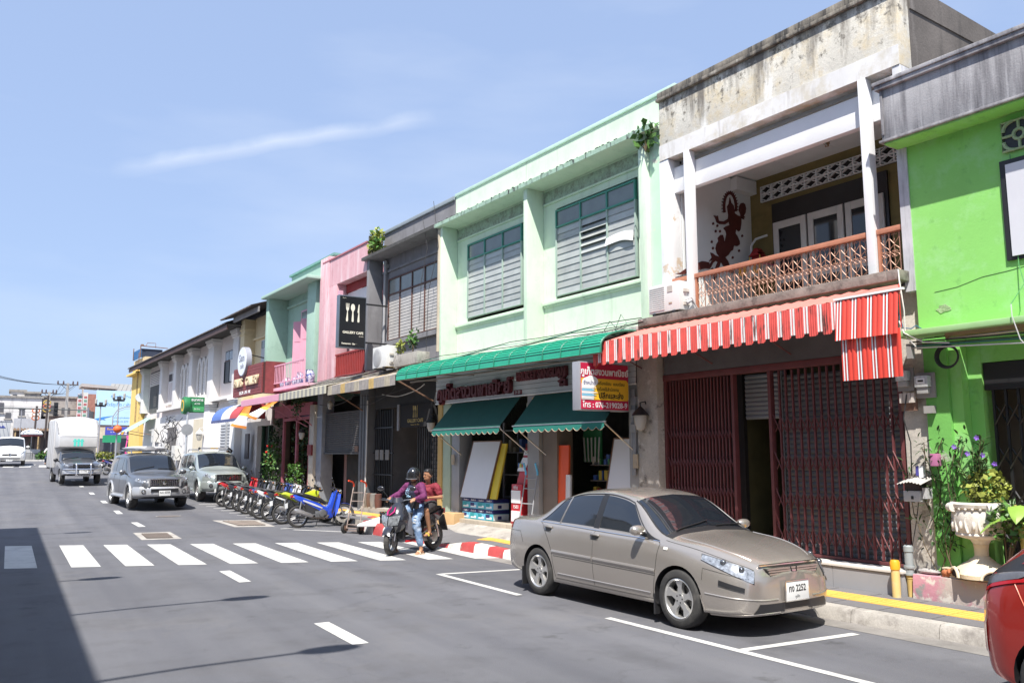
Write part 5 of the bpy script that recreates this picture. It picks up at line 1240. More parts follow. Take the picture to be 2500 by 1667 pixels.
class Shell:
 """car body surface S(x, t): t runs 0 (floor centre) .. 11 (roof centre) round the left half ring"""
 def __init__(s,T):s.T=T
 def ring(s,x):
  T=s.T;g=lambda k:interp(T[k],x)
  zs,zb,zr,wm,wb,wr,zl=g('zs'),g('zb'),g('zr'),g('wm'),g('wb'),g('wr'),g('zl')
  zw=zs+(zb-zs)*T.get('wide',.48);cr=T.get('crown',.035)
  return[(0,zs),(wm*.80,zs),(wm*.955,zs+.025),(wm*.985,zs+(zw-zs)*.4),(wm,zw),(wm*.6+wb*.4+.006,zw+(zb-zw)*.62),(wb,zb-.012),(wb-.028,zb+.010),(wb*.45+wr*.55+.012*min(1,max(0,(zl-zb)/.3)),zb+(zl-zb)*.52),(wr,zl),(wr*.72,zl+(zr-zl)*.62),(0,zr)]
 def P(s,x,t,side=1,off=0.):
  def at(x_,t_):
   r=s.ring(x_);i=min(int(t_),10);f=t_-i
   p0,p1,p2,p3=r[max(i-1,0)],r[i],r[i+1],r[min(i+2,11)]
   if i in s.T.get('sharp',(6,9))or i==0:pass
   q=[]
   for k in(0,1):
    m1=(p2[k]-p0[k])*.5;m2=(p3[k]-p1[k])*.5
    d=p2[k]-p1[k]
    m1=max(min(m1,1.6*abs(d)),-1.6*abs(d));m2=max(min(m2,1.6*abs(d)),-1.6*abs(d))
    q.append((2*f**3-3*f**2+1)*p1[k]+(f**3-2*f**2+f)*m1+(-2*f**3+3*f**2)*p2[k]+(f**3-f**2)*m2)
   return Vector((x_,q[0]*side,q[1]))
  p=at(x,t)
  if off:
   e=.01;x2=x+e if x+e<=s.T['zs'][-1][0]else x-e
   a=at(x2,t)-p
   if x2<x:a=-a
   t2=t+.05 if t<10.9 else t-.05
   b=at(x,t2)-p
   if t2<t:b=-b
   n=a.cross(b)*side
   if n.length>1e-9:
    n.normalize()
    c=Vector((0,0,.6))
    if n.dot(p-Vector((p.x,0,.6)))<0:n=-n
    p=p+n*off
  return p
 def body(s,name,m,parent,wheels,nst=90,sub=4,arch=.36,wellm=None,depth=.42):
  x0,x1=s.T['zs'][0][0],s.T['zs'][-1][0]
  mb=MB();rings=[]
  ts=[i/sub for i in range(11*sub+1)]
  for k in range(nst+1):
   q=k/nst;x=x0+(x1-x0)*(q-.11*sin(2*pi*q))
   L_=[s.P(x,t)for t in ts];R_=[s.P(x,t,-1)for t in ts[1:-1]][::-1]
   rings.append(L_+R_)
  mb.loft(rings)
  me=mb.mesh(name,[m,wellm or BLACK],ang=32)
  o=link(name,me,parent)
  if wheels:
   cut=MB()
   for(wx,sd)in wheels:
    cut.lathe([(0,0),(arch,0),(arch,depth+.4),(0,depth+.4)],28,(wx,0,s.T.get('axle',.31)),'y')if False else None
    y0,y1=(depth,1.3)if sd>0 else(-1.3,-depth)
    cut.prism([(wx+arch*cos(2*pi*i/32),s.T.get('axle',.31)+arch*sin(2*pi*i/32))for i in range(32)],'y',y0,y1,1)
   cme=cut.mesh('cut',[m,wellm or BLACK]);co=bpy.data.objects.new('cut',cme);COL.objects.link(co)
   co.parent=parent
   md=o.modifiers.new('b','BOOLEAN');md.operation='DIFFERENCE';md.object=co;md.solver='EXACT'
   try:md.material_mode='TRANSFER'
   except Exception:pass
   dg=bpy.context.evaluated_depsgraph_get();dg.update()
   me2=bpy.data.meshes.new_from_object(o.evaluated_get(dg))
   o.modifiers.clear();o.data=me2
   bpy.data.objects.remove(co)
   me2.set_sharp_from_angle(angle=radians(32))
  return o
 def patch(s,name,m,parent,quad_,side=1,off=.004,nx=8,nt=6,th=0.):
  """quad_: corners (x,t) bottom-front, bottom-rear, top-rear, top-front"""
  mb=MB();(a,b,c,d)=quad_;rows=[]
  for j in range(nt+1):
   v=j/nt;row=[]
   for i in range(nx+1):
    u=i/nx
    x=(a[0]*(1-u)+b[0]*u)*(1-v)+(d[0]*(1-u)+c[0]*u)*v
    t=(a[1]*(1-u)+b[1]*u)*(1-v)+(d[1]*(1-u)+c[1]*u)*v
    row.append(s.P(x,t,side,off))
   rows.append(row)
  mb.loft(rows,closed=False,caps=False)
  return mb.build(name,m,parent,ang=60)
 def line(s,name,m,parent,pts,side=1,r=.005,off=.001,n=4,sub=6):
  path=[]
  for(p,q)in zip(pts[:-1],pts[1:]):
   for k in range(sub):path.append(s.P(p[0]+(q[0]-p[0])*k/sub,p[1]+(q[1]-p[1])*k/sub,side,off))
  path.append(s.P(pts[-1][0],pts[-1][1],side,off))
  return MB().tube(path,r,n).build(name,m,parent)
ALLOY=mat('alloy_silver',(.62,.61,.59),.28,.75,var=.05)
def wheel(parent,x,y,r,w,rim_r,side,spokes=5,m=ALLOY,name='wheel',spoke_w=.055):
 o=bpy.data.objects.new(name,None)
 b=MB();hw=w/2
 b.lathe([(rim_r,-hw*.9),(rim_r+.012,-hw),(r-.03,-hw),(r-.008,-hw*.82),(r,-hw*.5),(r,hw*.5),(r-.008,hw*.82),(r-.03,hw),(rim_r+.012,hw),(rim_r,hw*.9),(rim_r-.008,hw*.5),(rim_r-.008,-hw*.5)],36,(0,0,0),'y')
 ty=b.build(name,RUBBER,parent);ty.location=(x,y,r)
 q=MB();s_=side
 q.lathe([(rim_r+.004,s_*hw*.86),(rim_r-.012,s_*hw*.95),(rim_r-.025,s_*hw*.8),(rim_r-.03,-s_*hw*.4)],36,(0,0,0),'y')
 q.lathe([(0,-s_*hw*.1),(rim_r-.03,-s_*hw*.1)],24,(0,0,0),'y',1)
 q.lathe([(rim_r*.60,-s_*hw*.0),(rim_r*.60,s_*.01),(0,s_*.01)],24,(0,0,0),'y',2)
 for k in range(spokes):
  a=2*pi*k/spokes+.3;e=s_*hw*.62;e2=s_*hw*.80
  ca,sa=cos(a),sin(a)
  def pt(rad,tw,y_):return(rad*ca-tw*sa,y_,rad*sa+tw*ca)
  w0,w1=spoke_w*.75,spoke_w*1.0
  q.loft([[pt(.03,-w0,e-s_*.03),pt(.03,w0,e-s_*.03),pt(.03,w0*.8,e+s_*.005),pt(.03,-w0*.8,e+s_*.005)],[pt(rim_r*.55,-w0*.62,e-s_*.03),pt(rim_r*.55,w0*.62,e-s_*.03),pt(rim_r*.55,w0*.5,e2-s_*.012),pt(rim_r*.55,-w0*.5,e2-s_*.012)],[pt(rim_r-.02,-w1,e-s_*.02),pt(rim_r-.02,w1,e-s_*.02),pt(rim_r-.02,w1*.9,e2),pt(rim_r-.02,-w1*.9,e2)]])
 q.lathe([(.062,s_*hw*.5),(.058,s_*hw*.72),(0,s_*hw*.74)],16,(0,0,0),'y')
 for k in range(5):
  a=2*pi*k/5;q.lathe([(.009,s_*hw*.6),(.009,s_*hw*.76),(0,s_*hw*.76)],6,(.042*cos(a),0,.042*sin(a)),'y',1)
 rm=q.build('rim',[m,BLACK,mat('disc_steel',(.25,.24,.23),.4,.8)],ty)
 return ty
HEADL=mat('lamp_clear',(.40,.42,.44),.10,.55,var=.55,vscale=26,spec=.8,dirt=((.12,.12,.13),18,.56,.64))
REFL=mat('lamp_reflector',(.72,.72,.72),.1,.9,var=.3,vscale=25)
TAILR=mat('lamp_red',(.38,.008,.012),.15,var=.1,spec=.7)
PLATEW=mat('plate_white',(.74,.74,.72),.5,var=.02)
TINT=mat('tinted_glass',(.012,.015,.02),.05,var=0,spec=.8,coat=.5)
TRIMB=mat('trim_black',(.02,.02,.022),.4,var=0)
def plate(parent,M4,s1,s2='',w=.36,h=.17):
 b=MB();b.box(-w/2,w/2,-h/2,h/2,-.006,.004)
 me=b.mesh('number_plate',PLATEW,.004);me.transform(M4);o=link('number_plate',me,parent)
 f=MB()
 for(x0,x1,y0,y1)in((-w/2-.008,w/2+.008,h/2,h/2+.01),(-w/2-.008,w/2+.008,-h/2-.01,-h/2),(-w/2-.01,-w/2,-h/2,h/2),(w/2,w/2+.01,-h/2,h/2)):f.box(x0,x1,y0,y1,-.006,.008)
 me=f.mesh('plate_frame',CHROME);me.transform(M4);link('plate_frame',me,o)
 text(s1,.095*w/.36,M4@Matrix.Translation((0,.02,.0045)),BLACK,o,ext=.001,off=.002,sx=.85)
 if s2:text(s2,.035,M4@Matrix.Translation((0,-.062,.0045)),BLACK,o,ext=.001)
 return o
def face_fwd(x,y,z,tilt=0.):
 return Matrix(((0,0,1,x),(1,0,0,y),(0,1,0,z),(0,0,0,1)))@Matrix.Rotation(-tilt,4,'X')
 #  the champagne saloon
PAINT_C=mat('paint_champagne',(.43,.39,.35),.26,.62,var=.03,vscale=1.0,coat=.8)
CT=dict(zs=[(-2.26,.44),(-2.15,.30),(-1.7,.24),(-1.0,.19),(1.0,.19),(1.7,.20),(2.05,.215),(2.205,.235)],zb=[(-2.24,.84),(-2.15,.93),(-1.7,.955),(-.8,.935),(.3,.90),(.85,.885),(1.4,.835),(1.8,.765),(2.05,.69),(2.18,.60)],zr=[(-2.24,.90),(-2.15,.985),(-1.95,1.005),(-1.62,1.03),(-1.50,1.07),(-.95,1.335),(-.55,1.42),(-.1,1.44),(.25,1.41),(.40,1.375),(1.02,1.02),(1.12,.985),(1.5,.925),(1.85,.855),(2.05,.79),(2.14,.735),(2.18,.64)],zl=[(-2.24,.885),(-2.15,.965),(-1.95,.985),(-1.66,.995),(-1.50,1.02),(-1.05,1.25),(-.6,1.355),(-.1,1.375),(.20,1.345),(.38,1.30),(.98,.945),(1.12,.915),(1.5,.885),(1.85,.815),(2.05,.745),(2.14,.70),(2.18,.62)],wm=[(-2.26,.35),(-2.24,.52),(-2.18,.68),(-2.05,.79),(-1.8,.835),(-1.2,.855),(1.0,.857),(1.55,.845),(1.85,.80),(2.0,.745),(2.1,.655),(2.16,.52),(2.195,.34),(2.205,.2)],wb=[(-2.26,.32),(-2.24,.48),(-2.18,.62),(-2.0,.735),(-1.6,.785),(-.8,.81),(.6,.815),(1.2,.79),(1.6,.76),(1.9,.70),(2.05,.61),(2.14,.50),(2.19,.33),(2.205,.18)],wr=[(-2.26,.25),(-2.24,.38),(-2.1,.58),(-1.7,.67),(-1.2,.60),(-.6,.565),(0,.565),(.4,.59),(1.0,.70),(1.2,.69),(1.7,.62),(2.0,.50),(2.12,.40),(2.19,.24),(2.205,.12)],axle=.312,wide=.46)
def saloon():
 t=thing('saloon_car','champagne beige saloon car parked by the maroon gate, number plate 2252','car',(0,0,0))
 s=Shell(CT)
 WX=(1.315,-1.305)
 s.body('body',PAINT_C,t,[(x,sd)for x in WX for sd in(1,-1)],arch=.352)
 for x in WX:
  for sd in(1,-1):
   wheel(t,x,sd*.745,.312,.19,.218,sd,5,spoke_w=.068)
   pts=[Vector((x+.355*cos(a),0,.312+.355*sin(a)))for a in[pi*(-.06+1.12*i/20)for i in range(21)]]
 for sd in(1,-1):
  s.patch('front_window',TINT,t,[(.86,7.35),(-.08,7.25),(-.085,8.82),(.42,8.80)],sd,.004,14,8)
  s.patch('rear_window',TINT,t,[(-.19,7.25),(-.86,7.25),(-.80,8.80),(-.19,8.82)],sd,.004,12,8)
  s.patch('quarter_glass',TINT,t,[(-.90,7.25),(-1.27,7.35),(-.98,8.62),(-.84,8.78)],sd,.004,8,8)
  s.patch('window_pillar',TRIMB,t,[(-.085,7.2),(-.185,7.2),(-.185,8.85),(-.085,8.85)],sd,.005,2,8)
  s.patch('mirror_sail',TRIMB,t,[(.97,7.25),(.80,7.2),(.74,7.9),(.86,7.6)],sd,.006,3,3)
  s.line('window_trim',CHROME,t,[(1.0,7.02),(-1.32,7.05)],sd,.007,.002)
  s.line('window_trim',TRIMB,t,[(.98,7.3),(.40,8.92),(-.5,8.93),(-.95,8.8),(-1.30,7.3)],sd,.008,.001,sub=8)
  s.line('window_trim',STEEL,t,[(-.88,7.1),(-.815,8.85)],sd,.008,.004)
  GAPM=mat('panel_gap',(.02,.018,.016),.8,var=0)
  s.line('door_gap',GAPM,t,[(.98,6.9),(1.02,6.0),(.99,4.5),(.93,2.7)],sd,.004,-.001)
  s.line('door_gap',GAPM,t,[(-.13,6.95),(-.13,4.5),(-.10,2.7)],sd,.004,-.001)
  s.line('door_gap',GAPM,t,[(-1.30,6.9),(-1.20,5.6),(-.98,4.3),(-.90,2.7)],sd,.004,-.001)
  s.line('sill_gap',GAPM,t,[(.94,2.6),(-.90,2.6)],sd,.004,-.001)
  s.line('side_moulding',PAINT_C,t,[(.98,4.28),(-.12,4.28)],sd,.026,-.010,8)
  s.line('side_moulding',PAINT_C,t,[(-.14,4.28),(-.97,4.28)],sd,.026,-.010,8)
  s.line('moulding_edge',GAPM,t,[(.98,4.08),(-.94,4.08)],sd,.0035,.0)
  s.line('door_crease',PAINT_C,t,[(.9,3.05),(-.85,3.05)],sd,.009,.0,sub=10)
  for(hx)in(-.02,-1.0):
   p=s.P(hx-.08,5.75,sd,0);
   mb=MB();pth=[s.P(hx,5.75,sd,.005),s.P(hx-.03,5.75,sd,.03),s.P(hx-.13,5.75,sd,.03),s.P(hx-.16,5.75,sd,.005)]
   mb.tube(pth,.016,8);mb.build('door_handle',PAINT_C,t)
   s.patch('handle_recess',mat('paint_shadow',(.10,.09,.08),.5),t,[(hx-.02,5.3),(hx-.14,5.3),(hx-.14,5.68),(hx-.02,5.68)],sd,.002,3,3)
  b=MB();c=s.P(.74,7.4,sd,.0)
  b.loft([[(c.x+.062*cos(a)*w_+.008,c.y+sd*yy,c.z+.07+.058*sin(a)*w_)for a in[2*pi*i/12 for i in range(12)]]for yy,w_ in((.03,.55),(.06,.9),(.11,1.0),(.17,.95),(.205,.7),(.218,.3))])
  mr=b.build('door_mirror',PAINT_C,t,ang=50)
  MB().tube([(c.x,c.y,c.z+.015),(c.x,c.y+sd*.08,c.z+.05)],.025,6).build('mirror_arm',TRIMB,mr)
  s.patch('headlight',HEADL,t,[(2.135,4.95),(1.62,5.55),(1.60,6.5),(2.105,6.95)],sd,.006,14,6)
  s.line('headlight_rim',TRIMB,t,[(2.135,4.95),(1.62,5.55),(1.60,6.5),(2.105,6.95),(2.135,4.95)],sd,.004,.005)
  for(x_,t_)in((2.03,5.9),(1.86,6.05)):
   p=s.P(x_,t_,sd,.004);b=MB();b.ball(p,.034,10,6);b.build('lamp_bulb',mat('lamp_core',(.22,.23,.25),.1,.8,var=.4,vscale=40),t)
  s.patch('side_repeater',mat('repeater',(.7,.68,.62),.2),t,[(1.30-.20+.05,5.55),(1.09,5.55),(1.09,5.8),(1.15,5.8)],sd,.008,2,2)
  s.patch('bumper_strip',TRIMB,t,[(2.09,4.25),(1.86,4.35),(1.86,4.6),(2.09,4.5)],sd,.012,6,2)
  s.patch('tail_light',TAILR,t,[(-2.02,5.2),(-2.225,5.1),(-2.22,6.8),(-2.06,6.8)],sd,.006,6,6)
  s.line('bumper_gap',GAPM,t,[(1.66,4.4),(1.66,5.0),(2.1,5.05)],sd,.003,0)
  s.line('bumper_gap',GAPM,t,[(-1.66,4.4),(-1.75,5.0),(-2.2,5.0)],sd,.003,0)
  for wx_,q_ in((WX[0]-.36,-.02),(WX[1]-.36,-.02)):
   b=MB();b.box(wx_-.012,wx_+.012,sd*.66,sd*.845,.10,.34);b.build('mud_flap',TRIMB,t)
  s.line('hood_gap',GAPM,t,[(1.06,8.2),(1.5,7.6),(1.9,7.2),(2.1,7.2)],sd,.004,-.0005)
  s.line('hood_crease',PAINT_C,t,[(1.15,9.6),(1.6,9.4),(2.02,9.2)],sd,.012,-.006)
 for sd in(1,-1):
  pass
 def across(name,m,xa,xb,ta,off=.004,tb=11,nx=10):
  mb=MB();rows=[]
  for i in range(nx+1):
   x=xa+(xb-xa)*i/nx
   ts_=[ta+(tb-ta)*j/8 for j in range(9)]
   rows.append([s.P(x,t_,1,off)for t_ in ts_]+[s.P(x,t_,-1,off)for t_ in ts_[::-1][1:]])
  mb.loft(rows,closed=False,caps=False);return mb.build(name,m,t,ang=60)
 across('windscreen',TINT,.42,1.00,9.22)
 across('rear_screen',TINT,-.95,-1.48,9.2)
 for sd in(1,-1):
  s.line('screen_edge',TRIMB,t,[(1.03,9.15),(.40,9.15)],sd,.010,.001)
 mb=MB();rows=[]
 for x in(1.005,1.06,1.10):
  ts_=[9.1+1.9*j/6 for j in range(7)];rows.append([s.P(x,q,1,.003)for q in ts_]+[s.P(x,q,-1,.003)for q in ts_[::-1][1:]])
 mb.loft(rows,closed=False,caps=False);mb.build('cowl',TRIMB,t)
 for(y0,y1)in((.10,.62),(-.45,.05)):
  pth=[]
  for k in range(7):
   yy=y0+(y1-y0)*k/6;x=1.02-.10*k/6
   q=11-abs(yy)/max(s.ring(x)[9][0],.01)*1.75
   pth.append(s.P(x,max(q,9.3),1 if yy>=0 else-1,.02))
  MB().tube(pth,.009,5).build('wiper',TRIMB,t)
 fx=2.16
 b=MB();b.prism([(-.36,.615),(.36,.615),(.42,.69),(-.42,.69)],'x',2.02,2.172);b.build('grille',mat('grille_dark',(.07,.065,.06),.4),t)
 for z in(.622,.648,.672):MB().box(2.15,2.184,-.37-(z-.62)*.6,.37+(z-.62)*.6,z,z+.017).build('grille_bar',PAINT_C,t)
 b=MB();b.tube([(2.12,-.47,.716),(2.155,-.30,.722),(2.165,0,.725),(2.155,.30,.722),(2.12,.47,.716)],.012,6);b.build('grille_chrome',CHROME,t)
 b=MB()
 for sd in(1,-1):b.hexa([(2.18,sd*.025,.61),(2.18,sd*.042,.61),(2.195,sd*.042,.61),(2.195,sd*.025,.61),(2.17,sd*.038,.69),(2.17,sd*.056,.69),(2.185,sd*.056,.69),(2.185,sd*.038,.69)])
 b.box(2.178,2.192,-.03,.03,.642,.658);b.build('badge',CHROME,t)
 for sd in(1,-1):
  s.patch('bumper_opening',TRIMB,t,[(2.125,1.95),(2.2045,1.95),(2.2045,3.45),(2.16,3.45)],sd,.006,10,4)
  s.line('bumper_crease',PAINT_C,t,[(1.70,3.75),(2.0,3.75),(2.15,3.8),(2.2,3.8)],sd,.010,-.002)
  s.line('front_lip',PAINT_C,t,[(1.72,1.75),(2.0,1.75),(2.15,1.7),(2.2,1.7)],sd,.018,-.004)
  s.line('arch_lip',PAINT_C,t,[(WX[0]+.37,2.3),(WX[0]+.33,3.6)],sd,.008,0)
 MB().box(2.18,2.2115,-.22,.22,.275,.345).build('bumper_opening',TRIMB,t)
 plate(t,face_fwd(2.235,-.02,.455),'กง 2252','ภูเก็ต',.36,.19)
 MB().box(2.17,2.218,-.1,.06,.42,.5).build('plate_bracket',TRIMB,t)
 return t
car1=saloon()
def place_vehicle(t,x,y,head,z=None):
 """head: direction the car faces, angle from +X in degrees"""
 t.location=(x,y,gz(y)if z is None else z);t.rotation_euler=(0,0,radians(head))
place_vehicle(car1,7.09,8.33,-87.6)
def dress(t,s,c):
 """glass, seams, lamps and mirrors for the other vehicles, from a small table"""
 for sd in(1,-1):
  for k,q in enumerate(c.get('side',[])):s.patch('side_window',TINT,t,q,sd,.005,8,5)
  for q in c.get('seams',[]):s.line('door_gap',BLACK,t,q,sd,.005,-.001)
  for q in c.get('clad',[]):s.patch('cladding',c['cladm'],t,q,sd,.02,8,3)
  if 'head' in c:
   s.patch('headlight',HEADL,t,c['head'],sd,.008,6,4)
   a_=c['head'];px_=(a_[0][0]+a_[1][0]+a_[2][0]+a_[3][0])/4;pt_=sum(p[1]for p in a_)/4
   b=MB();b.ball(s.P(px_,pt_,sd,.0),.05,10,6);b.build('lamp_bulb',REFL,t)
  if 'tail' in c:s.patch('tail_light',TAILR,t,c['tail'],sd,.008,4,4)
  if 'mirror' in c:
   x,tt=c['mirror'];p=s.P(x,tt,sd)
   b=MB();b.ball((p.x,p.y+sd*.15,p.z+.06),(.06,.11,.085),10,8);mr=b.build('door_mirror',c.get('mirm',c['paint']),t)
   MB().tube([p,(p.x,p.y+sd*.1,p.z+.03)],.025,6).build('mirror_arm',TRIMB,mr)
  for hx,ht in c.get('handles',[]):
   MB().tube([s.P(hx,ht,sd,.01),s.P(hx-.05,ht,sd,.03),s.P(hx-.15,ht,sd,.03),s.P(hx-.18,ht,sd,.01)],.016,6).build('door_handle',c['paint'],t)
 def across(name,m,xa,xb,ta,off=.005):
  mb=MB();rows=[]
  for i in range(9):
   x=xa+(xb-xa)*i/8;ts_=[ta+(11-ta)*j/6 for j in range(7)]
   rows.append([s.P(x,q,1,off)for q in ts_]+[s.P(x,q,-1,off)for q in ts_[::-1][1:]])
  mb.loft(rows,closed=False,caps=False);return mb.build(name,m,t,ang=60)
 if 'screen' in c:across('windscreen',TINT,*c['screen'])
 if 'screen' in c and c.get('wipers',True):
  xb=c['screen'][1]
  for(y0,y1)in((.1,.6),(-.5,.0)):
   pth=[s.P(xb-.02-.1*k/5,max(9.3,11-abs(y0+(y1-y0)*k/5)/.7*1.75),1 if y0+(y1-y0)*k/5>=0 else-1,.02)for k in range(6)]
   MB().tube(pth,.01,5).build('wiper',TRIMB,t)
 if 'rear' in c:across('rear_screen',TINT,*c['rear'])
 #  sport utility vehicles
ST=dict(zs=[(-2.40,.55),(-2.3,.42),(-1.6,.34),(1.6,.32),(2.1,.33),(2.35,.40),(2.42,.48)],zb=[(-2.40,1.08),(-2.2,1.12),(0,1.10),(1.05,1.08),(1.5,1.04),(2.1,.97),(2.35,.90),(2.42,.82)],zr=[(-2.40,1.2),(-2.36,1.5),(-2.25,1.72),(-1.9,1.80),(-.5,1.84),(.0,1.82),(.25,1.77),(1.02,1.25),(1.15,1.18),(1.6,1.14),(2.1,1.07),(2.3,1.02),(2.38,.95),(2.42,.86)],zl=[(-2.40,1.15),(-2.36,1.42),(-2.25,1.62),(-1.9,1.70),(-.5,1.735),(0,1.71),(.25,1.66),(.98,1.14),(1.15,1.115),(1.6,1.09),(2.1,1.02),(2.3,.97),(2.42,.84)],wm=[(-2.40,.78),(-2.25,.87),(-1.8,.905),(1.5,.905),(1.95,.88),(2.2,.80),(2.35,.68),(2.42,.56)],wb=[(-2.40,.74),(-2.2,.83),(-1.6,.865),(1.0,.865),(1.7,.83),(2.1,.77),(2.3,.68),(2.42,.52)],wr=[(-2.40,.66),(-2.2,.70),(-1.6,.71),(-.2,.715),(.3,.73),(1.0,.78),(1.3,.76),(2.0,.66),(2.42,.44)],axle=.37,wide=.45)
def suv(name,label,paint,lower,sign,plate_s,rack):
 t=thing(name,label,'car');s=Shell(ST);WX=(1.45,-1.38)
 s.body('body',paint,t,[(x,sd)for x in WX for sd in(1,-1)],arch=.43,depth=.45)
 for x in WX:
  for sd in(1,-1):
   wheel(t,x,sd*.77,.37,.25,.225,sd,6)
   pts=[(x+.455*cos(a),sd*.90,.37+.455*sin(a))for a in[pi*(-.05+1.1*i/16)for i in range(17)]]
   MB().tube(pts,.045,6).build('wheel_arch',lower,t)
 c=dict(paint=paint,side=[[(.85,7.3),(.05,7.25),(.05,8.75),(.38,8.72)],[(-.05,7.25),(-.85,7.25),(-.80,8.78),(-.05,8.78)],[(-1.0,7.25),(-2.1,7.3),(-1.95,8.65),(-.95,8.78)]],seams=[[(.95,6.9),(.98,5),(.95,2.7)],[(0,6.9),(0,2.7)],[(-.93,6.9),(-.93,4.2)]],handles=[(.14,5.8),(-.75,5.8)],head=[(2.36,5.35),(1.98,5.4),(2.02,6.85),(2.34,6.75)],mirror=(.82,7.3),screen=(.30,.99,9.25),rear=(-2.27,-2.37,9.5),clad=[[(.95,2.2),(-.88,2.2),(-.88,3.1),(.95,3.1)]],cladm=lower)
 dress(t,s,c)
 b=MB();b.tube([(.98,-.93,.38),(-.9,-.93,.38)],.05,8);b.tube([(.98,.93,.38),(-.9,.93,.38)],.05,8);b.build('running_board',lower,t)
 b=MB();b.loft([[(2.10,-.86,z0),(2.33,-.70,z0),(2.47,-.3,z0),(2.47,.3,z0),(2.33,.70,z0),(2.10,.86,z0),(2.0,.7,z0),(2.0,-.7,z0)]for z0 in(.42,)]+[[(2.08,-.91,z0),(2.36,-.74,z0),(2.50,-.32,z0),(2.50,.32,z0),(2.36,.74,z0),(2.08,.91,z0),(2.0,.7,z0),(2.0,-.7,z0)]for z0 in(.47,.66)]+[[(2.08,-.89,z0),(2.34,-.72,z0),(2.46,-.32,z0),(2.46,.32,z0),(2.34,.72,z0),(2.08,.89,z0),(2.0,.7,z0),(2.0,-.7,z0)]for z0 in(.72,)])
 b.build('bumper',lower,t,.008)
 b=MB();b.box(2.3,2.508,-.42,.42,.55,.66);b.build('bumper_opening',TRIMB,t)
 for sd in(1,-1):
  b=MB();b.lathe([(0,2.445),(.055,2.44),(.075,2.40)],14,(0,sd*.62,.57),'x');b.build('fog_lamp',TRIMB,t)
  b=MB();b.lathe([(0,2.452),(.05,2.447)],14,(0,sd*.62,.57),'x');b.build('fog_lens',REFL,t)
 b=MB();b.box(2.3,2.452,-.48,.48,.74,.95);b.build('grille',TRIMB,t)
 for sd in(1,-1):MB().box(2.38,2.468,sd*.48-.03,sd*.48+.03,.73,.96).build('grille_frame',lower,t)
 MB().box(2.38,2.468,-.46,.46,.945,.97).build('grille_frame',CHROME,t)
 for k in range(15):MB().box(2.44,2.462,-.42+.06*k-.012,-.42+.06*k+.012,.755,.84).build('grille_tooth',CHROME,t)
 for k in range(15):MB().box(2.44,2.462,-.42+.06*k-.012,-.42+.06*k+.012,.855,.94).build('grille_tooth',CHROME,t)
 b=MB();b.lathe([(0,2.475),(.07,2.47)],14,(0,0,.85),'x');b.build('badge',CHROME,t)
 plate(t,face_fwd(2.515,.0,.52),plate_s,'',.36,.17)
 if rack:
  b=MB();b.loft([[(1.05-.9*k,y,z)for y,z in((-.3*w,.0),(.3*w,0),(.34*w,.07),(.2*w,.13),(-.2*w,.13),(-.34*w,.07))]for k,w in((0,.5),(.2,1.7),(.6,2.1),(1.2,2.1))])
  for v in range(len(b.v)):b.v[v]=(b.v[v][0]-.9,b.v[v][1],b.v[v][2]+1.92)
  b.build('roof_box',mat('rack_silver',(.62,.62,.63),.4,.3),t,ang=50)
  text('MU-7',.10,face_fwd(.10,.0,1.985),BLACK,t)
  b=MB()
  for y in(-.6,.6):b.tube([(.2,y,1.80),(.1,y,1.88),(-1.6,y,1.90),(-1.8,y,1.80)],.022,6)
  for x in(.0,-.8,-1.5):b.tube([(x,-.68,1.90),(x,.68,1.90)],.022,6)
  b.build('roof_rack',STEEL,t)
 else:
  b=MB()
  for y in(-.6,.6):b.tube([(.1,y,1.80),(0,y,1.88),(-1.6,y,1.89),(-1.8,y,1.80)],.02,6)
  b.build('roof_rack',STEEL,t)
  q=MB().box(-.12,.0,-.48,.48,1.90,1.97).build('roof_bar_sign',SGREY,t)
  text('SPORT 4x4',.06,face_fwd(.004,0,1.935),SYEL,q)
  for y in(-.56,.56):MB().ball((.0,y,1.93),.05,8,6).build('roof_lamp',TRIMB,t)
 return t
PG=mat('paint_darkgrey',(.17,.175,.185),.3,.6,var=.02,coat=.8);PS=mat('paint_silver',(.50,.50,.50),.32,.55,var=.02,coat=.5);PT=mat('paint_palegreen',(.40,.44,.42),.32,.5,var=.02,coat=.7)
s1=suv('suv','dark grey and silver suv driving towards us with a silver roof box',PG,PS,True,'ฌบ 6358',True)
place_vehicle(s1,4.22,31.75,-85)
s2=suv('suv','pale green silver suv parked beside the motorbikes with roof lamps',PT,PT,False,'กจ 1185',False)
place_vehicle(s2,6.92,34.2,-88)
#  pickup with tall aluminium body
KT=dict(zs=[(-2.5,.55),(-1.5,.42),(1.6,.38),(2.2,.42),(2.4,.50)],zb=[(-2.5,1.0),(-.4,1.02),(1.0,1.02),(1.6,.98),(2.2,.93),(2.4,.84)],zr=[(-2.5,1.03),(-.42,1.05),(-.40,1.4),(-.36,1.58),(-.2,1.64),(.3,1.63),(.45,1.58),(1.02,1.15),(1.15,1.11),(1.8,1.05),(2.2,.99),(2.34,.95),(2.4,.86)],zl=[(-2.5,1.02),(-.42,1.04),(-.40,1.32),(-.36,1.47),(-.2,1.54),(.3,1.53),(.45,1.48),(.98,1.07),(1.2,1.05),(1.8,1.0),(2.2,.95),(2.4,.85)],wm=[(-2.5,.80),(1.6,.86),(2.0,.84),(2.25,.78),(2.4,.62)],wb=[(-2.5,.78),(-.2,.83),(1.0,.83),(1.8,.80),(2.2,.74),(2.4,.58)],wr=[(-2.5,.70),(-.3,.68),(.4,.70),(1.0,.76),(1.6,.70),(2.4,.5)],axle=.34,wide=.5)
PK=thing('pickup_truck','grey pickup truck with a tall rounded aluminium cargo body and chrome bull bar','truck')
PKP=mat('paint_slate',(.14,.145,.165),.3,.6,var=.02,coat=.7)
s=Shell(KT);WX=(1.5,-1.5)
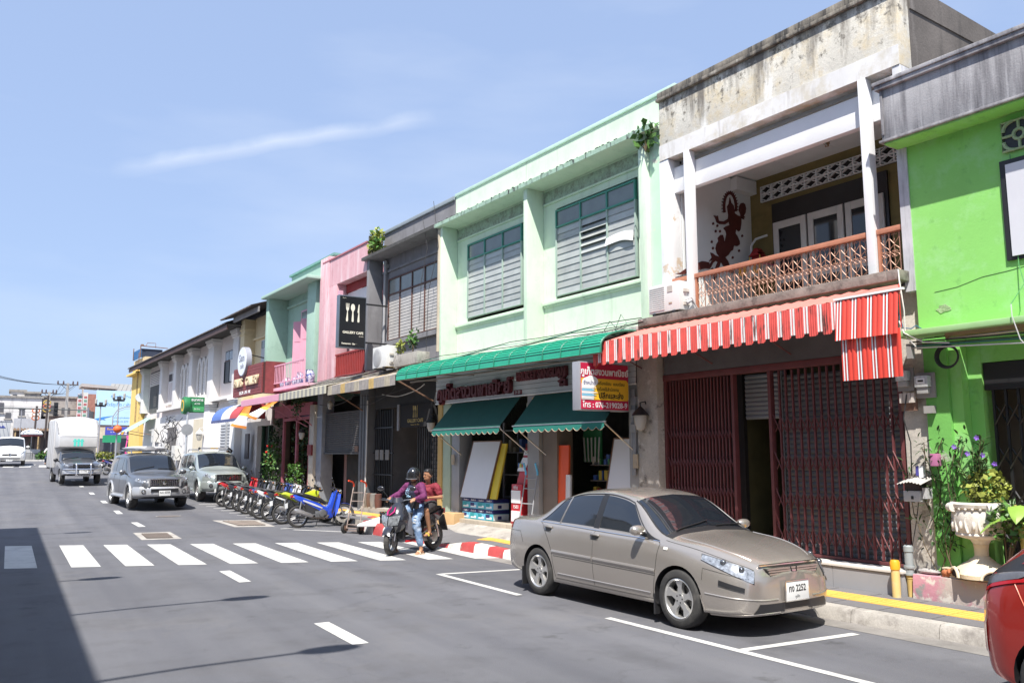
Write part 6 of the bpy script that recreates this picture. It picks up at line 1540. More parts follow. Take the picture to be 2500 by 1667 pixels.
s.body('body',PKP,PK,[(x,sd)for x in WX for sd in(1,-1)],arch=.40,depth=.5)
for x in WX:
 for sd in(1,-1):wheel(PK,x,sd*.74,.34,.2,.19,sd,6)
dress(PK,s,dict(paint=PKP,mirm=TRIMB,side=[[(.85,7.3),(-.3,7.25),(-.25,8.7),(.48,8.7)]],seams=[[(.9,6.9),(.9,2.7)],[(-.3,6.9),(-.3,2.7)]],handles=[(-.1,5.8)],head=[(2.37,5.4),(2.1,5.4),(2.1,6.7),(2.36,6.6)],mirror=(.85,7.4),screen=(.50,.99,9.25)))
b=MB();b.box(2.3,2.42,-.42,.42,.74,.90);b.build('grille',TRIMB,PK)
for z in(.72,.82,.91):MB().box(2.38,2.44,-.44,.44,z,z+.022).build('grille_bar',CHROME,PK)
b=MB();b.box(2.25,2.46,-.84,.84,.46,.64);b.build('bumper',PS,PK,.03)
b=MB()
for y in(-.3,.3):b.tube([(2.46,y,.36),(2.56,y,.45),(2.56,y,.86),(2.50,y,.93)],.035,8)
for z in(.52,.70):b.tube([(2.42,-.82,z),(2.52,-.7,z),(2.56,-.3,z),(2.56,.3,z),(2.52,.7,z),(2.42,.82,z)],.03,8)
b.tube([(2.50,-.3,.93),(2.50,.3,.93)],.035,8);b.build('bull_bar',CHROME,PK)
for k in range(9):MB().tube([(2.53,-.3+.067*k,.36),(2.56,-.3+.067*(k+1),.44)],.018,5).build('bar_mesh',CHROME,PK)
plate(PK,face_fwd(2.60,0,.58),'บน 7745','',.36,.15)
ALU=mat('aluminium_sheet',(.76,.74,.71),.36,.45,var=.06,vscale=2,bump=.04,bscale=3)
b=MB()
def arcb(x,w,z0,z1,rise):return[(x,-w,z0),(x,-w,z1)]+[(x,-w*cos(pi*k/10),z1+rise*sin(pi*k/10))for k in range(1,10)]+[(x,w,z1),(x,w,z0)]
b.loft([arcb(-2.7,.93,.75,3.0,.18),arcb(-.42,.93,.75,3.0,.18)]);b.build('cargo_body',ALU,PK,.015)
b=MB();b.loft([arcb(-.42,.90,1.70,3.0,.18),arcb(.34,.86,1.70,2.30,.06),arcb(.52,.80,1.74,2.22,.04)]);b.build('wind_deflector',ALU,PK,.01,ang=30)
for k in range(4):
 MB().tube([(-2.5+.6*k,y_,z_)for(_,y_,z_)in arcb(0,.934,.76,3.004,.18)],.012,4).build('panel_seam',mat('seam_grey',(.40,.39,.38),.4,.5),PK)
MB().box(.515,.523,-.80,.80,2.205,2.23).build('panel_seam',mat('seam_grey'),PK);MB().box(.35,.53,-.83,.83,1.69,1.715).build('lower_rim',mat('seam_grey'),PK)
for sd in(1,-1):MB().tube([(.36,sd*.84,2.34),(-.2,sd*.90,2.92)],.03,6).build('deflector_edge',mat('frame_pale',(.5,.5,.5)),PK)
TEALP=mat('teal_print',(.10,.62,.50),.4,var=.03)
for k in range(3):MB().box(.522,.528,-.20+.15*k,-.10+.15*k,1.76,2.10).build('printed_mark',TEALP,PK)
MB().box(.5215,.5275,-.24,.24,1.98,2.03).build('printed_mark',TEALP,PK)
place_vehicle(PK,2.78,45.4,-85.5)
#  white van
VT=dict(zs=[(-2.4,.40),(-1.5,.32),(1.5,.30),(2.2,.32),(2.42,.42)],zb=[(-2.4,1.05),(0,1.10),(1.3,1.10),(1.8,1.02),(2.2,.90),(2.42,.74)],zr=[(-2.4,1.7),(-2.3,1.90),(0,1.96),(.7,1.94),(1.0,1.86),(1.62,1.30),(1.78,1.16),(2.1,1.02),(2.34,.90),(2.42,.78)],zl=[(-2.4,1.6),(-2.3,1.78),(0,1.85),(.7,1.83),(1.0,1.74),(1.58,1.18),(1.78,1.09),(2.1,.96),(2.34,.84),(2.42,.76)],wm=[(-2.4,.88),(-2.0,.95),(1.5,.95),(2.0,.92),(2.25,.84),(2.42,.64)],wb=[(-2.4,.86),(-2.0,.92),(1.3,.92),(1.9,.86),(2.2,.77),(2.42,.58)],wr=[(-2.4,.72),(-2.0,.78),(.7,.78),(1.1,.79),(1.6,.83),(2.0,.76),(2.42,.5)],axle=.33,wide=.5)
VN=thing('van','white passenger van heading towards us at the far left','van')
PWH=mat('paint_white',(.74,.74,.74),.3,var=.02,coat=.7)
s=Shell(VT);WX=(1.5,-1.5)
s.body('body',PWH,VN,[(x,sd)for x in WX for sd in(1,-1)],arch=.39,depth=.55)
for x in WX:
 for sd in(1,-1):wheel(VN,x,sd*.82,.33,.2,.19,sd,6)
dress(VN,s,dict(paint=PWH,side=[[(1.3,7.3),(.3,7.25),(.3,8.75),(.95,8.7)],[(.2,7.25),(-.8,7.25),(-.8,8.75),(.2,8.75)],[(-.9,7.25),(-2.1,7.25),(-2.1,8.7),(-.9,8.75)]],seams=[[(1.4,6.9),(1.4,2.7)],[(.25,6.9),(.25,2.7)]],head=[(2.37,5.5),(2.02,5.6),(2.06,6.75),(2.35,6.7)],mirror=(1.25,7.4),screen=(1.04,1.60,9.2)))
b=MB();b.box(2.3,2.425,-.42,.42,.66,.76);b.build('grille',TRIMB,VN)
b=MB();b.box(2.3,2.45,-.62,.62,.44,.51);b.build('bumper_slot',TRIMB,VN)
b=MB();b.lathe([(.06,2.43),(.08,2.44),(.09,2.43)],16,(0,0,.72),'x');b.build('badge',CHROME,VN)
plate(VN,face_fwd(2.47,0,.36),'นข 4410','',.36,.13)
place_vehicle(VN,.05,66.9,-90)
BT=thing('box_truck','grey box truck with a round blue number 17 behind the white van','truck',(-1.4,79,gz(79)))
b=MB();b.box(-1.35,1.35,0,6,.95,3.25);b.build('cargo_box',mat('truck_grey',(.44,.45,.46),.5,var=.05),BT,.03)
b=MB();b.box(-1.36,1.36,-.03,.1,3.22,3.3);b.box(-.62,-.56,-.03,-.001,1.0,3.2);b.build('box_edge',SGREY,BT)
b=MB();b.lathe([(0,-.02),(.30,-.02),(.30,-.005)],24,(.72,0,1.72),'y');b.build('number_disc',mat('disc_blue',(.05,.07,.28),.5),BT)
text('17',.36,face_camera(.72,-.03,1.72),SWHI,BT,off=.006)
b=MB();b.prism([(.42,2.72),(.6,2.92),(.72,2.8),(.84,2.94),(1.04,2.72)],'y',-.02,-.004);b.build('emblem',mat('disc_blue'),BT)
for x in(-1.0,1.0):
 for y in(1.2,4.8):wheel(BT,x,y,.45,.3,.26,1,6).rotation_euler=(0,0,pi/2)
 #  red hatchback, only its tail is in the picture
RT=dict(zs=[(-2.05,.36),(-1.95,.27),(-1.6,.22),(1.4,.20),(2.0,.24)],zb=[(-2.05,.80),(-1.95,.98),(-1.6,1.04),(-.8,1.0),(.6,.94),(1.4,.86),(2.0,.66)],zr=[(-2.05,.84),(-1.98,1.02),(-1.9,1.12),(-1.60,1.38),(-1.3,1.47),(-.5,1.50),(.1,1.47),(.35,1.42),(1.05,1.05),(1.2,1.0),(1.7,.92),(2.0,.72)],zl=[(-2.05,.82),(-1.98,1.0),(-1.9,1.07),(-1.60,1.27),(-1.3,1.36),(-.5,1.41),(.1,1.40),(.35,1.34),(1.0,.98),(1.2,.95),(1.7,.86),(2.0,.68)],wm=[(-2.05,.66),(-1.98,.75),(-1.8,.82),(-1.2,.85),(1.4,.85),(1.8,.78),(2.0,.6)],wb=[(-2.05,.64),(-1.95,.70),(-1.7,.76),(-1.0,.80),(.8,.80),(1.6,.72),(2.0,.5)],wr=[(-2.05,.55),(-1.9,.58),(-1.5,.57),(-.5,.57),(.3,.59),(1.0,.68),(2.0,.4)],axle=.31,wide=.45)
RC=thing('hatchback_car','red hatchback with dark tail light cut off at the picture edge','car')
PRD=mat('paint_red',(.36,.028,.02),.28,.35,var=.02,coat=.9)
s=Shell(RT);WX=(1.28,-1.44)
s.body('body',PRD,RC,[(x,sd)for x in WX for sd in(1,-1)],arch=.35,depth=.45)
for x in WX:
 for sd in(1,-1):wheel(RC,x,sd*.74,.31,.19,.205,sd,5)
dress(RC,s,dict(paint=PRD,side=[[(.85,7.3),(0,7.25),(0,8.8),(.4,8.75)],[(-.1,7.25),(-1.0,7.3),(-.95,8.8),(-.1,8.8)]],seams=[[(.95,6.9),(.9,2.7)],[(-.05,6.9),(-.05,2.7)],[(-1.02,6.9),(-.9,4.4)]],handles=[(.1,5.8),(-.85,5.8)],mirror=(.8,7.3),screen=(.42,1.02,9.2),rear=(-1.55,-1.92,9.3)))
for sd in(1,-1):
 s.patch('tail_light',mat('tail_smoke',(.10,.10,.11),.12,var=.2,vscale=20,spec=.8),RC,[(-1.72,5.7),(-2.03,5.5),(-2.0,6.6),(-1.45,6.5)],sd,.008,8,5)
 s.patch('tail_light_edge',TAILR,RC,[(-1.66,5.55),(-2.03,5.32),(-2.03,5.5),(-1.6,5.72)],sd,.010,8,2)
 s.patch('black_pillar',TRIMB,RC,[(-1.05,6.9),(-2.0,6.65),(-1.95,8.2),(-1.3,9.0)],sd,.006,10,8)
 s.patch('red_blade',PRD,RC,[(-1.1,7.6),(-1.72,7.5),(-1.62,8.3),(-1.2,8.5)],sd,.014,6,4)
 s.line('bumper_gap',mat('gap_orange',(.6,.12,.05),.4),RC,[(-1.58,4.0),(-1.70,5.0),(-1.76,5.6)],sd,.004,.001)
 s.patch('reflector',TAILR,RC,[(-1.99,3.2),(-2.03,3.2),(-2.03,4.4),(-1.99,4.4)],sd,.01,2,4)
place_vehicle(RC,6.93,1.57,-90)
#  pink minibus far off
PB=thing('pink_minibus','bright pink minibus waiting far away behind the thin lamp post','bus',(10.0,84,gz(84)),-.15)
PKM=mat('paint_magenta',(.62,.05,.26),.4,var=.04,coat=.4)
b=MB();b.loft([[(x,y,z)for x,y,z in((-w,yy,.35),(w,yy,.35),(w,yy,1.2),(w*.92,yy+t_,zt),(-w*.92,yy+t_,zt),(-w,yy,1.2))]for yy,w,t_,zt in((0,.88,.75,1.95),(.8,.9,.4,2.1),(3.9,.9,0,2.1))]);b.build('body',PKM,PB,.05)
b=MB();b.hexa([(-.78,-.02,1.25),(.78,-.02,1.25),(.78,.05,1.25),(-.78,.05,1.25),(-.72,.60,1.85),(.72,.60,1.85),(.72,.7,1.85),(-.72,.7,1.85)]);b.build('windscreen',TINT,PB)
b=MB();b.box(-.85,.85,.55,.75,2.1,2.35);b.build('roof_board',mat('board_pink',(.7,.1,.35),.5),PB)
text('PHUKET',.17,face_camera(0,.54,2.22),SWHI,PB)
for x in(-.6,.6):MB().box(x-.18,x+.18,-.03,-.005,.75,.92).build('headlight',HEADL,PB)
MB().box(-.85,.85,-.06,0,.38,.6).build('bumper',mat('bumper_orange',(.6,.25,.05),.5),PB)
for x in(-.75,.75):
 for y in(.9,3.9):wheel(PB,x,y,.33,.22,.18,1,6).rotation_euler=(0,0,pi/2)
MB().box(-.8,.8,-.012,-.004,.95,1.1).build('white_stripe',SWHI,PB)
#  the row across the street: out of the picture, it throws the shade on the road
OP=thing('shophouse','plain rendered shophouse row on the shaded side of the street','building',(-2.72,0,0))
OPM=mat('opposite_render',(.55,.52,.47),.85,var=.08,dirt=((.4,.37,.33),2,.6,.8))
b=MB();b.box(-9,0,-30,21.4,0,8.2);b.build('wall',OPM,OP)
MB().box(-9,.25,-30,21.4,7.95,8.1).build('cornice',OPM,OP)
for k in range(11):
 for z in(1.0,4.6):
  w_=MB().box(.0,.05,-28+4.6*k,-25.6+4.6*k,z,z+2.1).build('window',GLASS_D,OP)
  MB().box(.0,.09,-28.1+4.6*k,-25.5+4.6*k,z-.1,z-.01).build('sill',OPM,w_)
for i,(y,xl,hz)in enumerate(((4.6,-.40,7.6),(7.95,-.40,7.6),(11.0,-1.75,7.3),(19.6,-1.5,7.3))):
 t=thing('arm_lamp',['street lamp on a long arm, nearest on the shaded facade','second street lamp on a long arm on the shaded facade','short armed lamp third along the shaded facade','short armed lamp at the far end of the shaded facade'][i],'lamp',(-2.72,y,0))
 e=xl+2.72
 MB().tube([(0,0,hz-.5),(e*.5,0,hz-.1),(e,0,hz)],.03,6).build('arm',STEEL,t)
 b=MB();b.ball((e+.15,0,hz-.02),(.32,.15,.09),12,6);b.build('lamp_head',SGREY,t)
 #  stationery shop goods
def board(lab,n,ua,ub,z0,z1,lean,skew,face_m,edge_m,name='whiteboard',cat='board',th=.03):
 t=thing(name,lab,cat,FO,FA)
 b=MB();sk=skew
 p=[(n,ua,z0),(n+th,ua,z0),(n+th,ub,z0),(n,ub,z0),(n+lean,ua+sk,z1),(n+lean+th,ua+sk,z1),(n+lean+th,ub+sk,z1),(n+lean,ub+sk,z1)]
 b.hexa(p);b.build('panel',face_m,t)
 e=MB()
 fr=.025
 for(q0,q1)in((0,4),(3,7)):
  a,c=Vector(p[q0]),Vector(p[q1]);s_=-1 if q0==0 else 1
  e.hexa([a+Vector((-.008,0,0)),a+Vector((th+.004,0,0)),a+Vector((th+.004,s_*fr,0)),a+Vector((-.008,s_*fr,0)),c+Vector((-.008,0,0)),c+Vector((th+.004,0,0)),c+Vector((th+.004,s_*fr,0)),c+Vector((-.008,s_*fr,0))])
 e.build('frame',edge_m,t)
 e=MB();a,c=Vector(p[4]),Vector(p[7]);e.hexa([a+Vector((-.008,-fr,0)),a+Vector((th,-fr,0)),c+Vector((th,fr,0)),c+Vector((-.008,fr,0)),a+Vector((-.008,-fr,fr)),a+Vector((th,-fr,fr)),c+Vector((th,fr,fr)),c+Vector((-.008,fr,fr))]);e.build('frame',edge_m,t)
 return t
WB=mat('whiteboard_face',(.70,.70,.72),.4,var=.02)
board('large whiteboard leaning on the paper boxes by the mint column',-.02,5.80,6.93,.90,2.15,.22,-.22,WB,WOODB)
board('narrow whiteboard leaning in the shop front behind the saloon roof',.0,1.14,1.98,.5,2.14,.22,-.16,WB,WOODB)
board('yellow board tucked beside the large whiteboard',.03,5.52,5.72,.90,2.08,.2,-.12,mat('board_yellow',(.72,.55,.05),.6,var=.05),mat('board_yellow'),'yellow_board')
board('bright orange board standing inside the shop doorway',.1,3.10,3.42,.42,2.02,.05,0,mat('board_orange',(.80,.10,.02),.5,var=.03),mat('board_orange'),'orange_board')
board('small white board standing beside the orange board',.05,2.98,3.06,.42,1.45,.03,0,WB,WB,'white_board')
NAVY=mat('box_navy',(.02,.025,.13),.5,var=.03)
AQUA=[mat('box_aqua',(.07,.40,.46),.5,var=.06,vscale=8),mat('box_skyblue',(.14,.45,.62),.5,var=.06,vscale=8)]
for j in range(2):
 for i in range(4):
  ua=5.80+.325*i;z0=.425+.235*j
  t=thing('paper_box','paper box, %s from the doorway in the %s layer of the stack'%(['first','second','third','fourth'][i],['bottom','top'][j]),'box',L(.05,ua,z0),FA,'boxes of copy paper under the whiteboard')
  MB().box(0,.42,-.155,.165,0,.15).build('box',AQUA[(i+j)%2],t,.004)
  MB().box(-.004,.424,-.159,.169,.151,.232).build('lid',NAVY,t,.004)
  text('Double A',.05,face_street(-.006,.0,.19),SWHI,t)
  MB().box(-.003,-.001,-.10,.12,.03,.08).build('print',SWHI,t);MB().box(-.004,-.0015,-.02,.14,.06,.13).build('print',NAVY if(i+j)%3==0 else mat('box_teal',(.02,.3,.33),.5),t)
  if i==0:
   MB().box(.01,.41,-.158,-.156,.01,.14).build('side_print',mat('box_white',(.6,.65,.67),.5),t);MB().box(.12,.22,-.161,-.159,.03,.1).build('side_print',NAVY,t)
t=thing('cardboard_box','tan cardboard box on the pavement by the ochre column','box',L(-.34,7.05,sw(-.34,7.05)),FA+.25)
MB().box(0,.36,-.28,.28,0,.30).build('box',CARD,t,.004)
MB().box(-.002,.362,-.025,.025,.302,.304).build('tape',mat('tape_tan',(.5,.36,.2),.4),t);MB().box(-.003,-.001,.02,.16,.12,.2).build('print',mat('print_brown',(.3,.14,.08),.6),t)
q=MB();q.lathe([(0,0),(.035,0),(.035,.15),(.015,.19),(.015,.22),(0,.22)],10)
tag(put(q.build('water_bottle',mat('bottle_blue',(.2,.5,.65),.15,var=0)),L(-.62,7.35,sw(-.62,7.35))),'small pale blue water bottle on the pavement','bottle')
KR=mat('kiosk_red',(.52,.02,.03),.4,var=.04)
t=thing('topup_kiosk','red and white phone top up kiosk in the shop doorway','kiosk',FO,FA)
b=MB();b.hexa([(.02,4.52,.43),(.3,4.52,.43),(.3,4.92,.43),(.02,4.92,.43),(.02,4.50,1.25),(.3,4.5,1.25),(.3,4.88,1.25),(.02,4.88,1.25)]);b.build('cabinet',KR,t,.01)
b=MB();b.hexa([(.1,4.44,1.251),(.3,4.44,1.251),(.3,4.82,1.251),(.1,4.82,1.251),(.2,4.28,2.0),(.3,4.28,2.0),(.3,4.62,2.0),(.2,4.62,2.0)]);b.build('upright',KR,t,.01)
for(z0,z1)in((.48,.70),(.86,1.12)):MB().box(.008,.019,4.55,4.88,z0,z1).build('white_panel',SWHI,t)
text('เติม',.11,face_street(.012,4.72,1.18),SWHI,t);text('1503',.10,face_street(.012,4.72,.78),SWHI,t)
b=MB();b.hexa([(.075,4.50,1.52),(.09,4.50,1.52),(.09,4.76,1.52),(.075,4.76,1.52),(.14,4.38,1.80),(.155,4.38,1.8),(.155,4.64,1.8),(.14,4.64,1.8)]);b.build('poster',SWHI,t)
for i,c_ in enumerate(((.7,.1,.05),(.1,.4,.1),(.75,.5,.05),(.05,.2,.5))):MB().box(.075,.079,4.55+.04*i,4.59+.04*i,1.60,1.66+.01*i).build('print',mat('pr%d'%i,c_,.5),t)
b=MB();b.hexa([(.14,4.36,1.85),(.15,4.36,1.85),(.15,4.62,1.85),(.14,4.62,1.85),(.16,4.33,1.95),(.17,4.33,1.95),(.17,4.59,1.95),(.16,4.59,1.95)]);b.build('display',SWHI,t)
text('016',.08,face_street(.135,4.48,1.90),BLACK,t)
def trolley(lab,loc,rz,hm,fm,wheels=True,lean=.25,h=1.15,w=.36):
 t=thing('hand_trolley',lab,'trolley',loc,rz)
 for s_ in(-1,1):
  y=s_*w/2
  MB().tube([(0,y,.12),(lean*.8,y,h*.8),(lean,y,h-.06)],.014,8).build('rail',fm,t)
  MB().tube([(lean,y,h-.06),(lean+.0,y,h),(lean-(.05 if wheels else.02),y,h+.05),(lean-(.22 if wheels else.06),y,h+(.09 if wheels else.18))],.021,8).build('handle',hm,t)
  if wheels:
   b=MB();b.lathe([(.03,-.03),(.05,-.035),(.12,-.025),(.125,0),(.12,.025),(.05,.035),(.03,.03)],20,(-.02,y*1.25,.125),'y');wh=b.build('wheel',RUBBER,t)
   b=MB();b.lathe([(0,-.04),(.06,-.036),(.07,-.02),(.07,.02),(.06,.036),(0,.04)],14,(-.02,y*1.25,.125),'y');b.build('hub',RUST,wh)
 b=MB()
 for z in(.2,.45,.75,.95):MB().tube([(lean*z/h,-w/2,z),(lean*z/h,w/2,z)],.011,6).build('cross_bar',fm,t)
 MB().tube([(-.02,-w*.7,.125),(-.02,w*.7,.125)],.012,6).build('axle',fm,t)
 MB().box(.0,.26,-w/2-.02,w/2+.02,.05,.062).build('toe_plate',fm,t)
 return t
trolley('rusty two wheeled hand trolley with red grips beside the blue motorcycle',(7.17,19.25,0),radians(35),mat('grip_red',(.62,.06,.02),.5),mat('trolley_steel',(.38,.30,.26),.5,.5,var=.25,vscale=14))
trolley('grey hand trolley with light blue grips against the shop column',L(-.2,4.08,.43),FA+.1,mat('grip_blue',(.12,.48,.75),.5),GREYP,False,.18,1.08)
b=MB();b.hexa([(-.30,-.17,0),(.34,-.17,0),(.34,.17,0),(-.30,.17,0),(-.30,-.17,.05),(.30,-.17,.24),(.30,.17,.24),(-.30,.17,.05)])
tag(put(b.build('foam_box',mat('foam_white',(.72,.71,.70),.6,var=.05),None,.03),(7.44,18.80,.19),radians(-28)),'white wedge shaped foam box lying by the trolley at the kerb','box')
t=thing('bottle_crate','dark crate of coloured bottles at the red and white kerb','crate',(7.82,18.55,.29),radians(-20))
b=MB();b.box(-.24,.24,-.16,.16,0,.02)
for z in(.02,.10,.18):b.box(-.24,.24,-.16,-.145,z,z+.05);b.box(-.24,.24,.145,.16,z,z+.05);b.box(-.24,-.225,-.145,.145,z,z+.05);b.box(.225,.24,-.145,.145,z,z+.05)
b.build('crate',TRIMB,t)
for i in range(6):
 for j in range(3):
  q=MB();q.lathe([(0,.02),(.03,.02),(.03,.16),(.012,.21),(.012,.25),(0,.25)],8,(-.19+.075*i,-.10+.1*j,0));q.build('bottle',mat('bt%d'%((i+j)%4),[(.4,.05,.03),(.02,.25,.06),(.5,.45,.4),(.5,.3,.05)][(i+j)%4],.2),t)
t=thing('display_shelf','dim shelf of small packets and bottles inside the stationery shop','shelf',FO,FA)
SHM=mat('shelf_dark',(.14,.13,.12),.8)
for z in(.75,1.05,1.35,1.65):MB().box(.62,1.0,1.3,3.0,z,z+.02).build('shelf_board',SHM,t)
for i in range(90):
 u=RND.uniform(1.35,2.95);z=RND.choice((.77,1.07,1.37,1.67));c_=RND.choice(((.4,.05,.04),(.05,.2,.08),(.45,.42,.4),(.05,.1,.3),(.4,.3,.05)))
 MB().box(.63+.004*(i%9),.75,u,u+RND.uniform(.03,.09),z,z+RND.uniform(.08,.2)).build('packet',mat('pk%s'%(c_,),c_,.4),t)
t=thing('display_board','green display board with long white tubes inside the stationery shop','display',FO,FA)
MB().box(.70,.73,2.75,3.3,1.72,2.35).build('board',mat('display_green',(.02,.14,.05),.6),t)
for i in range(5):MB().tube([(.66,2.8+.10*i,1.72),(.64,2.74+.12*i,2.2)],.016,6).build('tube',mat('tube_grey',(.4,.4,.4),.4),t)
t=thing('shelving_rack','grey metal shelving rack in the dark left half of the shop','shelf',FO,FA)
for u in(5.0,6.2):
 for n in(.7,1.1):MB().box(n,n+.04,u,u+.04,.42,2.6).build('upright',GREYP,t)
for z in(.9,1.4,1.9,2.4):MB().box(.7,1.14,5.0,6.24,z,z+.02).build('shelf_board',GREYP,t)
for i in range(14):
 u=RND.uniform(5.05,6.1);z=RND.choice((.92,1.42,1.92));c_=RND.choice(((.3,.3,.3),(.05,.1,.3),(.35,.3,.2),(.3,.04,.04)))
 MB().box(.74+.003*i,1.0,u,u+.1,z,z+RND.uniform(.1,.3)).build('packet',mat('pk%s'%(c_,),c_,.4),t)
MB_=MB();MB_.box(.42,.6,4.34,4.9,2.75,2.98);tag(put(MB_.build('wall_fan_unit',mat('ac_white'),None,.01),FO,FA),'small white air unit high above the shop doorway','air conditioner')
t=thing('notice_sign','small yellow notice hanging between the two canvas awnings','sign',FO,FA);MB().box(.0,.018,3.86,4.1,2.78,3.02).build('board',SYEL,t)
for(n,u,z,lab)in((.0,7.3,1.75,'beige switch plate on the mint column'),(-.03,.98,1.75,'tan switch plate by the narrow whiteboard')):
 q=MB();q.box(n-.02,n,u-.06,u+.06,z-.12,z+.12);q.box(n-.028,n-.021,u-.03,u+.03,z-.09,z-.03)
 tag(put(q.build('switch_plate',mat('switch_tan',(.42,.34,.24),.6)),FO,FA),lab,'switch plate')
t=thing('conduit_run','bundle of grey conduits and junction boxes beside the stained pillar','conduits',FO,FA)
for k in range(3):MB().tube([(-.03,1.0+.04*k,3.0),(-.04,.98+.04*k,2.2),(-.02,1.02+.03*k,1.5)],.016,6).build('conduit',GREYP,t)
for z in(2.25,2.5,2.72):MB().box(-.06,.02,.95,1.08,z,z+.14).build('junction_box',GREYP,t)
#  meters, pipes, bollard and plants at the lime house
MG=mat('meter_grey',(.36,.36,.35),.5,var=.1)
def meter(lab,n,u,z,w=.15,h=.2):
 t=thing('electric_meter',lab,'meter',FO,FA)
 MB().box(n,n+.03,u-w*.7,u+w*.7,z-.05,z+h+.04).build('back_plate',mat('meter_board',(.30,.29,.28),.7,var=.1),t)
 MB().box(n-.10,n-.002,u-w/2,u+w/2,z+h*.35,z+h).build('glass_case',mat('meter_clear',(.50,.52,.52),.12,var=.25,vscale=30),t,.012)
 MB().box(n-.08,n-.002,u-w*.4,u+w*.4,z,z+h*.34).build('terminal_cover',MG,t,.006)
 MB().box(n-.104,n-.101,u-w*.3,u+w*.3,z+h*.55,z+h*.85).build('dial',SWHI,t);MB().box(n-.107,n-.105,u-w*.2,u+w*.2,z+h*.65,z+h*.75).build('dial_window',BLACK,t)
 return t
meter('grey electric meter nearest the maroon gate on the peeling pillar',-.02,-3.98,2.70)
meter('electric meter on the wider grey board of the lime pier',.0,-4.22,2.60,.17,.22)
MSC=thing('switch_boxes','rusty board with four pale switch boxes on the peeling pillar','switch box',FO,FA)
MB().box(-.0,.02,-4.1,-3.89,2.40,2.56).build('board',RUST,MSC)
for k in range(4):MB().box(-.04,-.001,-4.09+.05*k,-4.047+.05*k,2.50,2.62).build('switch',mat('switch_pale',(.55,.5,.45),.5),MSC)
q=MB();q.box(-.02,.05,-4.31,-4.19,2.36,2.45);tag(put(q.build('junction_box',mat('meter_board')),FO,FA),'grey junction box under the wider meter board','junction box')
t=thing('pink_box','small faded pink metal box on the lime pier','box',FO,FA);MB().box(-.04,.05,-4.33,-4.24,1.72,1.87).build('box',mat('box_pink',(.45,.16,.30),.6,var=.1),t,.004)
t=thing('letter_box','grey letter box with little corrugated roof on the peeling pillar','letter box',FO,FA)
MB().box(-.16,.0,-4.15,-3.94,1.29,1.42).build('box',mat('lb_grey',(.46,.46,.46),.5,var=.05),t,.006)
MB().box(-.14,.0,-4.14,-3.95,1.421,1.52).build('dark_slot',mat('slot_dark',(.06,.04,.04),.4,var=.4,vscale=30),t)
b=MB();rr=[]
for i in range(25):
 u=-4.24+.32*i/24;dz=.008*cos(i*pi/2*1.3);a=abs(i-12)/12
 rr.append([(-.26,u,1.53+dz-.03*a),(.02,u,1.60+dz-.03*a)])
b.loft(rr,closed=False,caps=False);b.build('roof',mat('lb_roof',(.40,.385,.365),.6,var=.06),t)
MB().box(-.12,-.0,-4.22,-4.16,1.33,1.46).build('side_box',mat('lb_grey'),t);MB().box(-.165,-.161,-4.07,-4.04,1.32,1.36).build('key_slot',BLACK,t)
t=thing('milk_carton','blue and white carton lodged above the letter box','carton',FO,FA)
MB().box(-.06,.0,-4.15,-4.10,1.58,1.72).build('carton',SWHI,t);MB().box(-.06,.0,-4.099,-4.06,1.60,1.72).build('print',mat('carton_blue',(.08,.07,.3),.5),t)
t=thing('drain_pipe','grey drain pipe with yellow lower end beside the peeling pillar','pipe',FO,FA)
b=MB();b.lathe([(.05,.42),(.05,.68),(.058,.68),(.058,.74),(.04,.76)],14,(-.06,-3.9,0));b.lathe([(.062,.48),(.066,.50),(.062,.52)],14,(-.06,-3.9,0));b.lathe([(.062,.40),(.062,.42),(.05,.42)],14,(-.06,-3.9,0));b.build('pipe',mat('pvc_grey',(.30,.33,.34),.5,var=.06),t)
b=MB();b.lathe([(.045,.36),(.045,.40)],14,(-.06,-3.9,0));b.lathe([(.03,.14),(.04,.36),(.05,.40)],14,(-.06,-3.9,0));b.build('yellow_end',mat('pipe_yellow',(.62,.45,.16),.6),t)
MB().tube([(-.05,-3.95,.75),(-.03,-4.0,1.0),(-.04,-4.06,1.28)],.006,4).build('cable',WIRE,t)
t=thing('bollard','short yellow bollard with orange cap on the pavement edge','bollard',L(-.27,-3.84,.14),FA)
b=MB();b.lathe([(0,0),(.05,0),(.05,.33)],20);b.build('post',mat('bollard_cream',(.68,.50,.20),.5,var=.06,dirt=((.6,.5,.33),3,.5,.6)),t)
b=MB();b.lathe([(.05,.33),(.058,.335),(.058,.42),(.045,.445),(0,.45)],20);b.build('cap',mat('bollard_orange',(.78,.36,.02),.45,var=.04),t)
URN=mat('urn_white',(.66,.62,.56),.75,var=.08,vscale=6,bump=.15,bscale=30,dirt=((.42,.37,.30),7,.56,.72))
URNB=mat('urn_cream',(.66,.57,.42),.8,var=.1,vscale=6,bump=.25,bscale=20,dirt=((.35,.27,.18),6,.58,.72))
t=thing('garden_urn','large white moulded urn on a cream pedestal before the lime house','urn',L(.06,-4.72,.45),FA)
b=MB();b.lathe([(0,.38),(.08,.38),(.11,.43),(.19,.45),(.25,.47),(.26,.49),(.25,.51),(.27,.56),(.285,.66),(.285,.74),(.27,.78),(.30,.80),(.31,.84),(.29,.86),(.26,.86),(.24,.80),(0,.78)],40);b.build('bowl',URN,t)
for k in range(12):
 a=2*pi*k/12
 q=MB();q.tube([(.272*cos(a+d*.1),.272*sin(a+d*.1),.52+h)for d,h in((0,0),(-.6,.06),(-.9,.13),(-.4,.19),(.3,.18),(.5,.12),(.1,.09))],[.016,.02,.018,.016,.014,.012,.008],6);q.build('leaf_relief',URN,t)
 q=MB();q.ball((.287*cos(a+.26),.287*sin(a+.26),.60),(.02,.02,.05),8,6);q.build('leaf_relief',URN,t)
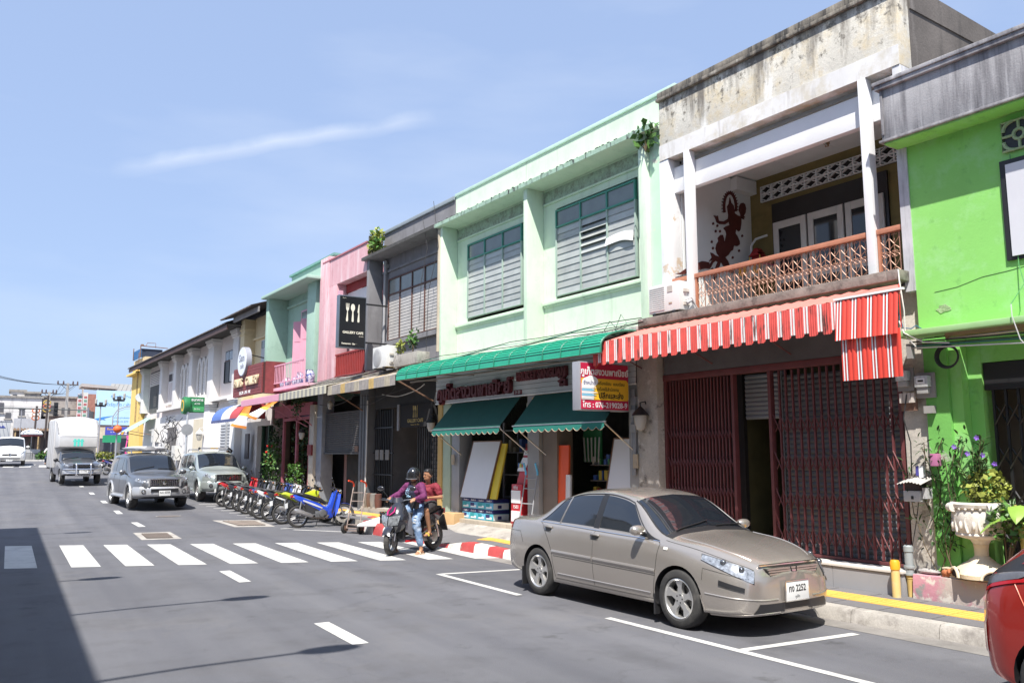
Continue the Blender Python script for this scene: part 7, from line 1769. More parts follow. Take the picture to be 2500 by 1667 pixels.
for k in range(24):
 a=2*pi*k/24;q=MB();q.ball((.29*cos(a),.29*sin(a),.785),.018,6,4);q.build('bead',URN,t)
for k in range(4):
 a=pi/2*k+.9;q=MB();q.lathe([(0,-.05),(.05,-.05),(.052,0),(.05,.05),(0,.05)],14,(0,0,0),'y');q.lathe([(.018,-.056),(.03,-.056)],12,(0,0,0),'y')
 o=q.build('scroll_handle',URN,t);o.location=(.30*cos(a),.30*sin(a),.80);o.rotation_euler=(0,0,a)
b=MB();b.lathe([(.0,.385),(.085,.38),(.075,.33),(.075,.25),(.10,.22),(.12,.19)],24);b.build('stem',URNB,t)
b=MB();prof=[(.30,.005),(.305,.05),(.27,.10),(.22,.14),(.15,.18),(.11,.22)]
rings=[]
for r_,h_ in prof:rings.append([(r_*cos(2*pi*j/40)*(1+.05*cos(8*pi*j/40)),r_*sin(2*pi*j/40)*(1+.05*cos(8*pi*j/40)),h_)for j in range(40)])
b.loft(rings);b.build('base',URNB,t)
for k in range(4):
 a=pi/2*k+pi/4+pi
 q=MB();pts=[(.11*cos(w),.01+.085*sin(w))for w in[pi*i/10 for i in range(11)]]
 q.prism(pts,'x',.20,.302);me=q.mesh('base_arch',DARK);me.transform(Matrix.Rotation(a,4,'Z'));link('base_arch',me,t)
 q=MB();q.tube([(.305,.125*cos(w),.01+.10*sin(w))for w in[pi*i/10 for i in range(11)]],.018,6);me=q.mesh('base_scroll',URNB);me.transform(Matrix.Rotation(a,4,'Z'));link('base_scroll',me,t)
t=thing('planter_tray','cream tray with plaited border under the urn','tray',L(-.08,-4.62,.425),FA)
MB().box(0,.40,-.55,.30,0,.025).build('base',URNB,t);MB().box(.012,.39,-.54,.29,.026,.1).build('wall',URNB,t,.006)
for k in range(9):
 for ph in(0,1):
  u0=.28-.09*k
  MB().tube([(.004,u0-.09*i/6,.062+(.024 if ph else-.024)*cos(pi*i/6))for i in range(7)],.008,5).build('plait',URNB,t)
MB().box(-.004,.39,-.55,.30,.1,.112).build('rim',URNB,t)
def stones(lab,loc,sc,m,rz=0,name='stone'):
 q=MB();r_=random.Random(int(sc[0]*1000));rings=[]
 for i in range(7):
  tt=pi*i/6-pi/2
  rings.append([(sc[0]*max(cos(tt),.1)*cos(2*pi*j/9)*r_.uniform(.85,1.1),sc[1]*max(cos(tt),.1)*sin(2*pi*j/9)*r_.uniform(.85,1.1),sc[2]*(1+sin(tt))*r_.uniform(.92,1.05))for j in range(9)])
 q.loft(rings);return tag(put(q.build(name,m),loc,rz),lab,'stone')
stones('flat rough stone slab on the pink plinth',L(.0,-4.12,.43),(.08,.15,.032),mat('stone_grey',(.38,.36,.35),.9,var=.2,vscale=14,bump=.4),FA)
stones('pinkish rock stacked by the lime pier',L(.12,-4.30,.43),(.1,.09,.06),mat('stone_pink',(.45,.28,.24),.9,var=.2,vscale=14,bump=.4),FA,'rock')
t=thing('toy_bird','small blue grey bird ornament perched on the rock','ornament',L(.10,-4.33,.56),FA)
b=MB();b.ball((0,0,.035),(.03,.075,.03),10,8);b.ball((0,.075,.06),.024,8,6);b.hexa([(-.02,-.05,.02),(.02,-.05,.02),(.012,-.15,.03),(-.012,-.15,.03),(-.02,-.05,.03),(.02,-.05,.03),(.012,-.15,.036),(-.012,-.15,.036)]);b.build('body',mat('bird_blue',(.28,.34,.42),.6,var=.2),t)
t=thing('terracotta_figure','little terracotta animal figure beside the tray','ornament',L(-.06,-4.36,.43),FA)
b=MB();b.ball((0,0,.045),(.05,.06,.045),10,8);b.ball((-.03,-.05,.07),.032,8,6);b.ball((-.06,-.06,.062),.016,6,4)
for y in(-.03,.03):b.tube([(-.02,y,0),(-.02,y,.04)],.014,5)
b.build('body',mat('terracotta',(.40,.14,.06),.8,var=.15),t)
t=thing('flowering_plant','tall leafy plant with violet flowers growing in the white urn','plant',L(.06,-4.72,1.25),FA)
b=MB()
stm=[]
for k in range(11):
 a=RND.uniform(0,2*pi);sp=RND.uniform(.06,.30);hh=RND.uniform(.45,.92)
 p=[(0,0,-.05),(sp*.3*cos(a),sp*.3*sin(a),hh*.5),(sp*cos(a),sp*sin(a),hh)];stm.append((p,hh));b.tube(p,[.010,.008,.004],5)
b.build('stems',mat('stem_green',(.10,.12,.04),.7),t)
def lance(mb,p,d,ln,wd):
 d=d.normalized();s_=d.cross(Vector((RND.uniform(-.3,.3),RND.uniform(-.3,.3),1))).normalized();up=s_.cross(d)
 a=p+d*ln*.35+up*ln*.08;c=p+d*ln*.7+up*ln*.05;e=p+d*ln-up*ln*.06
 mb._add([p,a+s_*wd,c+s_*wd*.7,e,c-s_*wd*.7,a-s_*wd],[(0,1,5),(1,2,4,5),(2,3,4)],0)
b=MB()
for(p,hh)in stm:
 for i in range(22):
  q=.25+.75*i/21;p0=Vector(p[1]).lerp(Vector(p[2]),(q-.5)*2)if q>.5 else Vector(p[0]).lerp(Vector(p[1]),q*2)
  a=i*2.4+hh*7;lance(b,p0,Vector((cos(a),sin(a),RND.uniform(.1,.9))),RND.uniform(.10,.19),.012)
b.build('leaves',mat('leaf_lance',(.06,.10,.04),.45,var=.35,vscale=12),t)
b=MB();leaves(b,(0,-.12,.22),(.26,.26,.20),230,.085);b.build('low_leaves',LEAF_Y,t)
VIO=mat('flower_violet',(.28,.12,.62),.5,var=.1)
for(dx,dy,dz)in((-.15,-.12,.80),(-.1,.02,.62),(-.12,-.16,.60),(-.2,.12,.7),(-.05,-.25,.5)):
 q=MB()
 for k in range(5):
  a=2*pi*k/5;q._add([(0,0,0),(-.008,.026*cos(a-.5),.026*sin(a-.5)),(-.012,.034*cos(a),.034*sin(a)),(-.008,.026*cos(a+.5),.026*sin(a+.5))],[(0,1,2,3)])
 o=q.build('flower',VIO,t);o.location=(dx,dy,dz)
t=thing('climbing_plant','thin dark stemmed climber trained up the lime pier','plant',L(-.05,-4.36,.44),FA)
b=MB();pts=[]
for k in range(7):
 u0=RND.uniform(-.12,.18);p=[(RND.uniform(-.05,.08),u0,0)]
 for i in range(7):p.append((p[-1][0]+RND.uniform(-.05,.05),p[-1][1]+RND.uniform(-.09,.09),p[-1][2]+RND.uniform(.14,.28)))
 b.tube(p,.006,4);pts+=p[2:]
b.build('stems',mat('stem_brown'),t)
b=MB()
for p in pts:
 for _ in range(9):lance(b,Vector(p)+Vector((RND.uniform(-.05,.05),RND.uniform(-.07,.07),RND.uniform(-.1,.1))),Vector((RND.uniform(-1,.3),RND.uniform(-1,1),RND.uniform(-.5,.7))),RND.uniform(.06,.13),.014)
b.build('leaves',LEAF_D,t)
t=thing('banana_plant','broad leaved banana plant at the right of the urn','plant',L(.0,-5.25,.45),FA)
b=MB();b.tube([(0,0,0),(0,.03,.5),(.0,.1,.85)],[.05,.04,.02],8);b.build('stem',mat('stem_banana',(.42,.36,.10),.6,var=.15),t)
for(a,ln,z0)in((1.3,.65,.7),(2.2,.6,.6),(3.4,.7,.75),(.2,.6,.55),(-1.2,.6,.8)):
 q=MB();rr=[]
 for i in range(9):
  s_=i/8;w=.11*sin(pi*min(1,s_*.95+.05))**.7;x=ln*s_*.75;z=z0+.5*s_-.62*s_*s_*.9
  rr.append([(x*cos(a)-w*sin(a),x*sin(a)+w*cos(a),z-.02),(x*cos(a),x*sin(a),z),(x*cos(a)+w*sin(a),x*sin(a)-w*cos(a),z-.02)])
 q.loft(rr,closed=False,caps=False);q.build('leaf',mat('leaf_banana',(.22,.36,.06),.45,var=.15,vscale=5),t)
shrub(L(-.05,-5.05,.45),(.2,.25,.25),260,.085,'small round leaved shrub low beside the urn',m=LEAF,stem=.4)
t=thing('cable_coil','coil of black cable hung under the lime canopy','cable',FO,FA)
for k in range(4):MB().tube([(-.10-.012*k,-4.58+(.12+.006*k)*cos(a),3.02+(.12+.006*k)*sin(a))for a in[2*pi*i/24 for i in range(24)]],.012,5,closed=True).build('loop',WIRE,t)
t=thing('overhead_cables','black and white cables running under the lime canopy','cable',FO,FA)
for(z0,z1,m_,r)in((3.22,3.18,WIRE,.010),(3.19,3.12,WIRE,.008),(3.17,3.10,mat('cable_teal',(.02,.12,.14),.5),.009),(3.15,3.0,WIRE_W,.009)):
 MB().tube([(-.25,-4.2-7*i/12,z0+(z1-z0)*i/12*2-.04*sin(pi*i/12))for i in range(13)],r,5).build('cable',m_,t)
MB().tube([(-.36,-5.45,3.5),(-.38,-5.46,3.36),(-.37,-5.52,3.1),(-.30,-5.68,2.85),(-.3,-5.72,2.75)],.006,5).build('cable',mat('hose_grey',(.5,.5,.5)),t)
MB().tube([(-.02,-5.42,5.3),(-.04,-5.43,4.6),(-.03,-5.42,4.0),(-.12,-5.5,3.75),(-.36,-5.45,3.5)],.006,5).build('cable',mat('cable_green',(.1,.3,.1),.5),t)
q=MB();q.box(-.3,-.22,-4.24,-4.18,3.02,3.2);q.build('clamp',mat('meter_board'),t)
t=thing('facade_cables','thin utility cables strung along the ledges of the mint and grey houses','cable',FO,FA)
for k in range(4):
 pts=[]
 for i in range(33):
  u=.4+15.8*i/32;pts.append((-.33-.015*k,u,4.10+.03*k-.05*abs(sin(u*1.05+k*.6))))
 MB().tube(pts,.008,4).build('cable',WIRE if k!=2 else WIRE_W,t)
for(u0,u1,z0,z1)in((9.0,12.4,3.72,3.55),(8.6,11.0,3.62,3.5),(10.2,12.6,3.66,3.3),(12.9,15.6,3.6,3.45)):
 MB().tube([(-.1+.03*sin(i),u0+(u1-u0)*i/10,z0+(z1-z0)*i/10-.16*sin(pi*i/10))for i in range(11)],.011,5).build('cable',WIRE_W if u0<9 else WIRE,t)
for(u0,z0,u1,z1)in((8.32,8.3,8.36,4.2),(8.9,8.0,8.75,5.2)):
 MB().tube([(-.06,u0,z0),(-.04,u0-.25,(z0*.7+z1*.3)),(-.12,u1+.06,(z0+z1)/2-.3),(-.2,u1,z1)],.008,4).build('cable',WIRE,t)
MB().tube([(-.25,1.2,4.08),(-.3,1.0,4.3),(-.3,.85,4.12),(-.3,1.1,4.05),(-.3,1.3,4.22),(-.3,1.45,4.07)],.006,4).build('cable',WIRE,t)
t=thing('loose_cables','white and blue cables hanging at the right end of the striped awning','cable',FO,FA)
for(pp,m_)in(([(-.26,-4.12,4.15),(-.32,-4.16,4.0),(-.36,-4.22,3.6),(-.34,-4.2,3.3),(-.3,-4.3,3.16)],WIRE_W),([(-.3,-4.1,3.9),(-.36,-4.14,3.6),(-.34,-4.18,3.4),(-.3,-4.26,3.38),(-.26,-4.3,3.42),(-.2,-4.36,3.36)],mat('cable_blue',(.05,.12,.22),.5)),([(-.28,-4.1,3.5),(-.36,-4.2,3.33),(-.3,-4.4,3.20),(-.28,-4.2-.5,3.16)],WIRE_W),([(-.05,-4.0,2.6),(-.08,-3.96,2.3),(-.06,-4.02,2.0),(-.05,-4.0,1.6)],WIRE)):
 MB().tube(pp,.008,5).build('cable',m_,t)
 #  motorcycles
def bwheel(t,x,r,w,front,spoke_m=STEEL,sport=False,th=.066):
 b=MB();b.lathe([(r-th,-w*.36),(r-th*.6,-w*.5),(r-th*.2,-w*.38),(r,0),(r-th*.2,w*.38),(r-th*.6,w*.5),(r-th,w*.36)],32,(0,0,0),'y')
 ty=b.build('wheel',RUBBER,t);ty.location=(x,0,r)
 b=MB();b.lathe([(r-th+.004,-w*.36),(r-th-.014,-w*.28),(r-th-.014,w*.28),(r-th+.004,w*.36)],32,(0,0,0),'y');b.build('rim',spoke_m,ty)
 b=MB()
 n=5 if sport else 18
 for k in range(n):
  a=2*pi*k/n
  if sport:b.tube([(.03*cos(a),0,.03*sin(a)),((r-th)*cos(a+.15),0,(r-th)*sin(a+.15))],[.024,.018],5)
  else:b.tube([(.035*cos(a),.03*(-1)**k,.035*sin(a)),((r-th-.01)*cos(a+.25*(-1)**(k//2)),0,(r-th-.01)*sin(a+.25*(-1)**(k//2)))],.0035,3)
 b.build('spokes',spoke_m if sport else mat('spoke_grey',(.25,.25,.25),.4,.7),ty)
 b=MB();b.lathe([(0,-.055),(.05,-.05),(.06,-.02),(.06,.02),(.05,.05),(0,.055)],16,(0,0,0),'y');b.build('hub',mat('hub_grey',(.13,.13,.13),.45,.6),ty)
 if front:
  b=MB();b.lathe([(.05,.06),(.11,.06),(.11,.065),(.05,.065)],20,(0,0,0),'y');b.build('brake_disc',mat('hub_grey'),ty)
 return ty
def sweep(pts,wd,side_prof=None):
 """closed body panel: side outline points (x, z) extruded to half width wd(x,z) with a pinched edge"""
 n=len(pts);cx=sum(p[0]for p in pts)/n;cz=sum(p[1]for p in pts)/n
 mb=MB();R=[]
 for(f,y)in((.80,1.0),(.97,.72),(1.0,0),(.97,-.72),(.80,-1.0)):
  R.append([(cx+(x-cx)*f,y*wd,cz+(z-cz)*f)for x,z in pts])
 mb.loft(R)
 return mb
def motorbike(label,col,accent,loc,head,lean=-9,steer=-18,style='under',mirror_m=None,group='motorcycles parked along the kerb',rimm=None,fork_gold=False,shield=False):
 t=thing('motorcycle',label,'motorcycle',loc,radians(head),group)
 t.rotation_euler=(radians(lean),0,radians(head))
 C=mat('moto_%s'%(col,),col,.25,.0,var=.02,coat=.8);A=mat('moto_%s'%(accent,),accent,.3,var=.02,coat=.5)
 wb_,r=1.24,.285
 bwheel(t,-wb_/2,r,.10,False,rimm or STEEL,style=='naked')
 F=bwheel(t,0,r,.088,True,rimm or STEEL,style=='naked')
 st=radians(steer);Rm=Matrix.Translation((wb_/2-.09,0,0))@Matrix.Rotation(st,4,'Z')@Matrix.Translation((-(wb_/2-.09),0,0))
 F.matrix_local=Rm@Matrix.Translation((wb_/2,0,r))
 def fpart(mb,name,m):
  me=mb.mesh(name,m);me.transform(Rm);return link(name,me,t)
 fk=MB()
 for y in(-.065,.065):fk.tube([(wb_/2,y,r),(wb_/2-.10,y,r+.30),(wb_/2-.17,y*.8,.80)],[.022,.020,.016],8)
 fpart(fk,'fork',mat('fork_gold',(.75,.42,.06),.3,.6)if fork_gold else mat('fork_grey',(.35,.35,.36),.35,.7))
 fd=MB();rr=[]
 for i in range(11):
  a=pi*(-.05+.72*i/10);rr.append([(wb_/2+(r+.03)*cos(a),y,r+(r+.03)*sin(a)-abs(y)*.25)for y in(-.06,-.03,0,.03,.06)])
 fd.loft(rr,closed=False,caps=False);fpart(fd,'front_fender',C)
 hb=MB();hx,hz=wb_/2-.20,.97
 hb.tube([(hx-.10,-.34,hz+.03),(hx-.04,-.22,hz+.02),(hx,-.06,hz-.02),(hx,.06,hz-.02),(hx-.04,.22,hz+.02),(hx-.10,.34,hz+.03)],.012,6)
 fpart(hb,'handlebar',STEEL)
 gr=MB()
 for y in(-1,1):
  gr.tube([(hx-.05,y*.24,hz+.022),(hx-.10,y*.35,hz+.032)],.018,8)
  gr.tube([(hx-.02,y*.22,hz+.02),(hx+.02,y*.30,hz+.02),(hx-.01,y*.38,hz+.03)],.005,4)
 fpart(gr,'grip',TRIMB)
 for y in(-1,1):
  m_=MB();m_.tube([(hx-.04,y*.20,hz+.02),(hx-.02,y*.24,hz+.14),(hx-.06,y*.31,hz+.22)],.006,5);fpart(m_,'mirror_stem',TRIMB)
  m_=MB();m_.ball((hx-.06,y*.33,hz+.25),(.018,.062,.038),10,6);fpart(m_,'mirror',mirror_m or TRIMB)
  m_=MB();m_.ball((hx-.08,y*.33,hz+.25),(.004,.054,.032),10,6);fpart(m_,'mirror_glass',mat('mirror_glass',(.35,.42,.55),.05,.9,var=0))
 ck=MB();ck.loft([[(hx+x,y*w,hz+z)for x,z,y in((.10,-.06,-1),(.13,.0,-.6),(.13,0,.6),(.10,-.06,1),(-.06,.07,1),(-.06,.07,-1))]for w,x_ in((.075,0),)]+[[(hx+x,y*w,hz+z-.05)for x,z,y in((.14,-.08,-1),(.17,-.03,-.6),(.17,-.03,.6),(.14,-.08,1),(-.07,.04,1),(-.07,.04,-1))]for w in(.11,)])
 fpart(ck,'headlamp_cowl',C if style!='naked' and not shield and col[0]>.04 else TRIMB)
 hl=MB();hl.ball((hx+.135,0,hz-.07),(.045,.085,.055),10,6);fpart(hl,'headlight',HEADL)
 for y in(-1,1):
  q=MB();q.ball((hx+.08,y*.12,hz-.06),(.03,.018,.014),8,6);fpart(q,'indicator',mat('lamp_orange',(.45,.17,.03),.2,var=.1))
 if shield:
  q=MB();q.loft([[(hx+.15,y*.16,hz-.10)for y in(-1,-.4,.4,1)],[(hx+.10,y*.17,hz+.06)for y in(-1,-.4,.4,1)],[(hx+.02,y*.13,hz+.2)for y in(-1,-.4,.4,1)]],closed=False,caps=False);fpart(q,'wind_screen',mat('screen_smoke',(.2,.22,.25),.1,var=0,alpha=.45))
 if style=='under':
  sweep([(.30,.22),(.38,.40),(.46,.58),(.53,.74),(.50,.90),(.43,.95),(.37,.80),(.28,.58),(.16,.45),(-.10,.59),(-.40,.71),(-.74,.84),(-.78,.78),(-.46,.58),(-.12,.40),(.10,.26),(.22,.20)],.10).build('body_cowl',C,t,ang=50)
  for y in(-1,1):
   q=MB();q.loft([[(.34,y*.11,.24),(.42,y*.135,.36)],[(.38,y*.11,.50),(.48,y*.14,.60)],[(.45,y*.09,.82),(.53,y*.11,.82)]],closed=False,caps=False);q.build('leg_shield',C,t)
   q=MB();q.hexa([(.25,y*.02,.36),(.27,y*.02,.36),(.27,y*.122,.34),(.25,y*.122,.34),(.415,y*.02,.88),(.44,y*.02,.88),(.44,y*.115,.88),(.415,y*.115,.88)]);q.build('inner_shield',mat('cover_dark',(.03,.03,.032),.4,var=.2),t)
   q=MB();q.prism([(-.50,.70),(-.20,.585),(.02,.48),(.0,.46),(-.24,.55),(-.50,.66)],'y',y*.106,y*.112);q.build('side_stripe',A,t)
  seat=[[(x,y*w,z+(.0 if abs(y)>.9 else.02))for y in(-1,-.5,.5,1)]+[(x,w*.9,z-.06),(x,-w*.9,z-.06)]for x,w,z in((.12,.07,.63),(.0,.11,.715),(-.18,.13,.765),(-.34,.125,.82),(-.52,.105,.865),(-.68,.06,.885))]
 else:
  sweep([(.40,.62),(.46,.86),(.30,.90),(.05,.82),(-.20,.72),(-.60,.86),(-.66,.80),(-.28,.58),(.05,.54)],.13).build('body_cowl',C,t,ang=50)
  q=MB();q.tube([(.38,0,.86),(.30,.12,.62),(.10,.14,.36),(-.20,.14,.36),(-.35,.1,.6)],.02,6);q.tube([(.38,0,.86),(.30,-.12,.62),(.10,-.14,.36),(-.20,-.14,.36),(-.35,-.1,.6)],.02,6);q.build('frame',TRIMB,t)
  seat=[[(x,y*w,z+(.0 if abs(y)>.9 else.02))for y in(-1,-.5,.5,1)]+[(x,w*.9,z-.06),(x,-w*.9,z-.06)]for x,w,z in((.05,.08,.80),(-.1,.12,.79),(-.3,.12,.82),(-.5,.10,.88),(-.64,.06,.90))]
 MB().loft(seat).build('seat',mat('seat_vinyl',(.022,.022,.024),.55,var=.1),t,ang=60)
 q=MB();q.loft([[(-.60+x,y*w,.80+z)for y in(-1,1)for x,z in((0,.02),(-.12-.02*y*0,.05))][:2]+[(-.72,w,.84),(-.60,w,.80)]for w in(.07,)]+[[(-.78,-.04,.80),(-.80,-.03,.84),(-.80,.03,.84),(-.78,.04,.80)]]);q.build('tail_cowl',C,t)
 q=MB();q.box(-.80,-.74,-.06,.06,.77,.83);q.build('tail_light',TAILR,t,.01)
 for y in(-1,1):MB().ball((-.74,y*.10,.77),(.028,.02,.016),8,5).build('indicator',mat('lamp_orange'),t)
 rf=MB();rr=[]
 for i in range(11):
  a=pi*(.42+.62*i/10);rr.append([(-wb_/2+(r+.045)*cos(a),y,r+(r+.045)*sin(a))for y in(-.07,-.035,0,.035,.07)])
 rf.loft(rr,closed=False,caps=False);rf.build('rear_fender',TRIMB,t)
 q=MB();q.hexa([(-.90,-.05,.42),(-.86,-.05,.42),(-.86,.05,.42),(-.90,.05,.42),(-.84,-.06,.70),(-.78,-.06,.72),(-.78,.06,.72),(-.84,.06,.70)]);q.build('mud_guard',TRIMB,t)
 q=MB();q.box(-.915,-.905,-.10,.10,.50,.63);q.build('number_plate',PLATEW,t)
 e=MB();e.lathe([(0,.0),(.10,.0),(.11,.03),(.11,.2),(.09,.24),(0,.24)],14,(.02,-.12,.34),'y');e.box(-.18,.16,-.10,.10,.24,.40);e.lathe([(.07,.0),(.075,.14),(.06,.2)],12,(.22,0,.34),'x')if False else None
 e.build('engine',mat('engine_metal',(.22,.22,.22),.4,.7,var=.2,vscale=15),t,.008)
 q=MB();q.tube([(.2,-.08,.30),(.1,-.13,.20),(-.2,-.15,.22),(-.32,-.16,.27)],.018,6);q.build('exhaust_pipe',mat('exhaust_dark',(.16,.13,.11),.4,.8),t)
 q=MB();q.tube([(-.28,-.16,.26),(-.34,-.165,.29),(-.70,-.175,.42),(-.76,-.175,.44)],[.030,.054,.057,.042],12);q.build('muffler',mat('muffler_metal',(.58,.56,.55),.28,.75,var=.15),t)
 q=MB();q.loft([[(-.46,-w,.66),(.02,-w,.42),(.02,-w,.30),(-.40,-w,.34),(-.46,w,.66),(.02,w,.42),(.02,w,.30),(-.40,w,.34)][k:k+4]for w,k in((.095,0),(.095,4))]);q.build('side_cover',mat('cover_dark',(.03,.03,.032),.4,var=.2),t)
 q=MB();q.box(-.60,.02,.075,.10,.24,.32);q.build('chain_case',TRIMB,t,.01)
 q=MB();q.tube([(-.50,-.10,.84),(-.78,-.09,.90),(-.80,0,.905),(-.78,.09,.90),(-.50,.10,.84)],.010,5);q.build('grab_rail',mat('fork_grey'),t)
 for y in(-.09,.09):
  q=MB();q.tube([(-wb_/2,y,r),(-wb_/2+.08,y,.66)],[.026,.020],8);q.build('shock',mat('shock_grey',(.3,.3,.3),.35,.7),t)
  q=MB();q.tube([(-wb_/2,y,r),(-.12,y*.9,.32)],.018,6);q.build('swing_arm',mat('fork_grey'),t)
 q=MB();q.tube([(-.02,.12,.30),(-.06,.24,.03+.0)],.010,5);q.build('side_stand',TRIMB,t)
 q=MB();q.tube([(.05,-.26,.27),(.05,.26,.27)],.016,6);q.build('foot_pegs',TRIMB,t)
 return t
def kerbbike(lab,col,acc,x,y,head,**k):
 h=radians(head);c=(x+.62*cos(h),y+.62*sin(h),gz(y))
 return motorbike(lab,col,acc,c,head,**k)
kerbbike('shiny blue motorcycle, nearest of the parked row, beside the red gripped trolley',(.02,.07,.52),(.5,.5,.55),6.50,21.45,1,steer=-22)
kerbbike('black and lime yellow motorcycle with gold fork and tall handlebars, second in the row',(.55,.65,.04),(.02,.02,.02),6.46,22.75,6,style='naked',fork_gold=True)
kerbbike('black and white motorcycle third in the parked row with wind screen',(.03,.03,.035),(.7,.7,.7),6.42,23.75,2,shield=True)
kerbbike('white motorcycle with blue stripe fourth in the parked row',(.62,.62,.64),(.03,.07,.4),6.42,24.85,-4)
kerbbike('silver and blue motorcycle in the middle of the parked row',(.05,.09,.30),(.6,.6,.62),6.55,25.95,4)
kerbbike('black motorcycle with orange stripe towards the far end of the row',(.02,.02,.022),(.6,.2,.03),6.55,27.1,-2)
kerbbike('grey motorcycle with red stripe standing behind the orange striped one',(.20,.20,.21),(.5,.03,.03),6.62,28.25,3)
kerbbike('dark motorcycle with white stripe second from the pale green suv',(.03,.03,.04),(.6,.6,.6),6.56,29.3,-3)
kerbbike('bright red motorcycle at the far end of the row beside the pale green suv',(.48,.015,.02),(.6,.55,.55),6.55,30.35,2,shield=False)
motorbike('blue and black motorcycle parked alone in the distance behind the grey suv',(.06,.07,.35),(.4,.4,.4),(5.2,52.8,gz(52.8)),30,group=None)if False else None
mb_=motorbike('lone dark blue motorcycle parked in the distance between truck and suv',(.05,.06,.30),(.4,.4,.4),(5.3,52.8,gz(52.8)),35)
#  the ridden scooter
SC=thing('scooter','black scooter with magenta accents carrying two people over the crossing','scooter',(6.77,14.95,0),radians(204))
BLK=mat('scooter_black',(.022,.022,.028),.2,var=.02,coat=.9);GRS=mat('scooter_grey',(.16,.16,.18),.35,var=.03);MAG=mat('scooter_magenta',(.50,.02,.16),.35,var=.02)
wb_=1.25;r=.265
bwheel(SC,-wb_/2,r,.12,False,mat('rim_dark',(.10,.10,.10),.4,.6),True,.088)
F=bwheel(SC,0,r,.11,True,mat('rim_pale',(.5,.5,.5),.35,.6),True,.085)
st=radians(20);Rm=Matrix.Translation((wb_/2-.08,0,0))@Matrix.Rotation(st,4,'Z')@Matrix.Translation((-(wb_/2-.08),0,0))
F.matrix_local=Rm@Matrix.Translation((wb_/2,0,r))
def spart(mb,name,m,ang=45):
 me=mb.mesh(name,m,ang=ang);me.transform(Rm);return link(name,me,SC)
q=MB()
for y in(-.06,.06):q.tube([(wb_/2,y,r),(wb_/2-.09,y,.56)],.022,8)
spart(q,'fork',GRS)
q=MB();rr=[]
for i in range(11):
 a=pi*(.16+.50*i/10);rr.append([(wb_/2+(r+.03)*cos(a),y,r+(r+.035)*sin(a)-abs(y)*.4)for y in(-.075,-.05,-.02,.02,.05,.075)])
q.loft(rr,closed=False,caps=False);spart(q,'front_fender',BLK)
q=MB();hx,hz=.40,1.0
q.tube([(hx-.12,-.33,hz+.02),(hx-.05,-.2,hz+.01),(hx,0,hz-.03),(hx-.05,.2,hz+.01),(hx-.12,.33,hz+.02)],.012,6);spart(q,'handlebar',STEEL)
q=MB()
for y in(-1,1):q.tube([(hx-.07,y*.23,hz+.013),(hx-.12,y*.34,hz+.022)],.019,8);q.tube([(hx-.03,y*.2,hz),(hx+.0,y*.28,hz+.0),(hx-.04,y*.37,hz+.02)],.006,4)
spart(q,'grip',TRIMB)
q=MB();q.loft([[(hx+x,y,hz+z)for x,y,z in((.08,-.06,-.04),(.08,.06,-.04),(-.02,.16,-.02),(-.10,.10,.0),(-.10,-.10,.0),(-.02,-.16,-.02))],[(hx+x,y,hz+z)for x,y,z in((.05,-.04,.05),(.05,.04,.05),(-.03,.10,.06),(-.09,.08,.06),(-.09,-.08,.06),(-.03,-.10,.06))]]);spart(q,'handlebar_cover',BLK)
for y in(-1,1):
 q=MB();q.tube([(hx-.03,y*.17,hz+.03),(hx+.0,y*.22,hz+.12),(hx-.02,y*.30,hz+.19)],.006,5);spart(q,'mirror_stem',TRIMB)
 q=MB();q.ball((hx-.01,y*.33,hz+.22),(.022,.075,.045),10,6);spart(q,'mirror',BLK)
 q=MB();q.ball((hx-.028,y*.33,hz+.22),(.008,.066,.038),10,6);spart(q,'mirror_glass',mat('mirror_glass'))
q=MB();q.loft([[(.56,-.10,.42),(.60,0,.40),(.56,.10,.42),(.46,.14,.44),(.46,-.14,.44)],[(.60,-.20,.55),(.68,0,.52),(.60,.20,.55),(.42,.24,.56),(.42,-.24,.56)],[(.57,-.22,.72),(.66,0,.72),(.57,.22,.72),(.38,.25,.74),(.38,-.25,.74)],[(.46,-.13,.90),(.52,0,.93),(.46,.13,.90),(.36,.14,.90),(.36,-.14,.90)],[(.42,-.06,.98),(.45,0,.99),(.42,.06,.98),(.36,.06,.98),(.36,-.06,.98)]]);q.build('front_cowl',BLK,SC,ang=50)
for y in(-1,1):
 q=MB();q.loft([[(.685,y*.01,.53),(.625,y*.20,.57)],[(.690,y*.01,.62),(.615,y*.225,.67)],[(.672,y*.01,.71),(.590,y*.235,.745)]],closed=False,caps=False);q.build('headlight',HEADL,SC)
 q=MB();q.tube([(.672,y*.02,.735),(.60,y*.08,.80),(.535,y*.05,.88)],[.011,.015,.009],5);q.build('accent_stripe',MAG,SC)
 q=MB();q.loft([[(.42,y*.20,.44),(.24,y*.24,.34)],[(.42,y*.23,.62),(.28,y*.26,.58)],[(.40,y*.20,.80),(.32,y*.22,.78)]],closed=False,caps=False);q.build('leg_shield',GRS,SC)
 q=MB();q.ball((.60,y*.06,.64),(.05,.045,.035),8,6);q.build('lamp_bulb',REFL,SC)
q=MB();q.loft([[(.44,-.16,.30),(.44,.16,.30),(.46,.16,.80),(.46,-.16,.80)],[(.36,-.16,.28),(.36,.16,.28),(.36,.16,.84),(.36,-.16,.84)]]);q.build('inner_shield',TRIMB,SC)
q=MB();q.box(-.22,.40,-.15,.15,.23,.30);q.build('floor_board',GRS,SC,.015)
for y in(-1,1):MB().tube([(.36,y*.165,.245),(-.1,y*.165,.25)],.02,6).build('lower_stripe',mat('scooter_red',(.55,.02,.03),.35),SC)
sweep([(-.02,.30),(.02,.46),(-.10,.66),(-.30,.72),(-.72,.82),(-.86,.80),(-.80,.70),(-.55,.52),(-.30,.34)],.15).build('rear_cowl',BLK,SC,ang=50)
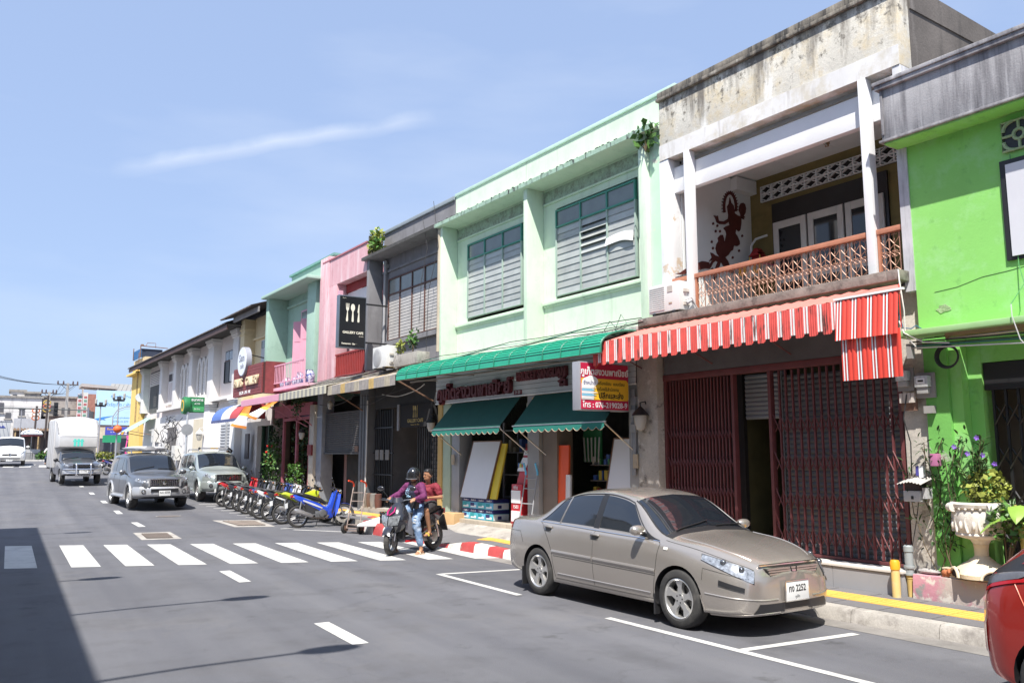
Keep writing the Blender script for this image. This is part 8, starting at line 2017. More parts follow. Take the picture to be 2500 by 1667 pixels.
for y in(-1,1):
 q=MB();q.prism([(-.15,.42),(-.20,.46),(-.62,.69),(-.60,.645)],'y',y*.135,y*.145);q.build('accent_stripe',mat('scooter_red'),SC)
MB().loft([[(x,y*w,z+(.0 if abs(y)>.9 else.02))for y in(-1,-.5,.5,1)]+[(x,w*.9,z-.06),(x,-w*.9,z-.06)]for x,w,z in((.06,.08,.72),(-.08,.13,.755),(-.32,.15,.77),(-.42,.14,.80),(-.66,.12,.83),(-.80,.07,.83))]).build('seat',mat('seat_vinyl'),SC,ang=60)
q=MB();q.box(-.90,-.84,-.08,.08,.70,.80);q.build('tail_light',TAILR,SC,.012)
q=MB();q.hexa([(-.98,-.09,.36),(-.95,-.09,.36),(-.95,.09,.36),(-.98,.09,.36),(-.88,-.07,.68),(-.82,-.07,.68),(-.82,.07,.68),(-.88,.07,.68)]);q.build('mud_guard',TRIMB,SC)
q=MB();q.box(-.50,-.15,-.13,.10,.20,.38);q.lathe([(0,.0),(.11,.0),(.12,.05),(.10,.09),(0,.09)],14,(-.45,.10,.28),'y');q.build('engine',mat('engine_metal'),SC,.01)
q=MB();q.tube([(-.3,-.14,.26),(-.45,-.17,.28),(-.85,-.18,.38)],[.03,.055,.045],12);q.build('muffler',TRIMB,SC)
q=MB();q.tube([(-wb_/2,.13,r),(-wb_/2+.1,.13,.62)],.026,8);q.build('shock',STEEL,SC)
#  people
SKIN=mat('skin_tan',(.40,.205,.115),.55,var=.06,vscale=20);SKIN2=mat('skin_brown',(.36,.175,.095),.55,var=.06,vscale=20)
HAIR=mat('hair_black',(.012,.010,.010),.5,var=.2,vscale=40)
FOLD=bpy.data.textures.new('cloth_folds','CLOUDS');FOLD.noise_scale=.07;FOLD.noise_depth=2
def fused(name,mb,m,parent,voxel=.012,smooth=5,folds=0.):
 me=bpy.data.meshes.new(name);me.from_pydata(mb.v,[],mb.f)
 bm=bmesh.new();bm.from_mesh(me);bmesh.ops.recalc_face_normals(bm,faces=bm.faces);bm.to_mesh(me);bm.free()
 o=bpy.data.objects.new(name,me);COL.objects.link(o)
 md=o.modifiers.new('r','REMESH');md.mode='VOXEL';md.voxel_size=voxel;md.use_smooth_shade=True
 sm=o.modifiers.new('s','SMOOTH');sm.iterations=smooth;sm.factor=.5
 if folds:
  dp=o.modifiers.new('f','DISPLACE');dp.texture=FOLD;dp.strength=folds;dp.mid_level=.42;dp.texture_coords='LOCAL'
 dg=bpy.context.evaluated_depsgraph_get();dg.update()
 me2=bpy.data.meshes.new_from_object(o.evaluated_get(dg));bpy.data.objects.remove(o)
 me2.materials.clear();me2.materials.append(m);me2.shade_smooth()
 return link(name,me2,parent)
def limb(mb,a,b,ra,rb,n=10):
 a,b=Vector(a),Vector(b);mid=a.lerp(b,.45)
 mb.tube([a,a.lerp(b,.2),mid,a.lerp(b,.8),b],[ra*.95,ra*1.04,(ra*.55+rb*.45)*1.05,rb*1.05,rb],n)
 mb.ball(a,ra*.98,10,8);mb.ball(b,rb*1.0,10,8)
def hand(mb,w,d,up,s=1.0):
 """palm with four curled fingers and a thumb; w wrist, d along the hand, up back of the hand"""
 w,d,up=Vector(w),Vector(d).normalized(),Vector(up).normalized();sd=d.cross(up).normalized()
 up=sd.cross(d).normalized()
 mb.tube([w,w+d*.04*s,w+d*.085*s],[.026*s,.034*s,.032*s],8)
 for i,(o,ln)in enumerate(((-.030,.062),(-.010,.074),(.010,.070),(.029,.055))):
  k=w+d*.085*s+sd*o*s
  k2=k+d*ln*.5*s-up*.012*s;k3=k2+d*ln*.18*s-up*ln*.5*s
  mb.tube([k-d*.02*s,k,k2,k3],[.010*s,.0105*s,.0095*s,.008*s],6)
 th=w+d*.03*s-sd*.03*s
 mb.tube([th,th+d*.035*s-sd*.022*s-up*.01*s,th+d*.065*s-sd*.018*s-up*.025*s],[.013*s,.012*s,.009*s],6)
def head(mb,c,fwd,up=(0,0,1),s=1.0):
 """skull, jaw, nose, ears, eye sockets and lips in one lump"""
 f=Vector(fwd).normalized();u=Vector(up);r_=f.cross(u).normalized();u=r_.cross(f).normalized();c=Vector(c)
 T_=Matrix(((f.x,r_.x,u.x,c.x),(f.y,r_.y,u.y,c.y),(f.z,r_.z,u.z,c.z),(0,0,0,1)))
 mb.T=T_
 mb.ball((-.008,0,.03),(.098*s,.076*s,.098*s),14,10);mb.ball((.028,0,-.04),(.062*s,.058*s,.072*s),12,8);mb.ball((.06*s,0,-.088*s),(.024,.026,.020),8,6)
 mb.tube([(.082*s,0,.018),(.104*s,0,-.022),(.09*s,0,-.032)],[.009,.014,.010],6)
 for y in(-1,1):
  mb.ball((-.005,y*.078*s,-.005),(.018,.010,.030),8,6);mb.ball((.075*s,y*.030,-.010),(.014,.018,.014),8,6)
 mb.ball((.087*s,0,-.056),(.012,.024,.007),8,5);mb.ball((.085*s,0,-.067),(.012,.020,.007),8,5)
 mb.T=None
 return T_
EYE=mat('eye_dark',(.02,.015,.012),.2,var=0)
def eyes(T_,parent,s=1.0):
 for y in(-1,1):
  q=MB();q.T=T_;q.ball((.083*s,y*.031,.012),(.006,.014,.007),8,6);q.build('eye',EYE,parent)
  q=MB();q.T=T_;q.tube([(.086*s,y*.014,.034),(.087*s,y*.032,.038),(.078*s,y*.050,.033)],.004,4);q.build('eyebrow',HAIR,parent)
RD=thing('person','rider in black open face helmet, purple jacket and torn blue jeans steering the scooter','person',(6.77,14.95,0),radians(204))
J=dict(pel=(-.12,0,.84),bel=(-.10,0,1.0),ch=(-.05,0,1.17),nk=(-.03,0,1.33),hd=(.0,.01,1.45))
hL,hR=(.275,.30,1.03),(.31,-.30,1.03)
SHL,SHR_=(-.05,.17,1.26),(-.05,-.17,1.26);EBL,EBR=(.02,.31,1.06),(.04,-.33,1.08)
KNL,KNR=(.24,.30,.62),(.25,-.24,.66);ANL,ANR=(.14,.36,.10),(.12,-.32,.10);HPL,HPR=(-.10,.10,.82),(-.10,-.10,.82)
b=MB()
b.tube([J['pel'],J['bel'],J['ch'],(-.04,0,1.27)],[.13,.125,.135,.10],14);b.tube([(-.04,0,1.26),J['nk'],(.0,0,1.40)],[.065,.052,.05],10)
for S_,E_,H_ in((SHL,EBL,hL),(SHR_,EBR,hR)):
 limb(b,S_,E_,.050,.040);limb(b,E_,H_,.040,.027)
 dd=(Vector(H_)-Vector(E_)).normalized();hand(b,H_,dd+Vector((0,.0,-.15)),Vector((.2,0,1)),.95)
for P_0,K_,A_ in((HPL,KNL,ANL),(HPR,KNR,ANR)):
 limb(b,P_0,K_,.085,.058);limb(b,K_,A_,.055,.036)
 A0=Vector(A_);b.tube([A0,A0+Vector((.03,0,-.05)),A0+Vector((.12,.01,-.075)),A0+Vector((.17,.015,-.08))],[.036,.038,.036,.022],8);b.ball(A0+Vector((-.03,0,-.06)),.034,8,6)
FD=Vector((.93,.36,-.08))
TH=head(b,J['hd'],FD)
fused('body',b,SKIN,RD,.010,4)
eyes(TH,RD)
b=MB();b.tube([(-.12,0,.93),(-.10,0,1.02),(-.05,0,1.17),(-.045,0,1.265)],[.155,.150,.160,.115],16);b.ball((-.05,.12,1.235),.085,10,8);b.ball((-.05,-.12,1.235),.085,10,8)
for S_,E_,H_ in((SHL,EBL,hL),(SHR_,EBR,hR)):limb(b,S_,E_,.073,.060);limb(b,E_,Vector(E_).lerp(Vector(H_),.88),.058,.042)
PURP=mat('jacket_purple',(.125,.018,.085),.8,var=.12,vscale=12,bump=.2,bscale=18)
fused('jacket',b,PURP,RD,.011,3,.035)
b=MB();b.tube([(-.055,0,.92),(-.01,0,1.02),(.05,0,1.15),(.02,0,1.27)],[.112,.115,.108,.075],14)
fused('shirt',b,mat('shirt_navy',(.025,.028,.06),.8,var=.1),RD,.012,4)
b=MB();rnd=random.Random(9)
for k in range(26):
 y=rnd.uniform(-.055,.055);z=rnd.uniform(1.05,1.21);b.ball((.152-abs(y)*.3-(abs(z-1.14))*.25,y,z),(.008,rnd.uniform(.006,.02),rnd.uniform(.006,.018)),6,4)
stuff(b.build('shirt_print',mat('print_iceblue',(.35,.55,.75),.6,var=.4,vscale=40),RD))
b=MB();b.tube([(-.13,0,.95),(-.12,0,.86),(-.10,0,.80)],[.135,.155,.145],14)
for P_0,K_,A_ in((HPL,KNL,ANL),(HPR,KNR,ANR)):limb(b,P_0,K_,.108,.078);limb(b,K_,Vector(K_).lerp(Vector(A_),.80),.077,.060)
JEAN=mat('jeans_blue',(.16,.25,.40),.85,var=.18,vscale=10,bump=.25,bscale=25,dirt=[((.46,.54,.64),7,.54,.68),((.06,.11,.22),9,.6,.72)])
fused('jeans',b,JEAN,RD,.011,3,.03)
for K_,s_ in((KNL,1),(KNR,-1)):
 for k in range(3):
  q=MB();kk=Vector(K_)+Vector((.075-.012*k,.02*s_,-.03+.05*k));q.tube([kk+Vector((0,-.035,0)),kk+Vector((.004,0,.006)),kk+Vector((-.008,.04,0))],[.004,.010,.004],5);q.build('jeans_tear',mat('tear_pale',(.62,.60,.56),.8),RD)
for A_ in(ANL,ANR):
 q=MB();A0=Vector(A_)
 q.hexa([A0+Vector(v)for v in((-.07,-.042,-.10),(.19,-.045,-.10),(.19,.05,-.10),(-.07,.042,-.10),(-.07,-.042,-.078),(.19,-.045,-.082),(.19,.05,-.082),(-.07,.042,-.078))]);q.build('sandal',mat('sandal_cream',(.52,.42,.30),.7),RD,.008)
 q=MB();q.tube([A0+Vector((.07,-.045,-.085)),A0+Vector((.075,-.02,-.035)),A0+Vector((.08,.025,-.035)),A0+Vector((.075,.05,-.085))],.016,6);q.build('sandal_strap',mat('sandal_cream'),RD)
HEL=mat('helmet_black',(.02,.021,.024),.18,var=0,coat=.9)
q=MB();q.T=TH
rings=[]
for i in range(13):
 ph=pi*.5-(pi*.66)*i/12
 rings.append([(-.015+.135*cos(ph)*cos(2*pi*j/26)*(1.02 if True else 1),.122*cos(ph)*sin(2*pi*j/26),.035+.135*sin(ph)-(0.0 if cos(2*pi*j/26)>.35 else.055*(i/12)**3))for j in range(26)])
q.loft(rings,caps=False);hm=q.build('helmet',HEL,RD,ang=70)
q=MB();q.T=TH
rr=[]
for i in range(6):
 z=.075-.115*i/5;rr.append([((.155+.012*i/5)*cos(a)-.01,(.135+.006*i/5)*sin(a),z)for a in[-.95+1.9*j/12 for j in range(13)]])
q.loft(rr,closed=False,caps=False);q.build('visor',mat('visor_smoke',(.02,.02,.022),.06,var=0,alpha=.82),hm)
q=MB();q.T=TH;q.tube([(.155*cos(a)+.008,.142*sin(a),-.042)for a in[-.95+1.9*j/12 for j in range(13)]],.006,5);q.build('visor_edge',STEEL,hm)
q=MB();q.T=TH
for y in(-1,1):q.tube([(.0,y*.10,-.03),(.03,y*.06,-.11),(.045,0,-.125)],.008,5)
q.build('chin_strap',TRIMB,hm)
q=MB();q.loft([[(.10,.10,.86),(.26,.16,.86),(.26,.30,.84),(.10,.26,.84)],[(.08,.10,.98),(.24,.16,.99),(.24,.30,.97),(.08,.26,.96)]]);tag(put(q.build('shoulder_bag',mat('bag_black',(.02,.02,.022),.5),None,.02),(6.77,14.95,0),radians(204)),'black shoulder bag resting on the thigh of the rider in purple','bag')
q=MB();q.tube([(-.04,-.10,1.32),(.06,-.05,1.24),(.105,.06,1.10),(.11,.16,.98)],.010,5);q.build('bag_strap',mat('bag_black',(.02,.02,.022)),RD)
PS_=thing('person','passenger with short black hair in a maroon t-shirt and dark shorts riding behind','person',(6.77,14.95,0),radians(204))
b=MB();px_=-.50
SL,SR=(px_+.02,.18,1.24),(px_+.02,-.18,1.24);EL_,ER_=(px_+.00,.30,1.03),(px_+.02,-.28,1.02);HL_,HR_=(px_+.24,.21,1.03),(px_+.22,-.2,1.0)
b.tube([(px_,0,.89),(px_,0,1.03),(px_+.03,0,1.18),(px_+.04,0,1.27)],[.12,.115,.125,.09],14);b.tube([(px_+.04,0,1.26),(px_+.07,.02,1.34),(px_+.09,.03,1.40)],[.058,.047,.047],10)
for S_,E_,H_ in((SL,EL_,HL_),(SR,ER_,HR_)):
 limb(b,S_,E_,.048,.038);limb(b,E_,H_,.037,.026);hand(b,H_,Vector(H_)-Vector(E_),Vector((0,0,1)),.9)
KL,KR=(px_+.42,.28,.80),(px_+.42,-.26,.80);AL_,AR_=(px_+.30,.27,.40),(px_+.30,-.27,.40)
for P_0,K_,A_ in(((px_+.03,.10,.88),KL,AL_),((px_+.03,-.10,.88),KR,AR_)):
 limb(b,P_0,K_,.082,.056);limb(b,K_,A_,.053,.034);A0=Vector(A_);b.tube([A0,A0+Vector((.03,0,-.05)),A0+Vector((.12,.01,-.075)),A0+Vector((.17,.015,-.08))],[.034,.036,.034,.022],8);b.ball(A0+Vector((-.03,0,-.055)),.032,8,6)
T2=head(b,(px_+.11,.05,1.455),Vector((.93,-.36,-.10)),s=.98)
fused('body',b,SKIN2,PS_,.010,4);eyes(T2,PS_,.98)
b=MB();b.tube([(px_,0,.92),(px_,0,1.03),(px_+.03,0,1.18),(px_+.035,0,1.275)],[.145,.138,.150,.10],16);b.ball((px_+.02,.12,1.22),.085,10,8);b.ball((px_+.02,-.12,1.22),.085,10,8)
for S_,E_ in((SL,EL_),(SR,ER_)):limb(b,S_,Vector(S_).lerp(Vector(E_),.62),.074,.068)
fused('t_shirt',b,mat('shirt_maroon',(.20,.018,.032),.8,var=.1,vscale=10,bump=.15,bscale=18),PS_,.011,3,.035)
b=MB();b.tube([(px_,0,.96),(px_+.02,0,.86)],[.135,.145],14)
for P_0,K_ in(((px_+.03,.10,.88),KL),((px_+.03,-.10,.88),KR)):limb(b,P_0,Vector(P_0).lerp(Vector(K_),.85),.105,.085)
fused('shorts',b,mat('shorts_dark',(.03,.028,.03),.85,var=.2,vscale=15),PS_,.011,3,.03)
q=MB();q.T=T2
rr=[]
for i in range(9):
 ph=pi*.5-pi*.55*i/8
 rr.append([(-.018+.098*cos(ph)*cos(2*pi*j/22),.083*cos(ph)*sin(2*pi*j/22),.040+.098*sin(ph)+(.05*(i/8)**2 if cos(2*pi*j/22)>.3 else-.03*(i/8)**2))for j in range(22)])
q.loft(rr,caps=False);q.build('hair',HAIR,PS_,ang=80)
for A_ in(AL_,AR_):
 q=MB();A0=Vector(A_);q.hexa([A0+Vector(v)for v in((-.07,-.042,-.10),(.19,-.045,-.10),(.19,.05,-.10),(-.07,.042,-.10),(-.07,-.042,-.078),(.19,-.045,-.082),(.19,.05,-.082),(-.07,.042,-.078))]);q.build('sandal',TRIMB,PS_,.008)
 q=MB();q.tube([A0+Vector((.07,-.045,-.085)),A0+Vector((.075,-.02,-.035)),A0+Vector((.08,.025,-.035)),A0+Vector((.075,.05,-.085))],.018,6);q.build('sandal_strap',mat('strap_yellow',(.5,.4,.06),.6),PS_)
PW=thing('person','dark haired woman in black clothes standing by the white wall behind the suv','person',L(-.38,24.6,sw(-.3,24.6)),radians(150))
b=MB();b.tube([(0,0,.92),(0,0,1.05),(.02,0,1.25),(.01,0,1.34)],[.13,.11,.12,.08],12);b.tube([(.01,0,1.32),(.02,0,1.44)],.048,8)
for s_ in(-1,1):
 limb(b,(0,.16*s_,1.30),(.02,.21*s_,1.05),.045,.036);limb(b,(.02,.21*s_,1.05),(.12,.19*s_,.85),.035,.025);hand(b,(.12,.19*s_,.85),(.4,0,-1),(0,s_,0),.9)
 limb(b,(0,.09*s_,.9),(.01,.10*s_,.48),.08,.05);limb(b,(.01,.10*s_,.48),(0,.10*s_,.09),.05,.034);b.tube([(0,.1*s_,.07),(.1,.1*s_,.04),(.15,.1*s_,.03)],[.036,.034,.022],8)
T3=head(b,(.03,0,1.52),(1,0,0));fused('body',b,SKIN,PW,.012,4);eyes(T3,PW)
b=MB();b.tube([(0,0,.86),(0,0,1.05),(.02,0,1.25),(.01,0,1.345)],[.15,.125,.137,.09],14)
for s_ in(-1,1):limb(b,(0,.15*s_,1.29),(.015,.19*s_,1.12),.062,.055);limb(b,(0,.09*s_,.9),(.01,.10*s_,.2),.10,.065)
fused('clothes',b,mat('clothes_black',(.02,.018,.02),.85,var=.2),PW,.014,4)
q=MB();q.T=T3;rr=[]
for i in range(9):
 ph=pi*.5-pi*.6*i/8
 rr.append([(-.022+.105*cos(ph)*cos(2*pi*j/22),.09*cos(ph)*sin(2*pi*j/22),.04+.105*sin(ph)+(.06*(i/8)**2 if cos(2*pi*j/22)>.3 else-.06*(i/8)**2))for j in range(22)])
q.loft(rr,caps=False);q.ball((-.11,0,.03),.05,8,6);q.build('hair',HAIR,PW,ang=80)
DM=motorbike('far motorcycle ridden towards us between van and pickup',(.10,.10,.11),(.5,.5,.5),(2.25,61.5,gz(61.5)),-88,lean=0,steer=0,group=None)
PD=thing('person','motorcyclist in pale shirt and dark cap riding between van and pickup truck','person',(2.25,61.5,gz(61.5)),radians(-88))
b=MB();b.tube([(-.2,0,.82),(-.18,0,1.0),(-.12,0,1.2),(-.1,0,1.3)],[.13,.12,.13,.08],12);b.tube([(-.1,0,1.28),(-.08,0,1.38)],.05,8)
for s_ in(-1,1):
 limb(b,(-.12,.17*s_,1.26),(.06,.28*s_,1.08),.048,.038);limb(b,(.06,.28*s_,1.08),(.32,.30*s_,1.02),.036,.026);hand(b,(.32,.30*s_,1.02),(1,0,0),(0,0,1),.9)
 limb(b,(-.15,.1*s_,.82),(.22,.2*s_,.66),.085,.056);limb(b,(.22,.2*s_,.66),(.06,.22*s_,.36),.052,.035);b.tube([(.06,.22*s_,.34),(.2,.22*s_,.30)],[.036,.025],8)
T4=head(b,(-.05,0,1.46),(1,0,-.05));fused('body',b,SKIN,PD,.014,4);eyes(T4,PD)
b=MB();b.tube([(-.2,0,.88),(-.18,0,1.0),(-.12,0,1.2),(-.1,0,1.31)],[.15,.14,.15,.09],14)
for s_ in(-1,1):limb(b,(-.12,.15*s_,1.25),(.06,.28*s_,1.08),.066,.055);limb(b,(.06,.28*s_,1.08),(.26,.30*s_,1.03),.05,.04)
fused('shirt',b,mat('shirt_pale',(.55,.56,.58),.85,var=.08),PD,.015,4)
b=MB();b.tube([(-.2,0,.92),(-.18,0,.8)],[.14,.15],12)
for s_ in(-1,1):limb(b,(-.15,.1*s_,.82),(.22,.2*s_,.66),.10,.075);limb(b,(.22,.2*s_,.66),(.08,.22*s_,.42),.07,.055)
fused('trousers',b,mat('trousers_blue',(.05,.07,.12),.85,var=.2),PD,.015,4)
q=MB();q.T=T4;q.ball((-.01,0,.06),(.105,.088,.085),12,8);q.box(.06,.17,-.06,.06,.05,.062);q.build('cap',mat('cap_navy',(.02,.025,.05),.8),PD)
#  the junction and the town beyond it
ZF=1.32
def farbuild(lab,x0,x1,y0,y1,z1,m,windows=(),parapet=True,name='building',cat='building'):
 t=thing(name,lab,cat,((x0+x1)/2,y0,ZF))
 w=(x1-x0)/2
 MB().box(-w,w,0,y1-y0,-.3,z1-ZF).build('wall',m,t)
 if parapet:MB().box(-w-.15,w+.15,-.15,y1-y0+.1,z1-ZF+.002,z1-ZF+.2).build('parapet',CONC_D,t)
 for(a,b_,za,zb)in windows:
  o=MB().box(a-(x0+x1)/2,b_-(x0+x1)/2,-.06,-.004,za-ZF,zb-ZF).build('window',mat('far_window',(.10,.10,.11),.4,var=.2),t)
  MB().box(a-(x0+x1)/2-.1,b_-(x0+x1)/2+.1,-.14,-.004,za-ZF-.12,za-ZF-.003).build('sill',CONC,o)
 return t
FW=mat('far_white',(.66,.64,.62),.9,var=.08,vscale=.6,dirt=[((.34,.33,.33),.8,.54,.70)],streak=((.24,.23,.22),1.5,.2,.55,.72))
FG=mat('far_grey',(.34,.32,.30),.9,var=.15,vscale=.6,dirt=((.2,.19,.18),.9,.5,.65))
farbuild('long stained white building with small windows at the far left',-14,2.6,100,112,7.75,FW,[(-1.6,-.8,6.2,7.2),(.6,1.1,5.9,6.7),(-.6,-.1,5.6,6.2),(-4,-3,5.5,6.6),(1.5,2.3,4.6,5.4)])
farbuild('white rooftop tower block with dark overhanging roof',-.3,1.05,101.5,106,8.5,FW,[(-.1,.3,7.85,8.2)])
farbuild('small rooftop room with a dark window beside the white tower',1.06,2.4,100.8,106,8.3,FG,[(1.5,2.1,7.75,8.15)])
farbuild('grey weathered building behind the tall electricity pole',2.7,6.2,103,112,8.05,FG,[(3.2,3.9,6.2,7.2),(4.6,5.4,6.0,7.0)])
farbuild('reddish house front behind the vertical sign boards',6.0,8.0,97,106,8.2,mat('far_red',(.36,.17,.13),.9,var=.2),[(6.8,7.3,5.2,6.4),(7.4,7.8,5.2,6.4)],False)
farbuild('low grey wall of sheet metal behind the stalls',.2,3.2,98,99.5,5.55,mat('far_sheet',(.42,.43,.46),.6,var=.1),(),False)
farbuild('low pale shop under the billboard',7.4,14,96.5,104,4.75,mat('far_cream',(.62,.54,.42),.85,var=.1),[(8,9.4,2.0,3.6),(10,12,2.0,3.6)],False)
farbuild('dim building filling the far side of the junction',3.0,7.4,99,104,5.9,mat('far_brown',(.26,.21,.18),.9,var=.3,vscale=.8,dirt=((.5,.46,.42),1.2,.54,.64)),[(3.4,4.3,4.2,5.2),(5.0,5.9,4.0,5.1)])
RB=thing('roofed_hall','large hall with grey ribbed metal roof above the billboard','building',(9.3,102,ZF))
MB().box(-2.4,6,0,10,-.3,6.9).build('wall',mat('far_hall',(.40,.38,.36),.9,var=.1),RB)
for k in range(14):
 x=-.6+.46*k
 MB().hexa([(x,-.3,6.9),(x+.42,-.3,6.9),(x+.42,-.3,7.0),(x,-.3,7.0),(x+1.0,4.5,8.7),(x+1.42,4.5,8.7),(x+1.42,4.5,8.8),(x+1.0,4.5,8.8)]).build('roof_sheet',mat('far_roof',(.30,.29,.27),.6,.2,var=.1),RB)
MB().prism([(-3.0,8.0),(.6,7.85),(.6,8.15),(-3.0,8.35)],'y',0,4).build('flat_roof',mat('far_roof2',(.40,.38,.36),.8),RB)
for x in(-2.9,-1.4,.4):MB().box(x,x+.15,.1,.3,6.9,7.95).build('roof_post',CONC,RB)
MB().hexa([(-.9,-.35,6.95),(-.6,-.35,6.95),(-.6,-.3,7.0),(-.9,-.3,7.0),(.3,1.2,7.7),(.6,1.2,7.7),(.6,1.2,7.8),(.3,1.2,7.8)]).build('red_ridge',mat('far_redroof',(.5,.12,.10),.7),RB)
BB=thing('billboard','pale blue billboard showing a blue airliner above the low shops','billboard',(9.2,95,0))
MB().box(-1.9,2.0,0,.2,4.95,8.5).build('panel',mat('board_paleblue',(.46,.66,.80),.6,var=.05,vscale=1.5),BB)
MB().box(-1.9,2.0,.02,.3,4.78,4.94).build('lower_beam',mat('board_darkbeam',(.12,.08,.07),.8),BB)
BBT=mat('board_text',(.12,.28,.55),.6)
text('KhunThai Travel',.34,face_camera(.6,-.01,7.9),BBT,BB);text('ทัวร์ภูเก็ต / พังงา',.42,face_camera(.4,-.01,7.05),BBT,BB);text('077 219 377',.3,face_camera(.5,-.01,5.3),BBT,BB);text('www.phukettrip',.26,face_camera(.7,-.01,5.72),BBT,BB)
q=MB();q.prism([(-1.9,5.55),(-1.2,5.75),(-.2,5.9),(-1.1,5.6),(-.9,5.45),(-1.2,5.5),(-1.9,5.35)],'y',-.02,-.004);q.build('airliner',mat('board_plane',(.06,.25,.62),.6),BB)
VS=[('tall white sign board with red writing on a house corner',5.65,(.62,.58,.58)),('tall narrow white sign board with blotched print beside it',6.15,(.60,.60,.56))]
for i,(lab,x,c_)in enumerate(VS):
 t=thing('vertical_sign',lab,'sign',(x+.2,95.5,0))
 MB().box(-.22,.22,0,.12,5.5,8.1+.15*i).build('board',mat('vs_%d'%i,c_,.6,var=.1,vscale=3),t)
 for k in range(6):MB().box(-.14,.14,-.02,-.004,5.8+.37*k,6.02+.37*k).build('glyph',mat('vs_red',(.42,.12,.12),.6)if(i+k)%2==0 else mat('vs_green',(.15,.3,.22),.6),t)
def epole(lab,x,y,h,arms,w):
 t=thing('electricity_pole',lab,'pole',(x,y,ZF))
 MB().box(-.12,.12,-.12,.12,-.3,h-ZF).build('pole',mat('pole_concrete',(.36,.34,.32),.9),t)
 for z in arms:
  MB().box(-w,w,-.06,.06,z-ZF,z-ZF+.12).build('cross_arm',mat('arm_dark',(.10,.09,.09),.8),t)
  for k in(-1,-.45,.5,.95):MB().lathe([(.0,0),(.07,.0),(.09,.12),(.05,.2),(.07,.28),(0,.34)],8,(k*w*.95,0,z-ZF+.12)).build('insulator',mat('insulator',(.10,.06,.06),.4),t)
  for s_ in(-1,1):MB().tube([(s_*w*.6,0,z-ZF),(0,0,z-ZF-.5)],.03,5).build('brace',mat('arm_dark'),t)
 return t
epole('tall electricity pole with insulators on its cross arm',4.65,95,9.1,[8.88],.95)
epole('shorter electricity pole left of the tall one',3.15,98,8.35,[8.15],.7)
EW=thing('power_lines','sagging power lines running left from the electricity poles','cable',(0,0,0))
for k in range(3):
 p0=Vector((3.9+.4*k,95,8.9));p1=Vector((-8+.2*k,62,9.7))
 MB().tube([p0.lerp(p1,i/16)-Vector((0,0,2.0*sin(pi*i/16)*.5))for i in range(17)],.018,4).build('line',WIRE,EW)
for k in range(4):
 MB().tube([(4.0+.45*k,95,8.85),(3.7+.3*k,96,8.1),(3.4,97.5,8.0)],.016,4).build('line',WIRE,EW)
for k in range(3):
 MB().tube([(-12,90+k,6.7-.2*k),(-4,91+k,6.35-.2*k),(4,92+k,6.5-.2*k)],.016,4).build('line',WIRE,EW)
TL=thing('traffic_light','traffic light on a long horizontal mast arm, seen above the truck','traffic light',(5.6,80,gz(80)))
MB().tube([(0,0,0),(0,0,4.6)],.07,8).build('post',STEEL,TL)
MB().tube([(.2,0,4.35),(-8,0,4.42)],.045,6).build('arm',mat('mast_dark',(.10,.11,.11),.5),TL)
MB().box(-2.62,-2.30,-.12,.1,3.85,4.95).build('housing',TRIMB,TL)
for k in range(3):
 q=MB();q.lathe([(0,0),(.13,0),(.14,.22),(.12,.22)],12,(-2.46,-.30,4.05+.34*k),'y');q.build('hood',TRIMB,TL)
def lamp(lab,x,y,h,double=True):
 t=thing('street_lamp',lab,'lamp',(x,y,gz(y)))
 z=h-gz(y)
 MB().lathe([(.09,0),(.07,.6),(.05,z)],8).build('post',mat('post_grey',(.36,.36,.38),.5,.3),t)
 MB().box(-.45,.45,-.05,.05,z-.12,z+.06).build('cross_bar',mat('lamp_iron',(.05,.05,.055),.5),t)
 for s_ in(-1,1):
  q=MB();q.lathe([(.06,z),(.10,z+.1),(.10,z+.18)],8,(s_*.42,0,0));q.build('lamp_base',mat('lamp_iron'),t)
  q=MB();q.lathe([(.09,z+.18),(.11,z+.55),(0,z+.62)],8,(s_*.42,0,0));q.build('lamp_glass',mat('lamp_globe'),t)
 MB().box(-.16,.16,-.25,.05,z+.06,z+.3).build('flood_light',mat('lamp_iron'),t)
 return t
lamp('twin lantern street lamp in front of the billboard edge',7.2,88,6.55)
lamp('taller twin lantern street lamp near the pink minibus',7.95,80,6.65)
t=thing('street_lamp','thin lamp post with flat T shaped top above the box truck','lamp',(.75,90,gz(90)))
MB().tube([(0,0,0),(0,0,4.75)],.04,6).build('post',mat('post_grey'),t);MB().hexa([(-.55,-.1,4.85),(.55,-.1,4.85),(.55,.1,4.85),(-.55,.1,4.85),(-.7,-.1,4.92),(.7,-.1,4.92),(.7,.1,4.92),(-.7,.1,4.92)]).build('head',mat('lamp_iron'),t);MB().tube([(-.3,0,4.85),(0,0,4.6),(.3,0,4.85)],.03,5).build('bracket',mat('lamp_iron'),t)
for i,(x,zt,zl,cols)in enumerate(((1.95,6.55,6.1,((.55,.16,.06),(.55,.40,.30))),(2.85,7.6,6.9,((.5,.35,.08),(.55,.16,.12))))):
 t=thing('decorated_pole',['short dark pole hung with orange and pink festoons','tall dark pole hung with yellow and red festoons'][i],'pole',(x,92,ZF))
 MB().tube([(0,0,0),(.05,0,zt-ZF)],.09,6).build('pole',mat('pole_dark',(.06,.045,.04),.7),t)
 for k in range(3):
  q=MB()
  q.tube([(.3*cos(a),.1,zl-ZF-.35*k+.2*sin(a))for a in[2*pi*j/12 for j in range(12)]],.06,5,closed=True);q.build('festoon',mat('fest_%d%d'%(i,k%2),cols[k%2],.7),t)
q=MB();q.ball((0,0,0),(.36,.36,.32),14,8);q.lathe([(.1,.28),(.1,.36)],8);tag(put(q.build('paper_lantern',mat('lantern_orange',(.72,.13,.03),.6)),(7.95,79.6,4.1)),'round orange paper lantern hanging on the taller lamp post','lantern')
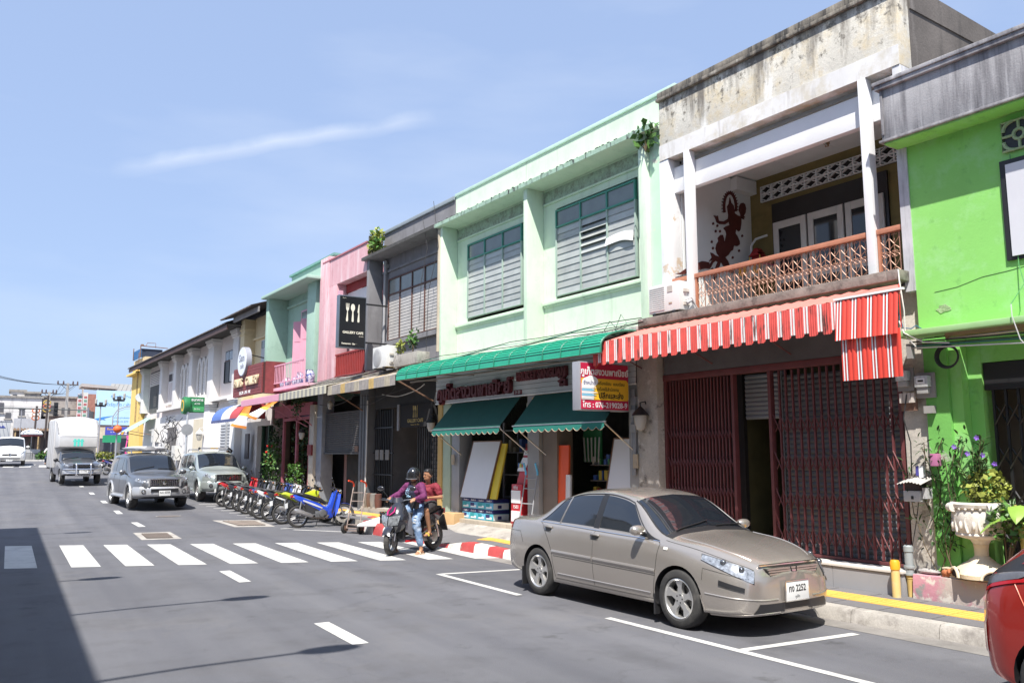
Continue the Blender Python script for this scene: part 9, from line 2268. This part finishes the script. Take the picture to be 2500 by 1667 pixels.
AR=thing('metal_arch','thin curved iron arch standing before the billboard','arch',(9.6,90,ZF))
MB().tube([(-1.1,0,0),(-1.1,0,4.3),(-.7,0,5.0),(0,0,5.3),(1.0,0,5.35),(1.7,0,5.1)],.05,6).build('arch_tube',mat('arch_grey',(.3,.3,.33),.5),AR);MB().tube([(-.9,0,4.3),(-.55,0,4.85),(0,0,5.1),(1.0,0,5.15),(1.6,0,4.9)],.03,5).build('arch_tube',mat('arch_grey'),AR)
ST_=thing('street_stall','small street food stall under a white mushroom parasol','stall',(1.75,92,ZF))
MB().box(-.7,.15,-.4,.4,.0,.75).build('counter',mat('stall_grey',(.28,.28,.28),.6,var=.2),ST_);MB().box(.2,.75,-.4,.4,.0,.75).build('counter',mat('stall_grey'),ST_)
MB().box(-.75,.8,-.42,-.4,.75,1.1).build('splash_guard',mat('stall_pale',(.5,.5,.5),.4),ST_)
for x in(-.72,.72):MB().tube([(x,0,0),(x,0,2.2)],.03,5).build('post',mat('post_wood',(.4,.28,.14),.7),ST_)
q=MB();q.lathe([(0,3.0),(.45,2.95),(.8,2.78),(.95,2.55),(.9,2.45),(0,2.42)],24);PR=tag(put(q.build('parasol',WHITE),(1.75,91.6,ZF)),'white rounded parasol canopy over the street stall','parasol')
MB().lathe([(.88,2.46),(.84,2.32),(.05,2.36)],24).build('under_rim',mat('rim_maroon',(.3,.05,.06),.7),PR);MB().tube([(0,0,0),(0,0,2.4)],.03,6).build('pole',STEEL,PR)
b=MB();b.box(-.1,.1,-.1,.1,.7,1.9);tag(put(MB().loft([[(.2*cos(a)*w,.15*sin(a)*w,z)for a in[2*pi*j/8 for j in range(8)]]for z,w in((.0,.6),(.5,.8),(.9,.9),(1.3,1.0),(1.45,.5),(1.5,.45),(1.62,.55),(1.75,.4))]).build('draped_goods',mat('goods_dark',(.06,.07,.04),.9,var=.3)),(1.7,92.6,ZF)),'dark bundle of hanging goods behind the stall counter','goods')
TLR=thing('tiled_shelter','long low shelter with scalloped brown tile edge behind the stall','shelter',(2.4,95,ZF))
for k in range(16):MB().prism([(-2.2+.28*k,2.95),(-1.94+.28*k,2.95),(-1.94+.28*k,3.1),(-2.07+.28*k,3.22),(-2.2+.28*k,3.1)],'y',0,1.5).build('roof_tile',mat('tile_brown',(.30,.20,.13),.8,var=.2),TLR)
for x in(-2.0,0,2.0):MB().box(x-.06,x+.06,.1,.2,0,2.94).build('post',mat('post_wood'),TLR)
MB().box(-2.2,2.2,1.4,1.5,0,2.94).build('back',mat('shelter_dark',(.12,.09,.08),.9,var=.4,vscale=1.5),TLR)
for(x,y,w,lab)in((3.0,90,.9,'low green hedge by the stall at the junction'),(8.0,88,1.3,'low yellow green hedge left of the pink minibus')):
 t=thing('hedge',lab,'hedge',(x,y,ZF));b=MB();leaves(b,(0,0,.45),(w,.4,.45),420,.22,fill=.0);b.build('leaves',LEAF_Y if y==88 else LEAF,t)
 MB().box(-w*.9,w*.9,-.2,.2,0,.45).build('hedge_core',LEAF_D,t)
for i,(x,w,z0,z1,c_,lab)in enumerate(((8.55,.95,3.75,4.5,(.06,.08,.42),'blue and yellow printed banner below the billboard'),(8.3,.8,3.05,3.72,(.02,.30,.14),'plain green canvas screen under the blue banner'),(4.6,.7,2.2,2.7,(.7,.55,.04),'small yellow board at the junction'),(3.6,.5,2.6,3.5,(.40,.60,.60),'pale teal notice board beside the stall'))):
 t=thing('banner',lab,'banner',(x,86.5+i,0));MB().box(-w,w,0,.06,z0,z1).build('cloth',mat('bn%d'%i,c_,.7,var=.1),t)
 if i==0:
  text('RentCar',.3,face_camera(-.3,-.01,4.28),SYEL,t);text('by de loover',.16,face_camera(-.1,-.01,4.02),SWHI,t)
  for k in range(3):MB().hexa([(.1+.3*k,-.02,3.8),(.3+.3*k,-.02,3.8),(.3+.3*k,-.004,3.8),(.1+.3*k,-.004,3.8),(.35+.2*k,-.02,4.0+.1*k),(.5+.2*k,-.02,4.05+.1*k),(.5+.2*k,-.004,4.05+.1*k),(.35+.2*k,-.004,4.0+.1*k)]).build('slash',SYEL if k%2 else SWHI,t)
 if i>1:MB().tube([(0,.1,ZF),(0,.1,z0)],.04,5).build('post',STEEL,t)
struct(MB().box(-1,14,86,86.3,ZF-.1,ZF+.14).build('far_kerb',KERB_W))
